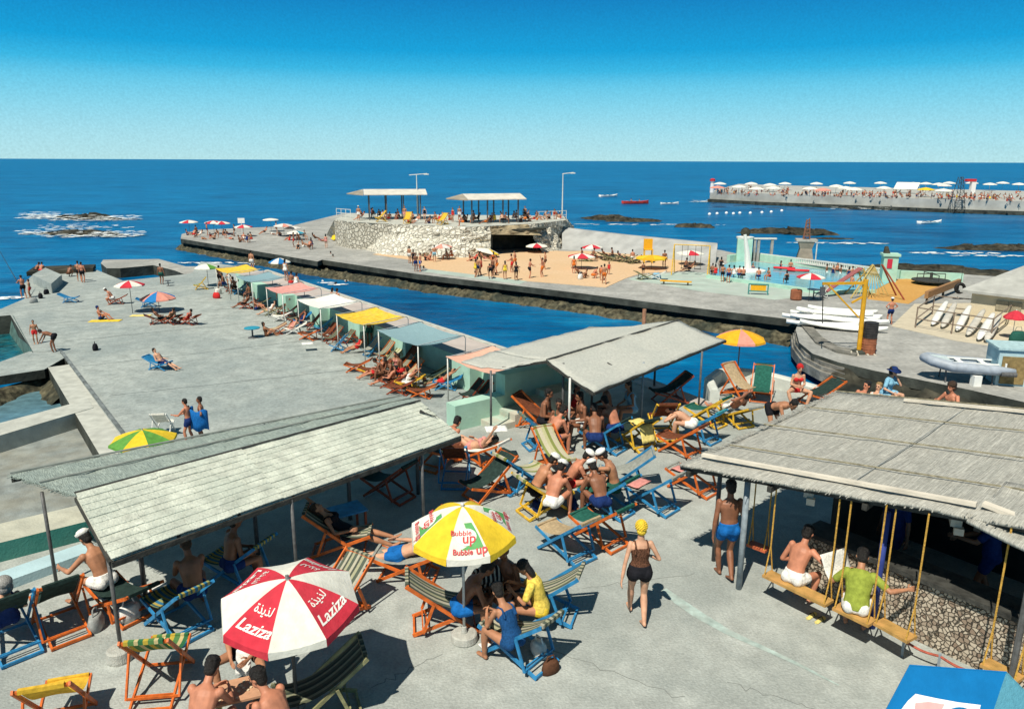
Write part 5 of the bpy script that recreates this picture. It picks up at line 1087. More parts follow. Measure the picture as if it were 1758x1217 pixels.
# --- left group
onchair('c1', 'person with short grey hair in blue deck chair seen from behind', 'lounge', sex='f', wear=FS('navy'), hair=('grey', 'big'), skin=1, td=(-.42, 0, .9), pel=(.12, 0, .46))
onchair('c3', 'person with white cap and white trunks sitting on orange chair by the corner post', 'hunch', wear=MT('white'), cap=('sailor', 'white'), skin=0, pel=(.30, 0, .50), feet=((.85, .18, .08), (.8, -.2, .08)), hands=((.86, .30, .70), (.75, -.22, .62)), td=(.22, 0, .97), drz=R(10))
c = at(333, 1012, .48); person('person with brown back sitting in the shade of the shingle awning', c, R(125), 'hunch', near=True, wear=MT('navy'), hair=('brown', 'short'), skin=2, td=(.1, 0, 1))
c = at(395, 970, .45); person('person seated in deep shade left of the large red and white parasol', c, R(40), 'sit', near=True, wear=MT('navy'), skin=2)
# --- board game at the bottom
tb = at(412, 1180, .5); person('person with black hair leaning over the board game, back to viewer on its left', at(340, 1262, .45), hd(at(340, 1262, .45), tb) + R(8), 'hunch', near=True, wear=MT('navy'), skin=3, hands=((.60, .12, .62), (.62, -.06, .60)))
person('person in profile leaning in from right of the board game', at(492, 1262, .45), R(150), 'hunch', near=True, wear=MT('black'), skin=3, hands=((.5, .1, .6), (.5, -.1, .6)), look=(.9, .25, -.35))
person('person under the Laziza parasol with white towel across lap facing the board game', at(428, 1118, .45), R(-95), 'sit', near=True, wear=MT('black'), skin=0, splay=.5, feet=((.42, .24, .08), (.40, -.24, .08)), hands=((.30, .14, .58), (.32, -.10, .58)))
t = thing('board_game', 'low table with pale speckled game board and red edge between seated players', 'board game', tb, R(22))
MB().box((0, 0, .47), (.62, .44, .03)).build('board', mat('board_tan', (.50, .27, .16), .7, .1, 12), t); MB().box((-.33, 0, .475), (.035, .46, .05)).build('edge', flat('edge_red', (.5, .02, .03)), t)
mb = MB(); [mb.lathe([(.018, .0), (.018, .012)], (random.uniform(-.26, .27), random.uniform(-.18, .18), .486), 8) for _ in range(22)]; o = mb.build('pieces', flat('piece_cream', (.66, .52, .34)), t); o['kind'] = 'stuff'
for x in (-.25, .25):
    for y in (-.17, .17): MB().beam((x, y, 0), (x, y, .455), .04, .04).build('leg', FR['olive'], t)
# --- bather lying, Bubble up group
onchair('c9', 'person in blue trunks lying on orange deck chair left of the yellow parasol', 'liechair', wear=MT('blue'), skin=1, td=(-.9, 0, .42), hands=((-.6, .3, .9), (.3, -.3, .5)))
g = at(845, 1050, .4)
person('person in bright blue trunks sitting under the Bubble up parasol at its left', at(790, 1042, .45), R(10), 'hunch', near=True, wear=MT('blue'), skin=2, feet=((.5, .15, .08), (.42, -.16, .08)))
person('person in black and white striped top under the Bubble up parasol', at(832, 1018, .46), R(-70), 'sit', near=True, sex='f', wear=[('shirt', STR), ('brief', 'black')], hair=('black', 'long'), skin=0)
person('person with bent brown knees between striped top and yellow shirt', at(872, 1012, .45), R(-120), 'sit', near=True, wear=MT('black'), skin=2)
person('person in yellow shirt with dark hair sitting in blue deck chair', at(928, 1040, .46), R(172), 'hunch', near=True, sex='f', wear=[('shirt', SHY), ('brief', 'yellow')], hair=('black', 'long'), skin=0, td=(.12, 0, 1), hands=((.42, .1, .75), (.45, -.1, .80)))
person('person in low backed blue swimsuit sitting with back to viewer', at(880, 1096, .46), R(128), 'hunch', near=True, sex='f', wear=[('suit', SUITB)], hair=('black', 'short'), skin=0, td=(.3, 0, .95), look=(.8, -.2, -.4))
# --- walkers
person('person walking away in yellow bathing cap and dark swimsuit', P(1094, 1066), R(93), 'walk', near=True, sex='f', wear=[('suit', SUITDOT), ('skirt', 'black')], cap=('bathing', 'yellow'), skin=1, scale=.96, hands=((-.12, .30, .84), (.20, -.20, 1.04)), feet=((.30, .06, .08), (-.16, -.07, .10)))
person('person standing in blue trunks with back to viewer beside the reed roof post', P(1244, 992), R(96), 'walk', near=True, wear=MT('blue'), skin=2, scale=1.02, hands=((-.02, .26, .82), (-.05, -.26, .80)), feet=((.14, .05, .08), (-.14, -.05, .12)))
# --- swings
c, rz = SWG[0]; person('person with sunburnt back and white trunks sitting on long yellow swing', at(1362, 1000, .45), rz + R(92), 'hunch', near=True, wear=MT('white'), hair=('black', 'short'), skin=3, pel=(0, 0, .57), td=(.22, 0, 1), feet=((.36, .12, .12), (.30, -.14, .12)), hands=((.30, .12, .7), (.38, -.42, .95)), look=(.9, 0, -.3))
c, rz = SWG[1]; person('person in green shirt and white trousers reading on yellow swing', at(1468, 1052, .45), rz + R(115), 'hunch', near=True, wear=[('shirt', 'green'), ('shorts', 'white')], hair=('black', 'short'), skin=0, pel=(0, 0, .58), td=(.25, 0, 1), hands=((.40, .22, .85), (.20, -.62, .9)), feet=((.36, .12, .12), (.30, -.14, .12)))
mb = MB(); pts = [(i / 8, j / 8) for i in range(9) for j in range(9)]; mb.add([V(((u - .5) * .52, .05 * abs(u - .5) + .02 * math.sin(v * 5), (v - .5) * .40)) for u, v in pts], [(i * 9 + j, (i + 1) * 9 + j, (i + 1) * 9 + j + 1, i * 9 + j + 1) for i in range(8) for j in range(8)])
np_ = mat('newsprint', (.62, .61, .56), .9, .16, 40); o = mb.build('newspaper', np_, None, True, at(1440, 965, .95) + V((0, 0, .92))); o.rotation_euler = (R(-40), 0, R(25)); tag(o, 'open white newspaper held up before the man in green shirt', 'newspaper'); m_ = o.modifiers.new('thickness', 'SOLIDIFY'); m_.thickness = .006
# --- white capped card players
g = at(990, 835, .3)
for (x, y), cl, sk, lab, po in (((946, 858), 'white', 3, 'nearest left', 'hunch'), ((1034, 858), 'navy', 2, 'nearest right', 'hunch'), ((918, 838), 'black', 0, 'farthest left', 'hunch'), ((974, 826), 'red', 3, 'at the back in the middle, red trunks', 'hunch'), ((1056, 832), 'darkgreen', 0, 'back right, hand to face', 'hunch')):
    c = at(x, y, .42); person('person with white cap and %s trunks playing cards, %s' % (cl, lab) if 'red trunks' not in lab else 'person with white cap and red trunks at the back middle of the card players', c, hd(c, g), po, near=True, wear=MT(cl), cap=('sailor', 'white'), skin=sk, group=None, pel=(0, 0, .40), **({'hands': ((.40, .06, .95), (.4, -.14, .62)), 'td': (.15, 0, 1)} if 'face' in lab else {}))
t = thing('stool', 'small wooden stool with cards at the middle of the white capped players', 'stool', g, 0); MB().box((0, 0, .37), (.46, .4, .03)).build('seat', FR['olive'], t)
for x in (-.18, .18):
    for y in (-.15, .15): MB().beam((x, y, 0), (x, y, .355), .035, .035).build('leg', FR['olive'], t)
tag(MB().box((0, 0, 0), (.18, .1, .015)).build('playing_cards', flat('card_white', (.7, .7, .66)), None, False, g + V((0, 0, .394))), 'pale pack of playing cards on small stool between white capped players', 'cards')
# --- middle shade
onchair('c23', 'person sunbathing face up on orange chair, dark hair towards the stairs', 'liechair', sex='f', wear=[('brief', 'pink'), ('bra', 'pink')], hair=('black', 'long'), skin=1, td=(-.93, 0, .37), feet=((.9, .1, .45), (.95, -.1, .36)))
onchair('c27', 'person hunched forward on orange chair at the awning end post', 'hunch', wear=MT('navy'), skin=3, pel=(.1, 0, .5), td=(.75, 0, .65))
onchair('c28', 'person curled up on orange chair in the shade of the shingle awning', 'liechair', sex='f', wear=FS('black'), hair=('brown', 'long'), skin=0)
SH = [((945, 752), 40, 'navy', 3, 'm', 'hunch', 'person with bare back sitting left of the white awning pole'), ((932, 722), -20, 'black', 2, 'm', 'sit', 'person with dark back seated below the mint steps'),
      ((1003, 728), 200, 'white', 2, 'm', 'sit', 'person in light trunks in the middle awning shade, right of the white pole'), ((1022, 752), 90, 'navy', 2, 'm', 'hunch', 'person with back to viewer under the eave of the middle awning'),
      ((1058, 735), 130, 'navy', 3, 'm', 'hunch', 'person with reddish back reading under the middle awning'), ((985, 705), -60, 'red', 2, 'f', 'sit', 'person in red swimsuit deep under the middle awning'),
      ((1045, 705), 180, 'black', 2, 'm', 'sit', 'person in black trunks deep under the middle awning'), ((1085, 702), 200, 'lightblue', 0, 'f', 'sit', 'person in pale blue swimsuit near the far post of middle awning'),
      ((1188, 728), 160, 'white', 1, 'm', 'hunch', 'person bent over beside yellow chair right of the middle awning'), ((960, 735), -100, 'darkgreen', 2, 'f', 'sit', 'person in dark green swimsuit behind the bare backed man')]
for (x, y), a, cl, sk, sx, po, lab in SH: person(lab, at(x, y, .45), R(a), po, near=True, sex=sx, wear=MT(cl) if sx == 'm' else FS(cl), skin=sk, hair=('black', 'short') if sx == 'm' else ('black', 'long'), **({'td': (.8, 0, .6)} if 'bent over' in lab else {}))
onchair('c35', 'person reclining on yellow chair left of the bending man', 'liechair', wear=MT('white'), skin=3)
person('person bending down at the left edge of the reed roof', at(1332, 704, .85), R(-62), 'bend', near=True, wear=MT('black'), skin=0)
person('person with red bathing cap and red swimsuit on the pale parapet', at(1367, 668, .45), R(-92), 'sit', near=True, sex='f', wear=[('brief', 'red'), ('bra', 'red')], cap=('bathing', 'red'), skin=1, splay=.6, feet=((.40, .2, .08), (.38, -.22, .08)), hands=((.3, .05, .66), (.3, -.05, .66)))
person('person in wide dark hat and pale blue dress beyond the reed roof', at(1527, 634, 1.15), R(-60), 'sit', near=True, sex='f', wear=[('dress', 'lightblue')], hair=('black', 'big'), cap=('sun', 'navy'), skin=1, hands=((.25, .05, 1.0), (.34, -.2, .6)))
person('person with dark hair lying behind the reed roof, left of the hat wearer', at(1476, 664, .95), R(200), 'lounge', near=True, wear=MT('navy'), skin=3)
person('person with pink shoulders close beside the hat wearer', at(1502, 664, .95), R(220), 'lounge', near=True, sex='f', wear=FS('white'), skin=1, hair=('fair', 'short'))
person('person with bronzed shoulders behind the reed roof near the dinghy', at(1640, 668, 1.1), R(200), 'sit', near=True, wear=MT('red'), hair=('brown', 'big'), skin=3, hands=((.5, .3, .8), (.4, -.2, .8)))
person('person in dark clothes behind the bar counter at right edge', at(1712, 985, 1.1) + V((.5, .9, 0)), R(150), 'reach', near=True, wear=[('shirt', 'navy'), ('shorts', 'navy')], skin=2)
person('person in blue shirt standing in the dark bar room', at(1560, 930, 1.1) + V((.2, .8, 0)), R(200), 'stand', near=True, wear=[('shirt', 'navy'), ('shorts', 'navy')], skin=2)
# --- goods
def goods(name, label, cat, loc, mb, m, sm=True): return tag(mb.build(name, m, None, sm, loc), label, cat)
c, rz = CHR['c31']; towel('cream towel hanging over the yellow deck chair', c + V((-.35 * math.cos(rz), -.35 * math.sin(rz), .66)), rz + R(180), (.9, .4), 'paleyellow', .9)
c, rz = CHR['c16']; towel('pink towel spread on the blue deck chair foot end', c + V((.45 * math.cos(rz), .45 * math.sin(rz), .42)), rz, (.5, .5), 'pink', .5)
c, rz = CHR['c17']; towel('salmon towel on the orange chair by the reed roof corner', c + V((.40 * math.cos(rz), .40 * math.sin(rz), .43)), rz, (.5, .5), 'pink', .5)
towel('white towel in the lap of the man under the Laziza parasol', at(425, 1120, .5) + V((0, -.12, .60)), R(-92), (.55, .2), 'white', 1.1)
towel('cream towel on the orange chair of the sunbathing woman', CHR['c23'][0] + V((.45, .05, .80)), R(10), (.5, .4), 'white')
t = thing('table', 'low blue table in the shade of the shingle awning', 'table', at(596, 874, .5), R(35)); MB().box((0, 0, .5), (.62, .5, .03)).build('table_top', FR['blue'], t)
for x in (-.27, .27):
    for y in (-.2, .2): MB().beam((x, y, 0), (x, y, .485), .04, .04).build('leg', FR['red'], t)
def bag(label, loc, c, s=.22):
    t = thing('beach_bag', label, 'bag', loc, random.uniform(0, 3)); mb = MB(); rs = []
    for z, w in ((0, .9), (.05, 1), (.5, 1.02), (.85, .85), (1, .7)): rs.append([V((math.cos(q) * s * w * (.9 + .12 * fbm(math.cos(q) * 2, z * 4, loc.x)), math.sin(q) * s * .55 * w * (.9 + .12 * fbm(math.sin(q) * 2, z * 4)), z * s * 1.2)) for q in (6.283 * i / 14 for i in range(14))])
    mb.rings(rs); mb.build('pouch', cloth(c), t, True); MB().tube([(-s * .5, 0, s * 1.15), (-s * .3, 0, s * 1.7), (s * .3, 0, s * 1.7), (s * .5, 0, s * 1.15)], .012, 6).build('handle', cloth(c), t)
bag('white beach bag beside the blue chair of the swimsuit woman', at(925, 1112, .1), 'white', .17); bag('white bag hanging low beside the white capped man', at(222, 1052, .1), 'white', .2); bag('grey bag beside the empty dark sling chair', at(165, 1068, .1), 'grey', .2)
bag('brown bag under the blue chair of the swimsuit woman', at(945, 1148, .05), 'brown', .15); bag('dark bag among the white capped card players', at(985, 868, .05), 'navy', .15); bag('navy bag under the yellow chair of the card players', at(922, 872, .05), 'navy', .16)
for (x, y), lab in (((268, 1010), 'white sheet of newspaper on the ground behind the blue striped chair'), ((845, 1108), 'white folded towel on the ground by the swimsuit woman')): towel(lab, at(x, y), R(30), (.34, .26), 'white')
for (x, y), lab in (((1047, 885), 'dark slippers near the blue chair of the card players'), ((818, 1082), 'brown sandals beside the cement parasol foot'), ((1400, 1062), 'pale sandals under the swings')):
    t = thing('sandals', lab, 'sandals', at(x, y), R(40))
    for y_ in (-.07, .07): mb = MB(); mb.rings([ring(V((x_, y_, .015)), V((0, 1, 0)), V((0, 0, 1)), w, .014, 8) for x_, w in ((-.12, .02), (-.1, .035), (0, .032), (.08, .045), (.12, .035), (.135, .01))]); mb.build('sole', cloth('brown' if 'pale' not in lab else 'paleyellow'), t); MB().tube([(.03, y_ - .045, .02), (.05, y_, .055), (.03, y_ + .045, .02)], .008, 5).build('strap', cloth('black'), t)
# ================================================================ low deck: parasols, chairs, bathers
def pz(x, y, z=ZL): return P(x, y, z)
def um(lab, bx, by, ty, Rr, cols, z=ZL, N=8, grp='beach umbrellas', rot=0, pole='POLE', hh=.28, tilt=0, td=0, val=.08):
    b = P(bx, by, z); return parasol(lab, b, PH(bx, ty, b), Rr, cols, N=N, group=grp, rot=R(rot), pole=pole, hh=hh, tilt=R(tilt), tdir=R(td), val=val)
um('red and white parasol on dark pole, left part of the low deck', 228, 538, 482, .95, ['red', 'white'], rot=-100)
um('blue and pink parasol beside the red and white one on the low deck', 274, 535, 501, 1.15, ['blue', 'pink', 'pink'], N=9, rot=-112, hh=.42)
um('white and green parasol before the far yellow awning', 358, 492, 453, .95, ['white', 'green', 'white', 'white'], rot=-100)
um('blue and white parasol at the channel edge beyond the far awnings', 481, 466, 443, 1.0, ['blue', 'white'], rot=-80, hh=.36)
ttb = thing('table', 'small round teal table beside a seated bather on the low deck', 'table', P(434, 580, ZL)); MB().lathe([(.44, .56), (.46, .60), (.40, .63), (.02, .64)], (0, 0, 0), 20).build('table_top', UC['teal'], ttb); MB().lathe([(.28, 0), (.26, .05), (.05, .1), (.05, .56)], (0, 0, 0), 10).build('stem', POLE, ttb)
LOWG = 'folding deck chairs on the low deck'
def ch2(lab, x, y, deg, f, s, v='std', z=ZL): c = P(x, y, z); chair(lab, c, R(deg), f, s, LOWG, v); return c
def pe(lab, x, y, deg, pose, sx='m', col='navy', sk=0, z=ZL, hair=None, cap=None, dz=0, wear=None, grp=None, **kw):
    c = P(x, y, z); c = V((c.x, c.y, c.z + dz)); hair = hair or (('black', 'short') if sx == 'm' else ('black', 'long'))
    return person(lab, c, R(deg), pose, sex=sx, wear=wear or (MT(col) if sx == 'm' else FS(col)), hair=hair, cap=cap, skin=sk, group=grp, **kw)
c = ch2('blue deck chair with lone reclining bather on the open low deck', 276, 634, -12, 'blue', 'blue', 'low'); person('person reclining alone in blue chair on the open low deck', c, R(-12), 'lounge', wear=MT('navy'), skin=1)
ch2('yellow deck chair with green stripe standing alone near the far awnings', 346, 497, 200, 'yellow', 'greenstripe', 'up')
ch2('blue low lounger left of the red and white parasol', 122, 519, 10, 'blue', 'blue', 'low'); ch2('dark blue lounger between the two parasols on the low deck', 256, 527, 15, 'blue', 'blue', 'low')
c = ch2('brown deck chair beside the red and white low deck parasol', 200, 522, 195, 'red', 'brown', 'low'); person('person with light cap leaning forward in brown chair by the low deck parasol', c, R(195), 'hunch', wear=MT('white'), cap=('sailor', 'white'), skin=3, pel=(.2, 0, .5))
for x, y, d, f, s, l, sk, sx in ((272, 556, 30, 'red', 'dark', 'left', 2, 'm'), (296, 556, 150, 'red', 'dark', 'middle', 0, 'm'), (325, 557, 160, 'red', 'brown', 'right', 3, 'f')):
    c = ch2('dark deck chair, %s of the cluster below the blue and pink parasol' % l, x, y, d, f, s, 'low'); person('person reclining at %s of the cluster below the blue and pink parasol' % l, c, R(d), 'lounge', sex=sx, wear=MT('black') if sx == 'm' else FS('red'), hair=('black', 'short'), skin=sk)
towel('yellow air mattress under seated bather on the open low deck', P(181, 551, ZL), R(8), (1.9, .7), 'yellow'); pe('person sitting on yellow air mattress with dark blue cap', 174, 549, 0, 'ground', col='navy', cap=('bathing', 'navy'), sk=3, dz=.02)
towel('cream towel at the foot of the red and white low deck parasol', P(242, 542, ZL), R(5), (1.3, .6), 'paleyellow')
pe('person small in red trunks standing by the inlet', 62, 590, -60, 'stand', col='red', scale=.78); pe('person stooping over beside the inlet edge', 92, 604, 190, 'bend', col='black', sk=2)
pe('person stripped to trunks left of the one with blue towel on low deck', 328, 762, 175, 'reach', col='navy', sk=3); pe('person drying with blue towel on the low deck', 350, 758, 200, 'hips', col='black', sk=2)
mb = MB(); c = P(349, 758, ZL); mb.add([V((.38 * math.cos(a), .34 * math.sin(a), z + .05 * math.sin(a * 5))) for z in (.55, .8, 1.05, 1.3) for a in [R(150 + i * 14) for i in range(14)]], [(k * 14 + i, k * 14 + i + 1, k * 14 + i + 15, k * 14 + i + 14) for k in range(3) for i in range(13)])
o = mb.build('towel', cloth('blue'), None, True, c); m_ = o.modifiers.new('thickness', 'SOLIDIFY'); m_.thickness = .02; tag(o, 'blue towel wrapped round the back of a standing bather on the low deck', 'towel')
bag('dark bundle lying alone on the open low deck', P(164, 601, ZL), 'black', .28)
# anglers on the sea edge
pe('person fishing at far left edge of the low deck', 42, 512, 150, 'reach', col='black', sk=3); pe('person small beside the angler at far left', 53, 511, 200, 'stand', col='red', sk=0, scale=.8)
pe('person sitting on the rocks left of two on the sea wall, dark hair', 64, 470, 60, 'squat', col='black', sk=2); pe('person sitting on the rocks in red trunks at far left', 72, 470, 100, 'squat', col='red', sk=3)
pe('person squatting at the sea edge between anglers', 120, 475, 80, 'squat', col='brown', sk=2); pe('person standing at the sea edge looking out with dark trunks', 143, 485, 95, 'stand', col='black', sk=3); pe('person with raised hand next to the one looking out to sea', 137, 483, 120, 'reach', col='black', sk=0)
c = P(42, 512, ZL); mb = MB(); e = V((c.x - 3.2, c.y + 2.6, ZL + 3.6)); tag(MB().tube([c + V((-.4, .2, 1.05)), e], [.03, .012], 6).build('fishing_rod', wood_d), 'long dark fishing rod held at far left edge', 'fishing rod')
def block(lab, pl, h, m): mb = MB(); mb.slab(px(pl, ZL), ZL - .02, ZL + h); return tag(mb.build('concrete_block', m), lab, 'block')
block('wedge shaped grey concrete block by the sea at far left', [(58, 487), (80, 474), (108, 487), (90, 504)], .75, conc_low); block('low dark rock ledge under the anglers at far left', [(46, 474), (160, 467), (165, 460), (60, 464)], .35, rockm)
for (x, y), l in (((70, 512), 'dark bag nearest the angler at far left'), ((80, 505), 'dark bag beside the wedge block at far left'), ((58, 520), 'grey bag on the edge behind the angler')): bag(l, P(x, y, ZL), 'black' if 'dark' in l else 'grey', .3)
pe('person standing at the near wall of the small sea pool', 278, 488, 90, 'stand', col='darkgreen', sk=2)
t = thing('stool', 'small dark stool near the sea pool wall', 'stool', P(289, 491, ZL)); MB().lathe([(.25, .42), (.26, .46), (.02, .47)], (0, 0, 0), 10).build('seat', POLE, t); MB().lathe([(.16, 0), (.04, .05), (.04, .42)], (0, 0, 0), 8).build('foot', POLE, t)
# around the awnings
AWP = [  # x, y, deg, frame, sling, var, label
 (530, 583, 160, 'orange', 'brown', 'low', 'orange deck chair at the front of the white awning'), (556, 570, 190, 'blue', 'teal', 'std', 'blue deck chair under the white awning'), (585, 603, 170, 'blue', 'grey', 'up', 'pale blue deck chair before the bright yellow awning'),
 (603, 588, 215, 'red', 'olivestripe', 'up', 'brown striped chair under the bright yellow awning, left'), (622, 588, 215, 'red', 'brown', 'up', 'brown chair under the bright yellow awning, right'), (640, 610, 220, 'blue', 'grey', 'up', 'blue framed chair between yellow and blue grey awnings'),
 (612, 638, 175, 'orange', 'brown', 'low', 'orange deck chair in front of the bright yellow awning'), (636, 645, 170, 'yellow', 'brown', 'low', 'yellow deck chair in front of the bright yellow awning'), (663, 618, 215, 'orange', 'greystripe', 'up', 'striped chair under the blue grey ribbed awning, left'),
 (682, 622, 215, 'olive', 'paleyellow', 'up', 'pale striped chair under the blue grey ribbed awning, middle'), (703, 628, 215, 'red', 'brown', 'up', 'brown chair under the blue grey ribbed awning, right'), (672, 665, 165, 'red', 'brown', 'low', 'brown deck chair with sunbathers before the blue grey awning'),
 (700, 668, 170, 'yellow', 'yellow', 'low', 'yellow deck chair with white towels before the blue grey awning'), (722, 682, 170, 'orange', 'brown', 'low', 'orange deck chair nearest the shingle awning on the low deck'), (765, 668, 175, 'blue', 'blue', 'low', 'blue deck chair with sunbather by the nearest pink awning'),
 (812, 690, 205, 'red', 'dark', 'up', 'red framed chair leaning by the mint pier, left one'), (828, 694, 205, 'red', 'dark', 'up', 'red framed chair leaning by the mint pier, middle one'), (858, 690, 205, 'red', 'dark', 'up', 'red framed chair leaning by the mint pier, right one'),
 (424, 530, 175, 'red', 'brown', 'low', 'brown lounger with sunbathers before the rose awning, left'), (446, 528, 175, 'olive', 'brown', 'low', 'brown lounger before the rose awning, right'), (468, 541, 185, 'olive', 'tan', 'low', 'tan lounger between rose and white awnings'), (483, 551, 185, 'white', 'white', 'low', 'pale lounger under the left of the white awning'),
 (498, 546, 195, 'red', 'brown', 'std', 'brown chair under the left of the white awning'), (510, 556, 190, 'red', 'olivestripe', 'std', 'striped chair in the white awning shade'), (470, 574, 200, 'red', 'tan', 'low', 'tan deck chair standing close to the round teal table'), (505, 573, 190, 'white', 'white', 'low', 'white lounger in front of the white awning'),
 (398, 500, 200, 'red', 'dark', 'std', 'dark chair under the far yellow awning'),
 (566, 584, 215, 'red', 'brown', 'up', 'brown chair leaning by the pier left of the bright yellow awning'), (576, 590, 215, 'red', 'olivestripe', 'up', 'striped chair leaning by the pier left of the bright yellow awning'), (652, 648, 190, 'red', 'brown', 'std', 'brown chair crowded behind the yellow one before the blue grey awning'),
 (695, 645, 205, 'orange', 'greystripe', 'up', 'grey striped chair crowded at middle before the blue grey awning'), (712, 652, 205, 'orange', 'tan', 'up', 'tan chair crowded at right before the blue grey awning'), (665, 640, 210, 'olive', 'greystripe', 'up', 'olive framed chair crowded at left before the blue grey awning'),
 (742, 655, 200, 'olive', 'dark', 'low', 'dark lounger in the shade right of the blue grey awning'), (684, 676, 165, 'red', 'brown', 'low', 'brown deck chair in front of the crowded sunbathers'), (540, 566, 200, 'red', 'brown', 'up', 'brown chair upright under the white awning'), (520, 560, 200, 'blue', 'blue', 'std', 'blue chair under the left half of the white awning'), (488, 536, 200, 'red', 'dark', 'up', 'dark chair upright under the rose awning'), (436, 512, 200, 'red', 'dark', 'up', 'dark chair upright under the dull blue grey awning'), (412, 505, 200, 'blue', 'dark', 'std', 'dark chair under the dull blue grey awning')]
for x, y, d, f, s, v, l in AWP: ch2(l, x, y, d, f, s, v)
for x, y, d, po, sx, col, sk, l in ((672, 665, 165, 'lounge', 'm', 'black', 3, 'person reclining on brown chair before the blue grey ribbed awning'), (690, 652, 170, 'sit', 'm', 'red', 2, 'person sitting among crowded chairs before the blue grey awning'), (682, 645, -110, 'sit', 'f', 'pink', 0, 'person in pink swimsuit among crowded chairs by the blue grey awning'),
  (700, 668, 170, 'liechair', 'f', 'white', 3, 'person in white swimsuit on yellow chair before the blue grey awning'), (765, 668, 175, 'liechair', 'm', 'red', 0, 'person sunbathing on blue chair by the nearest pink awning'), (660, 655, 190, 'hunch', 'm', 'brown', 2, 'person with brown trunks at left of the crowded chairs'),
  (424, 530, 175, 'lounge', 'm', 'black', 2, 'person reclining on brown lounger before the rose awning'), (440, 532, 0, 'ground', 'm', 'navy', 3, 'person sitting on the deck before the rose awning'), (468, 541, 185, 'lounge', 'f', 'white', 1, 'person lying on tan lounger between rose and white awnings'), (458, 577, 20, 'ground', 'f', 'brown', 0, 'person sitting close to the round teal table'),
  (505, 573, 190, 'lounge', 'f', 'pink', 1, 'person in pink swimsuit on white lounger in front of the white awning'), (483, 530, 90, 'stand', 'm', 'black', 2, 'person standing in the shade of the rose awning'), (635, 592, 100, 'stand', 'm', 'darkgreen', 2, 'person standing under the bright yellow awning'), (545, 552, 110, 'sit', 'm', 'darkgreen', 2, 'person seated in the white awning shade'),
  (618, 606, 195, 'lounge', 'f', 'red', 0, 'person lounging under the bright yellow awning'), (378, 492, 80, 'stand', 'm', 'black', 2, 'person standing left in the group under the white and green parasol'), (386, 496, 200, 'sit', 'm', 'navy', 2, 'person seated in the group under the white and green parasol'), (393, 490, -60, 'sit', 'f', 'white', 0, 'person in white in the group under the white and green parasol'), (404, 503, 240, 'sit', 'm', 'black', 2, 'person seated under the far yellow awning'),
  (652, 650, 190, 'lounge', 'm', 'red', 3, 'person in red trunks lounging behind the yellow chair of the crowd'), (695, 662, 150, 'ground', 'm', 'brown', 3, 'person in brown trunks sitting low at front of the crowd'), (676, 655, -140, 'hunch', 'm', 'black', 2, 'person hunched in the thick of the crowd before the blue grey awning'), (710, 662, 180, 'lounge', 'm', 'navy', 0, 'person lounging at right end of the crowd before the blue grey awning'), (430, 516, 160, 'sit', 'm', 'black', 2, 'person seated under the dull blue grey awning'), (520, 562, 200, 'lounge', 'f', 'navy', 3, 'person lounging on blue chair under the white awning')):
    pe(l, x, y, d, po, sx, col, sk)
for x, y, d, po, sx, col, sk, l in ((569, 516, 60, 'sit', 'f', 'white', 3, 'person with reddish back sitting left on the walk by the white awning'), (577, 519, 60, 'sit', 'm', 'navy', 3, 'person with reddish back sitting right on the walk by the white awning'), (491, 482, 70, 'stand', 'f', 'white', 0, 'person in white standing on the walk behind the rose awning'), (499, 486, 70, 'sit', 'm', 'red', 2, 'person in red sitting on the walk behind the rose awning'), (508, 487, 60, 'sit', 'f', 'white', 0, 'person in white sitting on the walk behind the rose awning'), (433, 466, 70, 'stand', 'm', 'white', 0, 'person in white trunks on the walk beyond the far yellow awning')):
    pe(l, x, y, d, po, sx, col, sk, z=ZL + 1.18, dz=-.4 if po == 'sit' else 0)
for (x, y), l in (((372, 512), 'red bag by the group under the white and green parasol'), ((375, 505), 'white bag by the group under the white and green parasol')): bag(l, P(x, y, ZL), 'red' if 'red' in l else 'white', .35)
for (x, y), l in (((705, 655), 'white towel heap on chairs before the blue grey awning'), ((528, 590), 'white towel dropped before the white awning')): towel(l, P(x, y, ZL + .4), R(20), (.6, .5), 'white')
# swimmers
SW = 'swimmers in the channel'
for i, (x, y, d) in enumerate([(442, 452, 200), (453, 470, 180), (558, 484, 160), (572, 487, 20), (580, 488, 200), (590, 484, 10), (744, 493, 190), (752, 494, 0), (768, 496, 200), (782, 498, 10), (796, 502, 90), (826, 503, 200), (838, 505, 0), (868, 503, 30), (878, 507, 180), (1600, 384, 0)][:15]):
    pe('person swimming with only head and shoulders above the channel water', x, y, d, 'swim', col='navy', sk=i % 2 and 0 or 3, z=0, dz=-.06, grp=SW, cap=('bathing', 'white') if i % 5 == 2 else None)
foam('white splashes around the swimmers', [(P(x, y, 0).xy, .7, .35, 9) for x, y in ((442, 454), (558, 486), (580, 489), (752, 496), (782, 500), (838, 507), (878, 508))])
for i, (x, y, d, l) in enumerate(((722, 486, 90, 'left one of the waders below the painted strip'), (728, 487, 60, 'right one of the waders below the painted strip'), (816, 497, 80, 'left one of waders below the beach play'), (851, 500, 120, 'middle one of waders below the beach play'), (887, 505, 90, 'person in black standing on rocks below the beach'), (569, 458, 100, 'bather climbing the ladder at the pier joint'), (573, 464, 90, 'bather low on the ladder at the pier joint'))):
    pe('person, ' + l.replace('person ', ''), x, y, d, 'stand', sx='f' if i == 4 else 'm', col='black' if i == 4 else ('navy', 'white', 'yellow', 'red')[i % 4], sk=(0, 2, 3)[i % 3], z=.05)
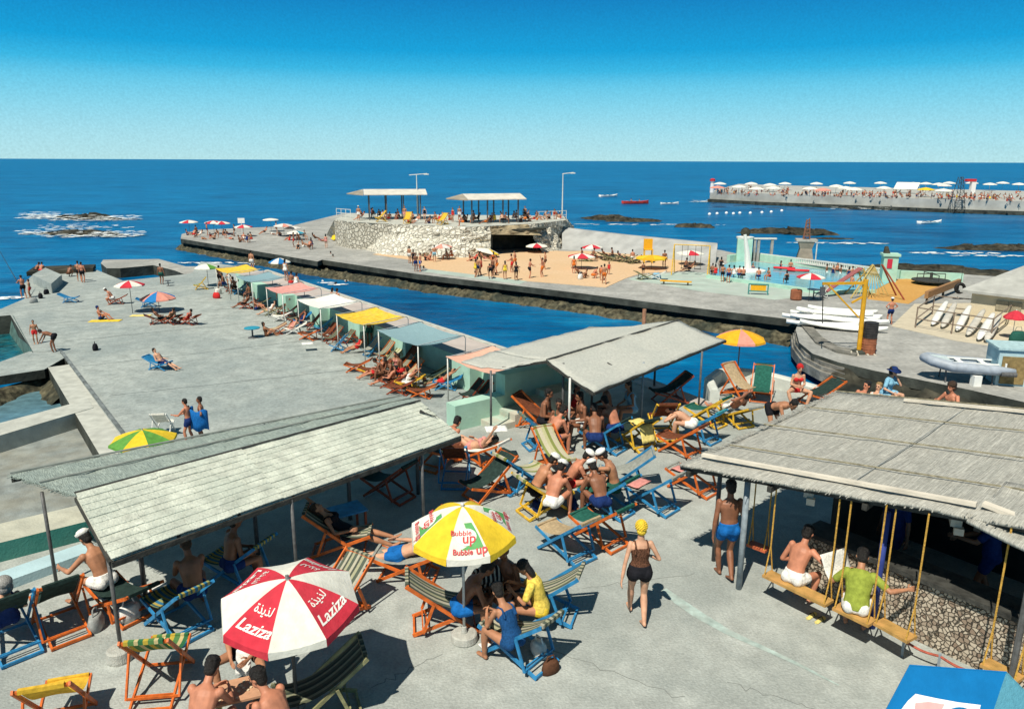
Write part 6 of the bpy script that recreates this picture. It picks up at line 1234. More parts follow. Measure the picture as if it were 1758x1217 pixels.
# ================================================================ the pier: far left end
um('red and white parasol at the far left tip of the pier', 326, 401, 378, 1.25, ['red', 'white', 'white'], N=9, rot=-110); um('red and white parasol left of two touching ones on the pier tip', 368, 402, 379, 1.25, ['white', 'red'], rot=-90); um('red and white parasol right of two touching ones on the pier tip', 382, 402, 380, 1.2, ['red', 'white'], rot=-90)
um('red and white parasol below the small white board on pier tip', 419, 406, 386, 1.2, ['red', 'white'], rot=-112); um('plain white parasol near the pier tip', 466, 398, 375, 1.15, ['white'], hh=.2); um('white and teal parasol left of the yellow tarp', 509, 412, 396, 1.2, ['white', 'teal', 'white', 'white'], rot=-100); um('faded white parasol behind the white and teal one', 503, 404, 388, 1.2, ['dullwhite'])
um('faded pink parasol beside the white and teal one', 488, 406, 384, 1.3, ['dullwhite', 'pink', 'dullwhite'], N=9)
t = thing('notice_board', 'small white board on a pole on the pier tip', 'sign', P(416, 402, ZL)); h = PH(416, 379, P(416, 402, ZL)); MB().tube([(0, 0, 0), (0, 0, h)], .05, 6).build('pole', WPOLE, t); MB().box((0, 0, h), (.95, .06, .7)).build('board', flat('board_clean', (.72, .72, .7)), t)
mb = MB(); c = P(600, 412, ZL); vs = [V((x * .42, y * .5, .55 + .75 * math.exp(-(x - 1) ** 2 / 9) + .25 * fbm(x * .6, y * .7, 4) - .1 * abs(y))) for x in range(-5, 6) for y in range(-3, 4)]; mb.add(vs, [(i * 7 + j, (i + 1) * 7 + j, (i + 1) * 7 + j + 1, i * 7 + j + 1) for i in range(10) for j in range(6)]); o = mb.build('tarp', UC['yellow'], None, True, c); m_ = o.modifiers.new('thickness', 'SOLIDIFY'); m_.thickness = .05; tag(o, 'rumpled yellow tarp at left foot of the stone platform', 'tarp')
TIP = 'bathers gathered under parasols on the pier tip'
TL = 'person resting among the crowd under parasols at the pier tip'
POS = ['ground', 'lounge', 'prop', 'sit', 'stand', 'hunch', 'lieback']
for i, (x, y) in enumerate([(322, 404), (333, 408), (338, 403), (345, 407), (350, 411), (356, 404), (362, 408), (368, 411), (376, 408), (384, 409), (391, 407), (397, 411), (403, 406), (418, 410), (412, 416), (424, 417), (432, 416), (456, 402), (468, 403), (475, 402), (480, 405), (497, 413), (514, 415), (522, 412), (540, 413), (553, 414), (505, 424), (512, 427), (521, 424), (531, 429), (536, 426)]):
    pe(TL, x, y, (i * 77) % 360, POS[(i * 5) % 7], 'm' if i % 3 else 'f', ('navy', 'red', 'black', 'white', 'brown')[i % 5], (0, 3, 2, 1)[i % 4], grp=TIP)
pe('person standing alone between the pier tip and yellow tarp', 560, 426, 90, 'stand', sx='f', col='pink', sk=1); pe('person in red standing on the rubble slope', 650, 402, 100, 'stand', col='red', sk=3, z=ZL + 1.4)
# beach
um('pale pink parasol on the rubble side of the beach', 759, 446, 419, 1.1, ['dullwhite', 'pink'], rot=-80); um('blue and white parasol on the beach left of the grotto', 824, 436, 420, 1.25, ['blue', 'white'], rot=-130); um('yellow and white parasol with low rim left of the grotto', 838, 442, 427, 1.35, ['yellow', 'white', 'white', 'white'], rot=-60, tilt=14, td=0)
um('red and white parasol in front of the grotto', 921, 434, 418, 1.3, ['white', 'red', 'white', 'white'], rot=-155); um('large red and white parasol at the middle of the beach', 998, 462, 435, 1.35, ['red', 'white'], rot=-112); um('red and white parasol behind the large one on the beach', 1016, 443, 420, 1.15, ['red', 'white'], rot=-90); um('yellow orange parasol with dark fringe on the beach', 1118, 462, 438, 1.5, ['yellow', 'orange'], hh=.2, val=.2); um('red and white parasol beside the yellow swing frame', 1184, 455, 430, 1.4, ['white', 'red', 'white', 'white'], rot=-155); um('red and white parasol at the corner of the paddling pool', 1388, 517, 469, 1.0, ['red', 'white'], rot=-112)
t = thing('lifeguard_seat', 'high orange lifeguard seat on the beach', 'seat', P(1112, 452, ZL)); MB().box((0, .3, 1.9), (.9, .12, 1.1)).build('backrest', UC['orange'], t); MB().box((0, 0, 1.4), (.9, .7, .1)).build('seat', UC['orange'], t)
for x in (-.4, .4):
    for y in (-.3, .3): MB().beam((x, y, 0), (x, y, 1.35), .08, .08).build('leg', FR['yellow'], t)
t = thing('playground_swing', 'yellow tubular swing frame on the beach', 'swing frame', P(1155, 470, ZL), R(-20)); YT = FR['yellow']
for x in (0, 3.2):
    for y in (-.9, .9): MB().tube([(x, y, 0), (x, 0, 2.7)], .05, 6).build('leg', YT, t)
MB().tube([(0, 0, 2.7), (3.2, 0, 2.7)], .05, 6).build('bar', YT, t)
for x in (1.0, 2.2):
    s_ = MB().box((x, 0, .55), (.6, .25, .05)).build('seat', wood_d, t); mb = MB(); mb.tube([(x - .25, 0, .55), (x - .25, 0, 2.7)], .02, 5); mb.tube([(x + .25, 0, .55), (x + .25, 0, 2.7)], .02, 5); mb.build('rope', wood_d, t)
BP = [(710, 457, 80, 'stand', 'f', 'black', 2, 'in dark swimsuit standing at the left end of the beach'), (703, 452, 60, 'stand', 'm', 'white', 0, 'in white trunks behind the dark swimsuit at the left end of the beach'), (714, 466, -60, 'stand', 'm', 'navy', 2, 'standing left of two on the painted strip corner'), (722, 466, 200, 'stand', 'm', 'blue', 3, 'in blue trunks standing right of two on the painted strip corner'),
 (731, 448, 10, 'ground', 'f', 'black', 3, 'sitting left of the pale pink parasol'), (738, 447, 200, 'ground', 'm', 'red', 3, 'in red trunks sitting left of the pale pink parasol'), (746, 450, 100, 'stand', 'm', 'lightblue', 0, 'in pale blue standing by the pale pink parasol'), (768, 447, 170, 'sit', 'm', 'brown', 2, 'with brown back sitting right of the pale pink parasol'), (776, 446, 150, 'sit', 'm', 'orange', 3, 'in orange trunks right of the pale pink parasol'),
 (808, 448, 20, 'ground', 'm', 'black', 2, 'in black trunks sitting below the blue and white parasol'), (818, 449, 180, 'lounge', 'f', 'red', 3, 'in red swimsuit reclining below the blue and white parasol'), (829, 449, 10, 'lounge', 'm', 'pink', 0, 'in pink trunks reclining below the yellow and white parasol'), (846, 446, 120, 'ground', 'f', 'orange', 3, 'in orange swimsuit below the yellow and white parasol'), (820, 474, 60, 'stand', 'm', 'navy', 0, 'standing left of the group at the water edge'), (826, 473, 180, 'stand', 'f', 'red', 3, 'in red swimsuit in the group at the water edge'),
 (816, 476, 20, 'reach', 'f', 'yellow', 0, 'in yellow swimsuit in the group at the water edge'), (846, 474, 40, 'stand', 'm', 'black', 2, 'standing with dark trunks right of the group at the water edge'), (853, 470, 200, 'reach', 'm', 'orange', 3, 'in orange trunks playing at the water edge'), (842, 479, 100, 'bend', 'm', 'black', 2, 'stooping at the water edge in front of the beach'), (867, 480, 100, 'stand', 'f', 'yellow', 0, 'slim figure in yellow at the painted strip'), (879, 468, 170, 'reach', 'm', 'red', 3, 'in red trunks reaching towards two ball players'),
 (886, 482, 90, 'stand', 'f', 'black', 2, 'in black swimsuit at the edge of the beach, facing away'), (909, 478, 20, 'reach', 'm', 'black', 3, 'left ball player with outstretched arms'), (931, 476, 160, 'armup', 'm', 'orange', 3, 'right ball player with raised arm'), (936, 463, 190, 'hips', 'm', 'brown', 0, 'behind the right ball player with hands on hips'), (884, 461, 150, 'walk', 'm', 'orange', 3, 'walking on the sand behind the ball players'),
 (992, 476, 20, 'lounge', 'm', 'black', 2, 'reclining left under the large beach parasol'), (985, 470, 90, 'stand', 'f', 'orange', 3, 'in orange swimsuit beside the pole of the large beach parasol'), (1004, 478, 190, 'ground', 'f', 'brown', 0, 'sitting under the large beach parasol'), (1020, 478, 20, 'squat', 'm', 'orange', 3, 'squatting right of the large beach parasol'), (1033, 482, 90, 'bend', 'm', 'orange', 3, 'bending down on the near sand edge'), (1037, 488, 100, 'walk', 'm', 'orange', 0, 'walking on the near sand edge'),
 (1045, 472, 90, 'stand', 'f', 'red', 3, 'small in red swimsuit alone on the sand'), (1018, 447, 30, 'sit', 'm', 'black', 2, 'dark figure seated behind the large beach parasol'), (1000, 446, 160, 'sit', 'm', 'black', 2, 'dark figure seated left behind the large beach parasol'), (1037, 444, 20, 'lounge', 'm', 'black', 2, 'reclining at left of the dark row below the wave wall'), (1052, 446, 160, 'sit', 'm', 'black', 2, 'seated in the dark row below the wave wall'), (1064, 447, 20, 'lounge', 'f', 'navy', 0, 'in navy swimsuit in the dark row below the wave wall'),
 (1086, 450, 100, 'sit', 'm', 'white', 3, 'with bare back in the dark row below the wave wall'), (1098, 452, 200, 'ground', 'f', 'white', 0, 'in white swimsuit near the yellow orange parasol'), (1140, 460, 90, 'stand', 'm', 'navy', 2, 'standing under the yellow swing frame'), (1104, 473, 90, 'stand', 'm', 'black', 2, 'small dark child alone on the sand'), (1176, 466, 20, 'sit', 'm', 'black', 2, 'with outstretched arm below the swing frame parasol'), (1187, 467, 170, 'lounge', 'm', 'black', 2, 'reclining below the swing frame parasol')]
for x, y, d, po, sx, col, sk, l in BP: pe('person ' + l, x, y, d, po, sx, col, sk, scale=.7 if 'small' in l else None)
for i, (x, y, f, s) in enumerate(((1040, 446, 'olive', 'dark'), (1078, 451, 'olive', 'dark'), (1088, 453, 'olive', 'dark'), (1000, 449, 'olive', 'dark'), (1046, 448, 'olive', 'dark'), (1058, 449, 'olive', 'olivestripe'), (1070, 450, 'olive', 'dark'), (1008, 449, 'olive', 'dark'), (1106, 480, 'olive', 'tan'), (1125, 480, 'white', 'grey'))):
    c = P(x, y, ZL); chair(('dark lounge chair in the row below the wave wall' if i < 8 else 'tan lounge chair on the near sand' if i == 8 else 'white lounge chair on the near sand'), c, R(160 if i % 2 else 20), f, s, 'dark lounge chairs below the wave wall' if i < 8 else 'lounge chairs on the beach', 'low', 1.2)
ob = thing('bench', 'low orange bench board lying on painted floor', 'bench', P(1160, 489, ZL), R(-18)); MB().box((0, 0, .3), (2.6, .4, .08)).build('seat', UC['orange'], ob); [MB().box((x, 0, .13), (.1, .36, .26)).build('leg', wood_d, ob) for x in (-1, 1)]
ob = thing('notice_board', 'framed orange panel standing on the painted floor', 'sign', P(1301, 506, ZL), R(-14)); MB().box((0, 0, .55), (1.15, .05, .45)).build('panel', UC['orange'], ob)
mb = MB()
for z in (.28, .82): mb.box((0, -.02, z), (1.5, .08, .09))
for x in (-.72, .72): mb.box((x, -.02, .41), (.09, .07, .82))
mb.build('frame', mat('frame_teal', (.05, .22, .20), .7), ob)
bag('white bag under the large beach parasol', P(996, 480, ZL), 'white', .4); bag('blue and white bag near the tan lounge chair', P(1127, 478, ZL), 'lightblue', .4)
# ================================================================ pool
PL = [(1222, 474, 60, 'sit', 'm', 'black', 2, 'sitting on the left pool rim in black'), (1228, 476, 90, 'sit', 'f', 'red', 0, 'sitting on the left pool rim in red'), (1237, 470, 80, 'stand', 'f', 'black', 2, 'standing in dark swimsuit at left of the pool'), (1240, 484, 90, 'stand', 'm', 'black', 0, 'with white cap standing before the pool, left'), (1250, 486, 90, 'stand', 'm', 'navy', 3, 'with bare back standing before the pool, right'), (1260, 478, 100, 'sit', 'f', 'white', 0, 'in white sitting on the near pool rim'), (1268, 479, 60, 'sit', 'm', 'navy', 3, 'in navy trunks sitting on the near pool rim'), (1276, 480, 100, 'sit', 'm', 'black', 3, 'on near pool rim facing the leaning fountain'), (1302, 482, 90, 'sit', 'm', 'navy', 3, 'on near pool rim right of the fountain, alone'), (1320, 482, 200, 'sit', 'm', 'red', 0, 'turned sideways on the near pool rim'), (1350, 488, 90, 'sit', 'f', 'black', 0, 'in black swimsuit on the near pool rim'), (1460, 495, 20, 'sit', 'm', 'navy', 3, 'with bare back near the pool corner parasol')]
for x, y, d, po, sx, col, sk, l in PL: pe('person ' + l, x, y, d, po, sx, col, sk, scale=.9, cap=('sailor', 'white') if 'white cap' in l else None, dz=.0)
for i, (x, y) in enumerate(((1340, 462), (1357, 460), (1419, 468), (1430, 470), (1437, 466), (1443, 470), (1457, 473), (1463, 472), (1479, 470), (1292, 466))): pe('person wading waist deep in the paddling pool', x, y, (i * 70) % 360, 'stand', 'm' if i % 3 else 'f', ('navy', 'black', 'white')[i % 3], (0, 3, 2)[i % 3], dz=-.75, grp='waders in the paddling pool', scale=.9)
for (x, y), l in (((1346, 464), 'red swimming float by the far pool wall, left one'), ((1370, 468), 'red swimming float by the far pool wall, right one')):
    mb = MB(); mb.rings([ring(V((x_, 0, .1)), V((0, 1, 0)), V((0, 0, 1)), w, .1, 10) for x_, w in ((-1, .05), (-.9, .25), (-.4, .4), (.4, .4), (.9, .28), (1, .06))]); o = mb.build('pool_float', flat('float_red', (.6, .03, .04), .4), None, True, P(x, y, ZL) + V((0, 0, .12))); o.rotation_euler = (0, 0, R(-20)); tag(o, l, 'float')
t = thing('fountain', 'white leaning water spout on round white base in the paddling pool', 'fountain', P(1284, 467, ZL)); h = PH(1274, 403, P(1284, 467, ZL))
MB().lathe([(1.6, .0), (1.6, .2), (1.1, .28), (.4, .34)], (0, 0, 0), 20).build('base', flat('fountain_white', (.7, .7, .66)), t); MB().tube([(0, 0, .2), (-.2, 0, h * .5), (-.55, 0, h)], [.34, .26, .15], 8).build('spout', flat('fountain_white', (.7, .7, .66)), t)
t = thing('pool_tower', 'mint square pillar with white globe at left of the paddling pool', 'tower', P(1276, 449, ZL), R(-14)); h = PH(1276, 410, P(1276, 449, ZL)); MB().box((0, 0, h / 2), (1.5, 1.5, h)).build('pillar', mint, t); MB().lathe([(.85, 0), (.9, .2), (.3, .3)], (0, 0, h), 12).build('cap', flat('fountain_white', (.7, .7, .66)), t); MB().ell((0, 0, h + .65), (V((1, 0, 0)), V((0, 1, 0)), V((0, 0, 1))), (.5, .5, .5), 12, 8).build('globe', rockm, t, True)
t = thing('pool_tower', 'mint square pillar with red sign at right end of the pool railing', 'tower', P(1523, 483, ZL), R(-14)); h = PH(1523, 439, P(1523, 483, ZL)); MB().box((0, 0, h / 2), (1.15, 1.15, h)).build('pillar', mint, t); MB().box((0, 0, h + .1), (1.4, 1.4, .2)).build('cap', mint, t); MB().box((-.1, -.6, h * .72), (.4, .06, .8)).build('sign', flat('sign_red', (.5, .03, .06)), t); MB().tube([(-.3, 0, h), (-.4, 0, h + .8)], [.35, .15], 7).build('plant', rockm, t)
t = thing('diving_tower', 'grey tapered concrete pier with rusty lattice mast behind the pool', 'tower', P(1380, 455, ZL), R(-14)); h = PH(1380, 414, P(1380, 455, ZL)); MB().rings([[V((x * w, y * w, z)) for x, y in ((-1, -1), (1, -1), (1, 1), (-1, 1))] for z, w in ((0, .85), (h * .7, .55), (h, .75))]).build('pier', mat('pier_brown', (.30, .26, .21), .9, .2, 1, .4), t); MB().box((0, 0, h + .1), (2.0, 1.6, .2)).build('top', conc_pier, t)
hm = PH(1386, 377, P(1380, 455, ZL)) - h; mb = MB()
for x, y in ((-.3, -.3), (.3, -.3), (.3, .3), (-.3, .3)): mb.tube([(x, y, h + .1), (x * .4, y * .4, h + hm)], .05, 5)
for k in range(6): z = h + .2 + hm * k / 6.5; w = .3 * (1 - .6 * k / 6.5); mb.beam((-w, -w, z), (w, w, z + .4), .05, .05); mb.beam((-w, w, z), (w, -w, z + .4), .05, .05); mb.beam((-w, -w, z), (w, -w, z), .05, .05)
mb.build('mast', mat('rust', (.22, .10, .06), .8), t)
t = thing('railing', 'long white baluster railing along the sea side of the pool', 'railing', (0, 0, 0)); a, b = P(1290, 446, ZL), P(1516, 476, ZL); mb = MB(); hr = PH(1290, 434, a)
for z in (hr, hr * .45): mb.beam(a + V((0, 0, z)), b + V((0, 0, z)), .12, .14)
mb.build('rail', WPOLE, t); mb = MB(); nb = 60
for k in range(nb + 1): q = a.lerp(b, k / nb); mb.beam(q + V((0, 0, .3)), q + V((0, 0, hr)), .12, .12)
o = mb.build('balusters', WPOLE, t); o['kind'] = 'stuff'
tag(MB().tube([P(1399, 457, ZL), P(1399, 457, ZL) + V((0, 0, PH(1401, 418, P(1399, 457, ZL))))], .06, 6).build('flag_pole', WPOLE), 'thin white pole behind the pool railing', 'pole')
t = thing('pergola', 'narrow grey posts with crossbar between mint pillar and railing', 'frame', P(1308, 449, ZL)); h = PH(1308, 411, P(1308, 449, ZL))
for x in (-.9, -.5, .9): MB().box((x, 0, h / 2), (.25, .25, h)).build('post', conc_pier, t)
MB().box((0, 0, h + .08), (2.6, .4, .15)).build('crossbar', WPOLE, t)
# playground
t = thing('slide', 'red playground slide with yellow ladder beside the pool corner', 'slide', P(1440, 508, ZL), R(18)); MB().beam((-1.5, 0, .3), (1.8, 0, 2.1), .5, .08).build('chute', mat('slide_red', (.30, .10, .10), .6), t); mb = MB(); mb.tube([(1.8, .3, 2.1), (2.7, .3, 0)], .05, 6); mb.tube([(1.8, -.3, 2.1), (2.7, -.3, 0)], .05, 6)
for k in range(5): u = k / 5 + .1; mb.tube([(1.8 + .9 * u, -.3, 2.1 * (1 - u)), (1.8 + .9 * u, .3, 2.1 * (1 - u))], .04, 5)
mb.build('ladder', YT, t)
t = thing('climbing_frame', 'straw coloured climbing frame on the orange sand', 'climbing frame', P(1500, 510, ZL), R(-10))
for x in (-1.6, 1.6):
    for y in (-1, 1): MB().tube([(x * 1.2, y, 0), (x * .2, y * .1, 2.5)], .06, 6).build('leg', FR['red'] if x > 0 else mat('straw', (.45, .34, .12), .8), t)
mb = MB(); [mb.tube([(-1.6 + .32 * k, -.9 + .08 * k, .2), (-.3, 0, 2.5)], .03, 5) for k in range(9)]; mb.build('net', mat('straw', (.45, .34, .12), .8), t)
t = thing('merry_go_round', 'small dark merry go round on the orange sand', 'merry go round', P(1597, 488, ZL)); MB().lathe([(1.5, .3), (1.5, .4), (.1, .42)], (0, 0, 0), 16).build('platform', wood_d, t); MB().lathe([(.12, 0), (.12, 1.0)], (0, 0, 0), 8).build('hub', wood_d, t); mb = MB(); [mb.tube([(0, 0, .9), (1.2 * math.cos(a), 1.2 * math.sin(a), .9), (1.2 * math.cos(a), 1.2 * math.sin(a), .4)], .04, 5) for a in (0, 1.57, 3.14, 4.71)]; mb.build('handles', wood_d, t)
t = thing('planter', 'rust red drum planter at the foot of the pool corner parasol', 'planter', P(1366, 515, ZL)); MB().lathe([(.35, 0), (.42, .1), (.42, .75), (.36, .8), (.34, .7), (.02, .7)], (0, 0, 0), 14).build('drum', mat('drum_rust', (.28, .10, .05), .8, .2, 4), t)
tb_ = thing('table', 'pale round table under the pool corner parasol', 'table', P(1396, 513, ZL)); MB().lathe([(.5, .7), (.5, .74), (.02, .75)], (0, 0, 0), 14).build('table_top', flat('table_pale', (.5, .6, .58)), tb_); MB().lathe([(.25, 0), (.05, .06), (.05, .7)], (0, 0, 0), 8).build('leg', POLE, tb_)
chair('pale chair under the pool corner parasol', P(1410, 512, ZL), R(190), 'white', 'grey', 'lounge chairs on the beach', 'up')
# crane, barrels, boards
b = P(1474, 606, ZL); h = PH(1486, 478, b); t = thing('crane', 'yellow boat crane with braced arm on the quay', 'crane', b); CR = mat('crane_yellow', (.66, .34, .02), .55, .12, 3, .1, 20, .3)
W_ = lambda x, y: (lambda r: V((0, 0, ZC)) + r * (b.y / r.y) - b)(ray(x, y))
MB().tube([(0, 0, 0), W_(1480, 545), W_(1487, 480)], .125, 10).build('mast', CR, t); MB().beam(W_(1487, 486), W_(1412, 487), .11, .14).build('arm', CR, t); MB().beam(W_(1420, 487), W_(1474, 545), .07, .08).build('brace', CR, t); MB().beam(W_(1462, 520), W_(1484, 508), .08, .1).build('brace', CR, t); MB().lathe([(.45, 0), (.42, .12), (.22, .2)], (0, 0, 0), 12).build('foot', conc_dark, t); MB().tube([W_(1413, 487), W_(1412, 555)], .03, 6).build('cable', wood_d, t); MB().box(W_(1412, 500), (.22, .2, .45)).build('pulley', POLE, t)
mb = MB(); [mb.tube([V((0, 0, .15)) + V((x, -.2, 0)), V((x * 1.5, -.9, -.2)), V((x * 2.4, -1.6, -1.2 - .3 * k))], .05, 6) for k, x in enumerate((-.5, -.2, .25, .55))]; mb.build('mooring_rope', mat('rope_pale', (.45, .42, .34), .9), t)
for z0, m, l in ((0, 'drum_rust', 'rusty brown barrel under the dark one beside the crane'), (.88, 'drum_dark', 'dark barrel stacked on the rusty one beside the crane')):
    mm = mat('drum_dark', (.03, .028, .028), .7, .3, 4); o = MB().lathe([(.36, 0), (.38, .03), (.36, .06), (.37, .28), (.39, .30), (.37, .32), (.37, .56), (.39, .58), (.37, .60), (.36, .83), (.38, .86), (.35, .87), (.02, .86)], (0, 0, 0), 18).build('barrel', MATS[m], None, False, P(1490, 607, ZL) + V((0, 0, z0))); tag(o, l, 'barrel')
wb = mat('board_pure_white', (.80, .80, .76), .45, .04, 3); 
for i, (x, y, d, L, lay) in enumerate(((1412, 562, -10, 4.4, 0), (1436, 566, -16, 4.4, 0), (1462, 568, -20, 4.0, 0), (1404, 553, -6, 4.6, 0), (1432, 553, -12, 4.8, 0), (1462, 556, -16, 4.4, 0), (1415, 545, -10, 4.4, 0), (1450, 545, -14, 4.6, 0), (1418, 556, -4, 4.6, 1), (1440, 553, -18, 4.8, 1), (1458, 561, -24, 4.4, 1), (1426, 548, -12, 4.4, 1), (1430, 555, -22, 4.6, 2), (1444, 550, -8, 4.4, 2))):
    mb = MB(); mb.rings([ring(V((L * (u - .5), .0, .10 + .5 * max(0, abs(u - .5) - .3))), V((0, 1, 0)), V((0, 0, 1)), max(.03, .52 * math.sin(math.pi * min(max(u, .01), .99)) ** .75), .13, 10) for u in (0, .04, .12, .3, .5, .7, .88, .96, 1)])
    o = mb.build('paddle_board', wb, None, True, P(x, y, ZL) + V((0, 0, .12 + .22 * lay))); o.rotation_euler = (R(6 * (i % 3 - 1)), R(3 * (i % 2)), R(d)); tag(o, 'long white paddle board in the white heap beside the crane', 'paddle board', 'white boards heaped by the crane')
pe('person with white cap and bare back standing on the quay', 1527, 557, 95, 'hips', col='navy', sk=3, cap=('sailor', 'white'))
# rack with boats
t = thing('boat_rack', 'pipe rack for rowing boats before the grey roofed house', 'rack', (0, 0, 0)); RK = mat('rack_pipe', (.22, .17, .13), .7, .2, 5); a, b, c, d = P(1571, 563, ZL), P(1700, 585, ZL), P(1735, 555, ZL), P(1600, 540, ZL)
for p_ in (a, b, c, d, a.lerp(b, .5), d.lerp(c, .5)): MB().tube([p_, p_ + V((0, 0, 1.35))], .05, 6).build('post', RK, t)
for z in (.6, 1.3):
    for p_, q_ in ((a, b), (d, c), (a, d), (b, c)): MB().tube([p_ + V((0, 0, z)), q_ + V((0, 0, z))], .04, 6).build('rail', RK, t)
def hull(mb, L, Wd, D, m=0):
    mb.rings([[V((L * (u - .5), Wd * w * math.sin(q) * .5, D * (1 - w2 * math.cos(q)))) for q in (R(x) for x in range(-90, 91, 20))] for u, w, w2 in ((0, .45, .6), (.15, .8, .9), (.45, 1, 1), (.75, .85, .9), (.93, .35, .6), (1, .04, .15))], True, m, False)
for i, (p0, p1) in enumerate((((1600, 562), (1634, 530)), ((1617, 566), (1650, 530)), ((1642, 572), (1672, 538)), ((1660, 580), (1702, 542)), ((1679, 588), (1716, 548)), ((1692, 590), (1730, 545)))):
    A_, B_ = P(*p0, ZL), P(*p1, ZL); d_ = B_ - A_; L = min(d_.length, 5.2); mb = MB(); mb.rings([ring(V((L * u, 0, 0)), V((0, 1, 0)), V((0, 0, 1)), w, w * .6, 10) for u, w in ((0, .03), (.04, .13), (.2, .22), (.6, .22), (.92, .14), (1, .03))]); o = mb.build('canoe', mat('canoe_pale', (.52, .49, .43), .5, .1, 3) if i % 2 else mat('canoe_white', (.70, .69, .65), .5, .06, 3), None, True, A_ + V((0, 0, .18))); o.rotation_euler = (0, R(-9), math.atan2(d_.y, d_.x)); tag(o, ('pale' if i % 2 else 'white') + ' narrow canoe leaning through the pipe rack', 'canoe', ('pale' if i % 2 else 'white') + ' canoes in the rack')
um('small red parasol in front of the cream house', 1737, 582, 533, .62, ['red'], rot=0, hh=.4, pole='WPOLE'); bag('green bush like heap at foot of the red parasol', P(1745, 588, ZL), 'darkgreen', .55)
# dinghy on stand
t = thing('dinghy', 'grey inflatable dinghy with white seats on a stand at the quay', 'boat', P(1660, 654, ZL), R(-14), None, .9); zz = .85; gr = mat('rubber_grey', (.33, .37, .42), .5, .1, 4, .05, 20, .4); gb_ = mat('rubber_blue', (.10, .24, .32), .5, .1, 4, .05, 20, .4)
pt = [(1.9, -.75, zz), (1.0, -.78, zz), (-1.0, -.76, zz + .05), (-1.9, -.45, zz + .22), (-2.2, 0, zz + .3), (-1.9, .45, zz + .22), (-1.0, .76, zz + .05), (1.0, .78, zz), (1.9, .75, zz)]
MB().tube(pt, [.14, .26, .28, .27, .25, .27, .28, .26, .14], 12).build('tube', gr, t, True); MB().box((.1, 0, zz - .1), (3.3, 1.1, .08)).build('floor', gb_, t); MB().box((1.5, 0, zz + .1), (.08, 1.2, .5)).build('transom', wb, t)
for x in (-.5, .6): MB().box((x, 0, zz + .2), (.26, 1.3, .05)).build('seat', wb, t)
for y in (-.52, .52): MB().box((.1, y, zz + .25), (2.2, .10, .06)).build('side_board', wb, t)
MB().add([V((-2.1, 0, zz + .5)), V((-1.0, -.6, zz + .3)), V((-1.0, .6, zz + .3)), V((-2.1, 0, zz + .42)), V((-1.0, -.6, zz + .22)), V((-1.0, .6, zz + .22))], [(0, 1, 2), (5, 4, 3), (0, 3, 4, 1), (1, 4, 5, 2), (2, 5, 3, 0)]).build('bow_cover', mat('cover_pale', (.50, .58, .58), .7), t); MB().tube([(1.2, -.98, zz - .12), (1.9, -.98, zz - .12)], .12, 10).build('fender', POLE, t)
for x in (-1.2, 1.0): [MB().tube([(x, y * .7, zz - .2), (x, y, -.0)], .04, 6).build('stand_leg', POLE, t) for y in (-.6, .6)]
t = thing('shed', 'pale blue shed with brown panel beside the dinghy', 'shed', P(1757, 664, ZL), R(-14)); MB().box((.4, .8, .85), (3.2, 1.6, 1.7)).build('wall', paleblue, t); MB().box((-.55, -.03, .75), (1.0, .06, 1.3)).build('panel', mat('panel_brown', (.24, .17, .07), .8, .2, 6), t); MB().box((.4, .8, 1.75), (3.4, 1.8, .1)).build('roof', mat('roof_blue', (.36, .50, .52), .8), t)
tag(MB().box((0, 0, .25), (.36, .34, .5)).build('crate', wb, None, False, P(1674, 662, ZL)), 'white box under the stern of the dinghy', 'box')
# house
t = thing('house', 'cream house with grey sloping roof at right edge of the quay', 'house', (0, 0, 0)); a, b = P(1662, 548, ZL), P(1790, 566, ZL); hw = PH(1662, 498, a); d_ = (b - a).normalized(); n_ = V((-d_.y, d_.x, 0)) * 9; e = b + d_ * 6
cream = mat('wall_cream', (.60, .52, .37), .9, .06, 1.2, .15, 10, .15, var2=.25, scale2=.4, col2=(.52, .45, .33)); mb = MB(); mb.slab([tuple(x.xy) for x in (a, e, e + n_, a + n_)], ZL, ZL + hw); mb.build('wall', cream, t)
z0, z1 = ZL + hw, ZL + hw + 1.8; o_ = d_ * .6; a1, e1_ = a - o_ - n_ * .05, e + o_ - n_ * .05; mb = MB(); r0, r1_ = a + n_ * .55 + d_ * 2.2, e + n_ * .55 - d_
q = lambda p, z: V((p.x, p.y, z)); pts = [q(a1, z0), q(e1_, z0), q(r1_, z1), q(r0, z1), q(a1 + n_ * 1.1, z0), q(e1_ + n_ * 1.1, z0)]; mb.add(pts + [p - V((0, 0, .15)) for p in pts], [(0, 1, 2, 3), (3, 2, 5, 4), (0, 3, 4), (1, 5, 2), (6, 10, 11, 7), (0, 6, 7, 1), (4, 10, 6, 0)]); mb.build('roof', mat('roof_grey', (.40, .40, .37), .9, .1, 1.5, .3, 6, .15, var2=.3, scale2=.4), t)
for u, w, hh_ in ((.30, .7, .6), (.42, .7, .6)): c = a.lerp(e, u * .6) - n_ * .005; MB().box(c + V((0, 0, 1.2)), (w, .08, hh_), math.atan2(d_.y, d_.x)).build('window', mat('window_dark', (.30, .26, .18), .6), t)
t = thing('fence', 'brown slanting boundary beam between orange sand and boat rack', 'fence', (0, 0, 0)); a, b = P(1588, 524, ZL), P(1645, 500, ZL); MB().beam(a + V((0, 0, .75)), b + V((0, 0, .75)), .25, .5).build('beam', mat('beam_brown', (.30, .16, .07), .8), t); [MB().beam(a.lerp(b, u), a.lerp(b, u) + V((0, 0, .55)), .12, .12).build('post', wood_d, t) for u in (0.03, .5, .97)]
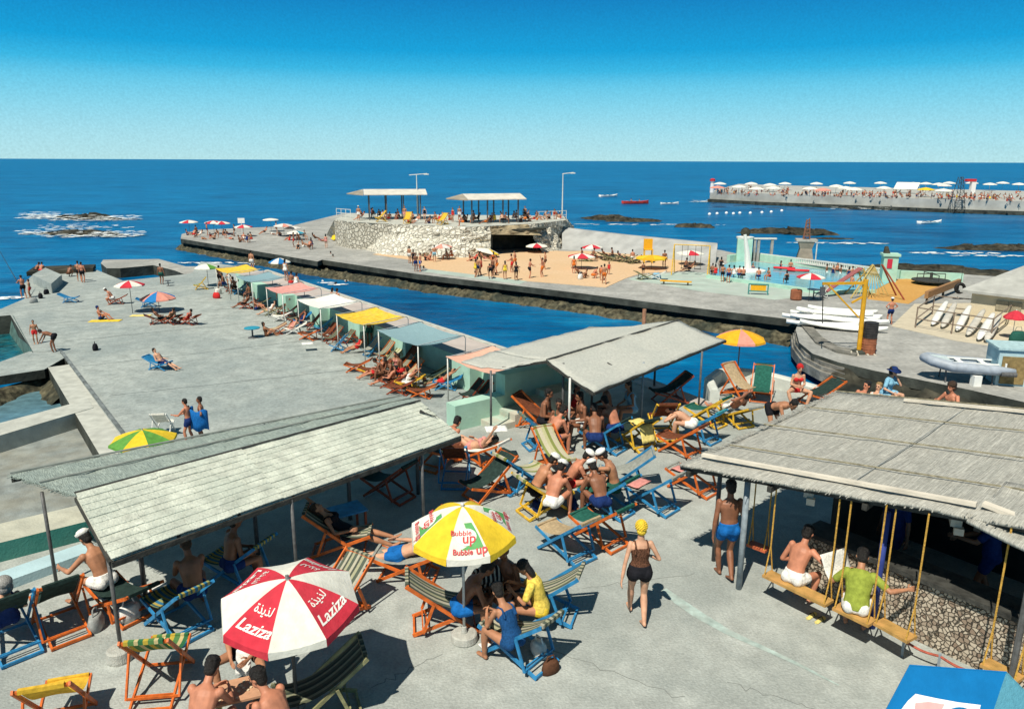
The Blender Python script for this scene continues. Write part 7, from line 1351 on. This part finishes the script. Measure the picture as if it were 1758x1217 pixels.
t = thing('tyre', 'black tyre hung at the corner of the grey roofed house', 'tyre', P(1645, 515, ZL)); MB().rings([[V((math.cos(a) * (.32 + .12 * math.cos(b_)), .12 * math.sin(b_), .9 + math.sin(a) * (.32 + .12 * math.cos(b_)))) for b_ in (6.283 * j / 8 for j in range(8))] for a in (6.283 * k / 18 for k in range(19))], False).build('ring', flat('tyre_black', (.015, .015, .015)), t, True); MB().tube([(0, 0, 1.25), (0, 0, 2.6)], .02, 5).build('rope', wood_d, t)
# ================================================================ crowds far off
CR_ = 'bathers crowding the stone platform'
for i in range(52):
    u = (i + .5) / 52; f = topf[0].lerp(topf[3], min(1, u * 2)) if u < .5 else topf[3].lerp(topf[6], u * 2 - 1); bk = topb[2].lerp(topb[1], min(1, u * 2)) if u < .5 else topb[1].lerp(topb[0], u * 2 - 1)
    v = random.choice((.05, .1, .16, .24, .34, .45)); c = f.lerp(bk, v); c.x += random.uniform(-.3, .3)
    if c.x < topf[0].x + 2: continue
    person('person among the close packed bathers on the raised stone platform', V((c.x, c.y + .5, PZ)), random.uniform(0, 6.28), random.choice(('sit', 'lounge', 'ground', 'sit', 'hunch', 'stand') if i % 6 == 0 else ('sit', 'lounge', 'ground', 'hunch')), sex='m' if i % 3 else 'f', wear=MT(random.choice(('white', 'red', 'navy', 'black', 'orange'))) if i % 3 else FS(random.choice(('white', 'red', 'yellow', 'black'))), hair=(('black', 'brown')[i % 2], 'short'), skin=(0, 3, 1, 2)[i % 4], group=CR_)
for x, z, l in ((616, 'white', 'in white cap standing at left of the crowded platform'), (789, 'white', 'standing tall left of the right shelter on the platform'), (901, 'black', 'in black trunks standing right of the right shelter'), (695, 'pink', 'in pink standing under the left shelter')):
    c = P(x, 379, PZ); person('person ' + l, c, R(-90), 'stand', wear=MT(z), skin=0, cap=('sailor', 'white') if 'cap' in l else None)
for i, (x, y) in enumerate(((655, 381), (760, 386), (700, 384))): chair('yellow chair among the crowd on the stone platform', P(x, y, PZ), R(200 + 30 * i), 'yellow', 'yellow', 'yellow chairs on the stone platform', 'up', 1.3)
bz = bh
BU = [(1236, 313, 'white'), (1232, 319, 'pink'), (1269, 318, 'white'), (1290, 313, 'white'), (1299, 321, 'white'), (1322, 315, 'white'), (1328, 320, 'white'), (1348, 313, 'white'), (1391, 321, 'white'), (1402, 313, 'white'), (1413, 323, 'pink'), (1436, 317, 'white'), (1452, 320, 'white'), (1459, 312, 'white'), (1467, 322, 'white'), (1512, 312, 'white'), (1518, 320, 'white'), (1568, 313, 'white'), (1590, 313, 'white'), (1612, 314, 'white'), (1622, 316, 'dullwhite'), (1630, 312, 'white'), (1669, 312, 'white'), (1700, 314, 'white'), (1722, 312, 'white'), (1750, 314, 'white'), (1590, 322, 'yellow'), (1620, 324, 'white')]
for i, (x, y, c) in enumerate(BU):
    k = max(j for j in range(len(bw)) if P(1218, 0, 0).x * 0 + bw[j].x * 1 <= bw[-1].x and j < len(bw) - 1 and True) if False else 0
    # stand where the sight line to the canopy passes 2.3 m above the breakwater top
    p = P(x, y, bz + 2.4)
    parasol({'white': 'wide white parasol among many on the far breakwater', 'pink': 'pinkish parasol on the far breakwater', 'dullwhite': 'greyish parasol on the far breakwater', 'yellow': 'yellow parasol on the far breakwater'}[c], V((p.x, p.y, bz)), 2.4, 2.0, [c], N=8, hh=.5, group='parasols on the far breakwater', val=.15, pole='WPOLE', pole_r=.05)
t = thing('beach_tent', 'white tent like awning in the crowd on the far breakwater', 'tent', (lambda p: V((p.x, p.y, bz)))(P(1556, 326, bz + 1)), R(-40)); mb = MB(); mb.add([(-3, -1.5, 1.2), (3, -1.5, 1.2), (3, 1.5, 3.0), (-3, 1.5, 3.0), (-3, -1.5, 1.1), (3, -1.5, 1.1), (3, 1.5, 2.9), (-3, 1.5, 2.9)], [(0, 1, 2, 3), (7, 6, 5, 4), (0, 4, 5, 1), (2, 6, 7, 3), (1, 5, 6, 2), (3, 7, 4, 0)]); mb.build('roof', UC['white'], t); [MB().tube([(x, y, 0), (x, y, 1.2 if y < 0 else 2.95)], .06, 6).build('pole', WPOLE, t) for x in (-2.9, 2.9) for y in (-1.4, 1.4)]
LB = 'person tiny among the dense crowd on the far breakwater'
for i in range(34):
    u = random.random(); x = 1230 + 520 * u; yb = 337 + 12 * u; y = yb - random.choice((2, 3, 4, 6, 8, 10, 12)) * random.uniform(.7, 1.1)
    p = P(x, y, bz); 
    person(LB, p, random.uniform(0, 6.28), ('sit', 'lounge', 'ground', 'stand', 'hunch')[i % 5], sex='m' if i % 3 else 'f', wear=MT(random.choice(('white', 'red', 'navy', 'black', 'orange'))) if i % 3 else FS(random.choice(('white', 'red', 'yellow', 'black'))), hair=('black', 'short'), skin=(0, 3, 2)[i % 3], group='crowd on the far breakwater')
mb = MB(); CW = []
for po in ('sit', 'lounge', 'ground', 'stand'):
    k_ = skeleton(POSES[po], 'm'); m_ = MB(); torso(m_, k_, 'm'); legs(m_, k_, 'm'); head(m_, k_)
    for i in (0, 1): m_.taper(k_['sh'][i], k_['elb'][i], .05, .04, 6); m_.taper(k_['elb'][i], k_['wri'][i], .04, .03, 6)
    me_ = remesh(m_, .055, 1); CW.append(([v.co.copy() for v in me_.vertices], [list(p.vertices) for p in me_.polygons]))
for i in range(210):
    u = random.random(); x = 1228 + 545 * u; y = 337 + 12 * u - random.choice((2, 3, 4, 5, 6, 8, 10, 13)) * random.uniform(.6, 1.1)
    p = P(x, y, bz); vs, fs = CW[i % 4]; zt_ = max(v.z for v in vs); M_ = Matrix.Rotation(random.uniform(0, 6.28), 3, 'Z'); sl = random.randint(0, 2); sw_ = random.randint(3, 6)
    o_ = len(mb.v); mb.v += [p + M_ @ v for v in vs]
    for f in fs:
        zc_ = sum((vs[q_] - V(POSES[('sit', 'lounge', 'ground', 'stand')[i % 4]]['pel'])).length for q_ in f) / len(f); hz = max(vs[q_].z for q_ in f)
        mb.f.append([q_ + o_ for q_ in f]); mb.m.append(sw_ if zc_ < .2 else sl if hz < zt_ - .10 else 7)
tag(mb.build('crowd', [SKIN[0], SKIN[3], SKIN[2], cloth('white'), cloth('red'), cloth('navy'), cloth('black'), HAIR['black']], None, True), 'dense crowd of bathers packed along the far breakwater', 'crowd', kind='stuff')
t = thing('beacon', 'white beacon post with red top at the tip of the far breakwater', 'beacon', P(1222, 331, bz)); h = PH(1222, 308, P(1222, 331, bz)); MB().lathe([(.6, 0), (.5, h * .8), (.7, h * .82), (.7, h * .86)], (0, 0, 0), 10).build('post', flat('beacon_white', (.72, .7, .68)), t); MB().lathe([(.75, h * .86), (.75, h), (.3, h * 1.06)], (0, 0, 0), 10).build('lamp', flat('beacon_red', (.5, .03, .04)), t)
t = thing('beacon', 'white kiosk with red top in the crowd on the far breakwater', 'kiosk', P(1668, 332, bz)); MB().box((0, 0, 1.8), (1.2, 1.2, 3.6)).build('body', flat('beacon_white', (.72, .7, .68)), t); MB().box((-.8, 0, 3.6), (2.6, 1.4, .7)).build('sign', flat('beacon_red', (.5, .03, .04)), t)
b = P(1641, 365, .2); h = PH(1644, 304, b); t = thing('lattice_tower', 'dark steel lattice mast standing before the far breakwater', 'mast', b); mb = MB(); 
for x, y in ((-1.5, -1.5), (1.5, -1.5), (1.5, 1.5), (-1.5, 1.5)): mb.tube([(x, y, -1), (x * .25, y * .25, h)], .07, 5)
for k in range(7): z0_, w0 = h * k / 7, 1.5 * (1 - .75 * k / 7); z1_, w1 = h * (k + 1) / 7, 1.5 * (1 - .75 * (k + 1) / 7); [mb.tube([(sx * w0, sy * w0, z0_), (sx2 * w1, sy2 * w1, z1_)], .04, 4) for sx, sy, sx2, sy2 in ((-1, -1, 1, -1), (1, -1, -1, -1), (1, -1, 1, 1), (-1, -1, -1, 1))]; [mb.tube([(sx * w1, sy * w1, z1_), (sx2 * w1, sy2 * w1, z1_)], .04, 4) for sx, sy, sx2, sy2 in ((-1, -1, 1, -1), (1, -1, 1, 1))]
mb.build('lattice', mat('steel_dark', (.05, .06, .06), .7), t)
# buoys and boats
for i, (x, y) in enumerate(((1218, 369), (1231, 368), (1247, 367), (1259, 368), (1270, 367), (1288, 367), (1308, 366), (1324, 365), (1342, 363))): o = MB().ell((0, 0, .12), (V((1, 0, 0)), V((0, 1, 0)), V((0, 0, 1))), (.36, .36, .34), 12, 8).build('buoy', flat('buoy_white', (.78, .78, .75)), None, True, P(x, y, 0)); tag(o, 'round white buoy in the row before the far breakwater', 'buoy', 'row of white buoys')
def boat(lab, x, y, L, rz, m, inner):
    t = thing('boat', lab, 'boat', P(x, y, 0), R(rz), None); mb = MB(); st_ = ((0, .8, .0), (.1, .95, -.1), (.4, 1, -.15), (.75, .8, -.1), (.95, .25, .1), (1, .03, .25)); H_ = .18 * L * .6
    mb.rings([[V((L * (u - .5), .19 * L * w * s * k, zz_)) for s, k, zz_ in ((-1, 1, H_ + dz), (-1, .9, .15), (-1, .3, -.2), (1, .3, -.2), (1, .9, .15), (1, 1, H_ + dz), (1, .8, H_ + dz - .04), (1, .7, .25), (-1, .7, .25), (-1, .8, H_ + dz - .04))] for u, w, dz in st_], True); mb.build('hull', m, t); [MB().box((L * u, 0, H_ * .8), (L * .07, .26 * L, .06)).build('seat', inner, t) for u in (-.2, .1)]
    return t
boat('red motor boat out at sea with two people aboard', 1091, 350, 7.5, 8, flat('boat_red', (.5, .05, .04)), wood_d); boat('white boat left of the red one at sea', 1045, 338, 6.5, 20, wb, wood_d); boat('white dinghy right of the red boat at sea', 1150, 351, 5, 5, wb, wood_d); boat('small white boat in the water before the far breakwater', 1597, 384, 5, 12, wb, wood_d)
pe('person sitting in the stern of the red boat', 1083, 349, 0, 'sit', col='red', sk=3, z=0, dz=.1); pe('person sitting in the bow of the red boat', 1097, 350, 0, 'sit', col='orange', sk=3, z=0, dz=.1)
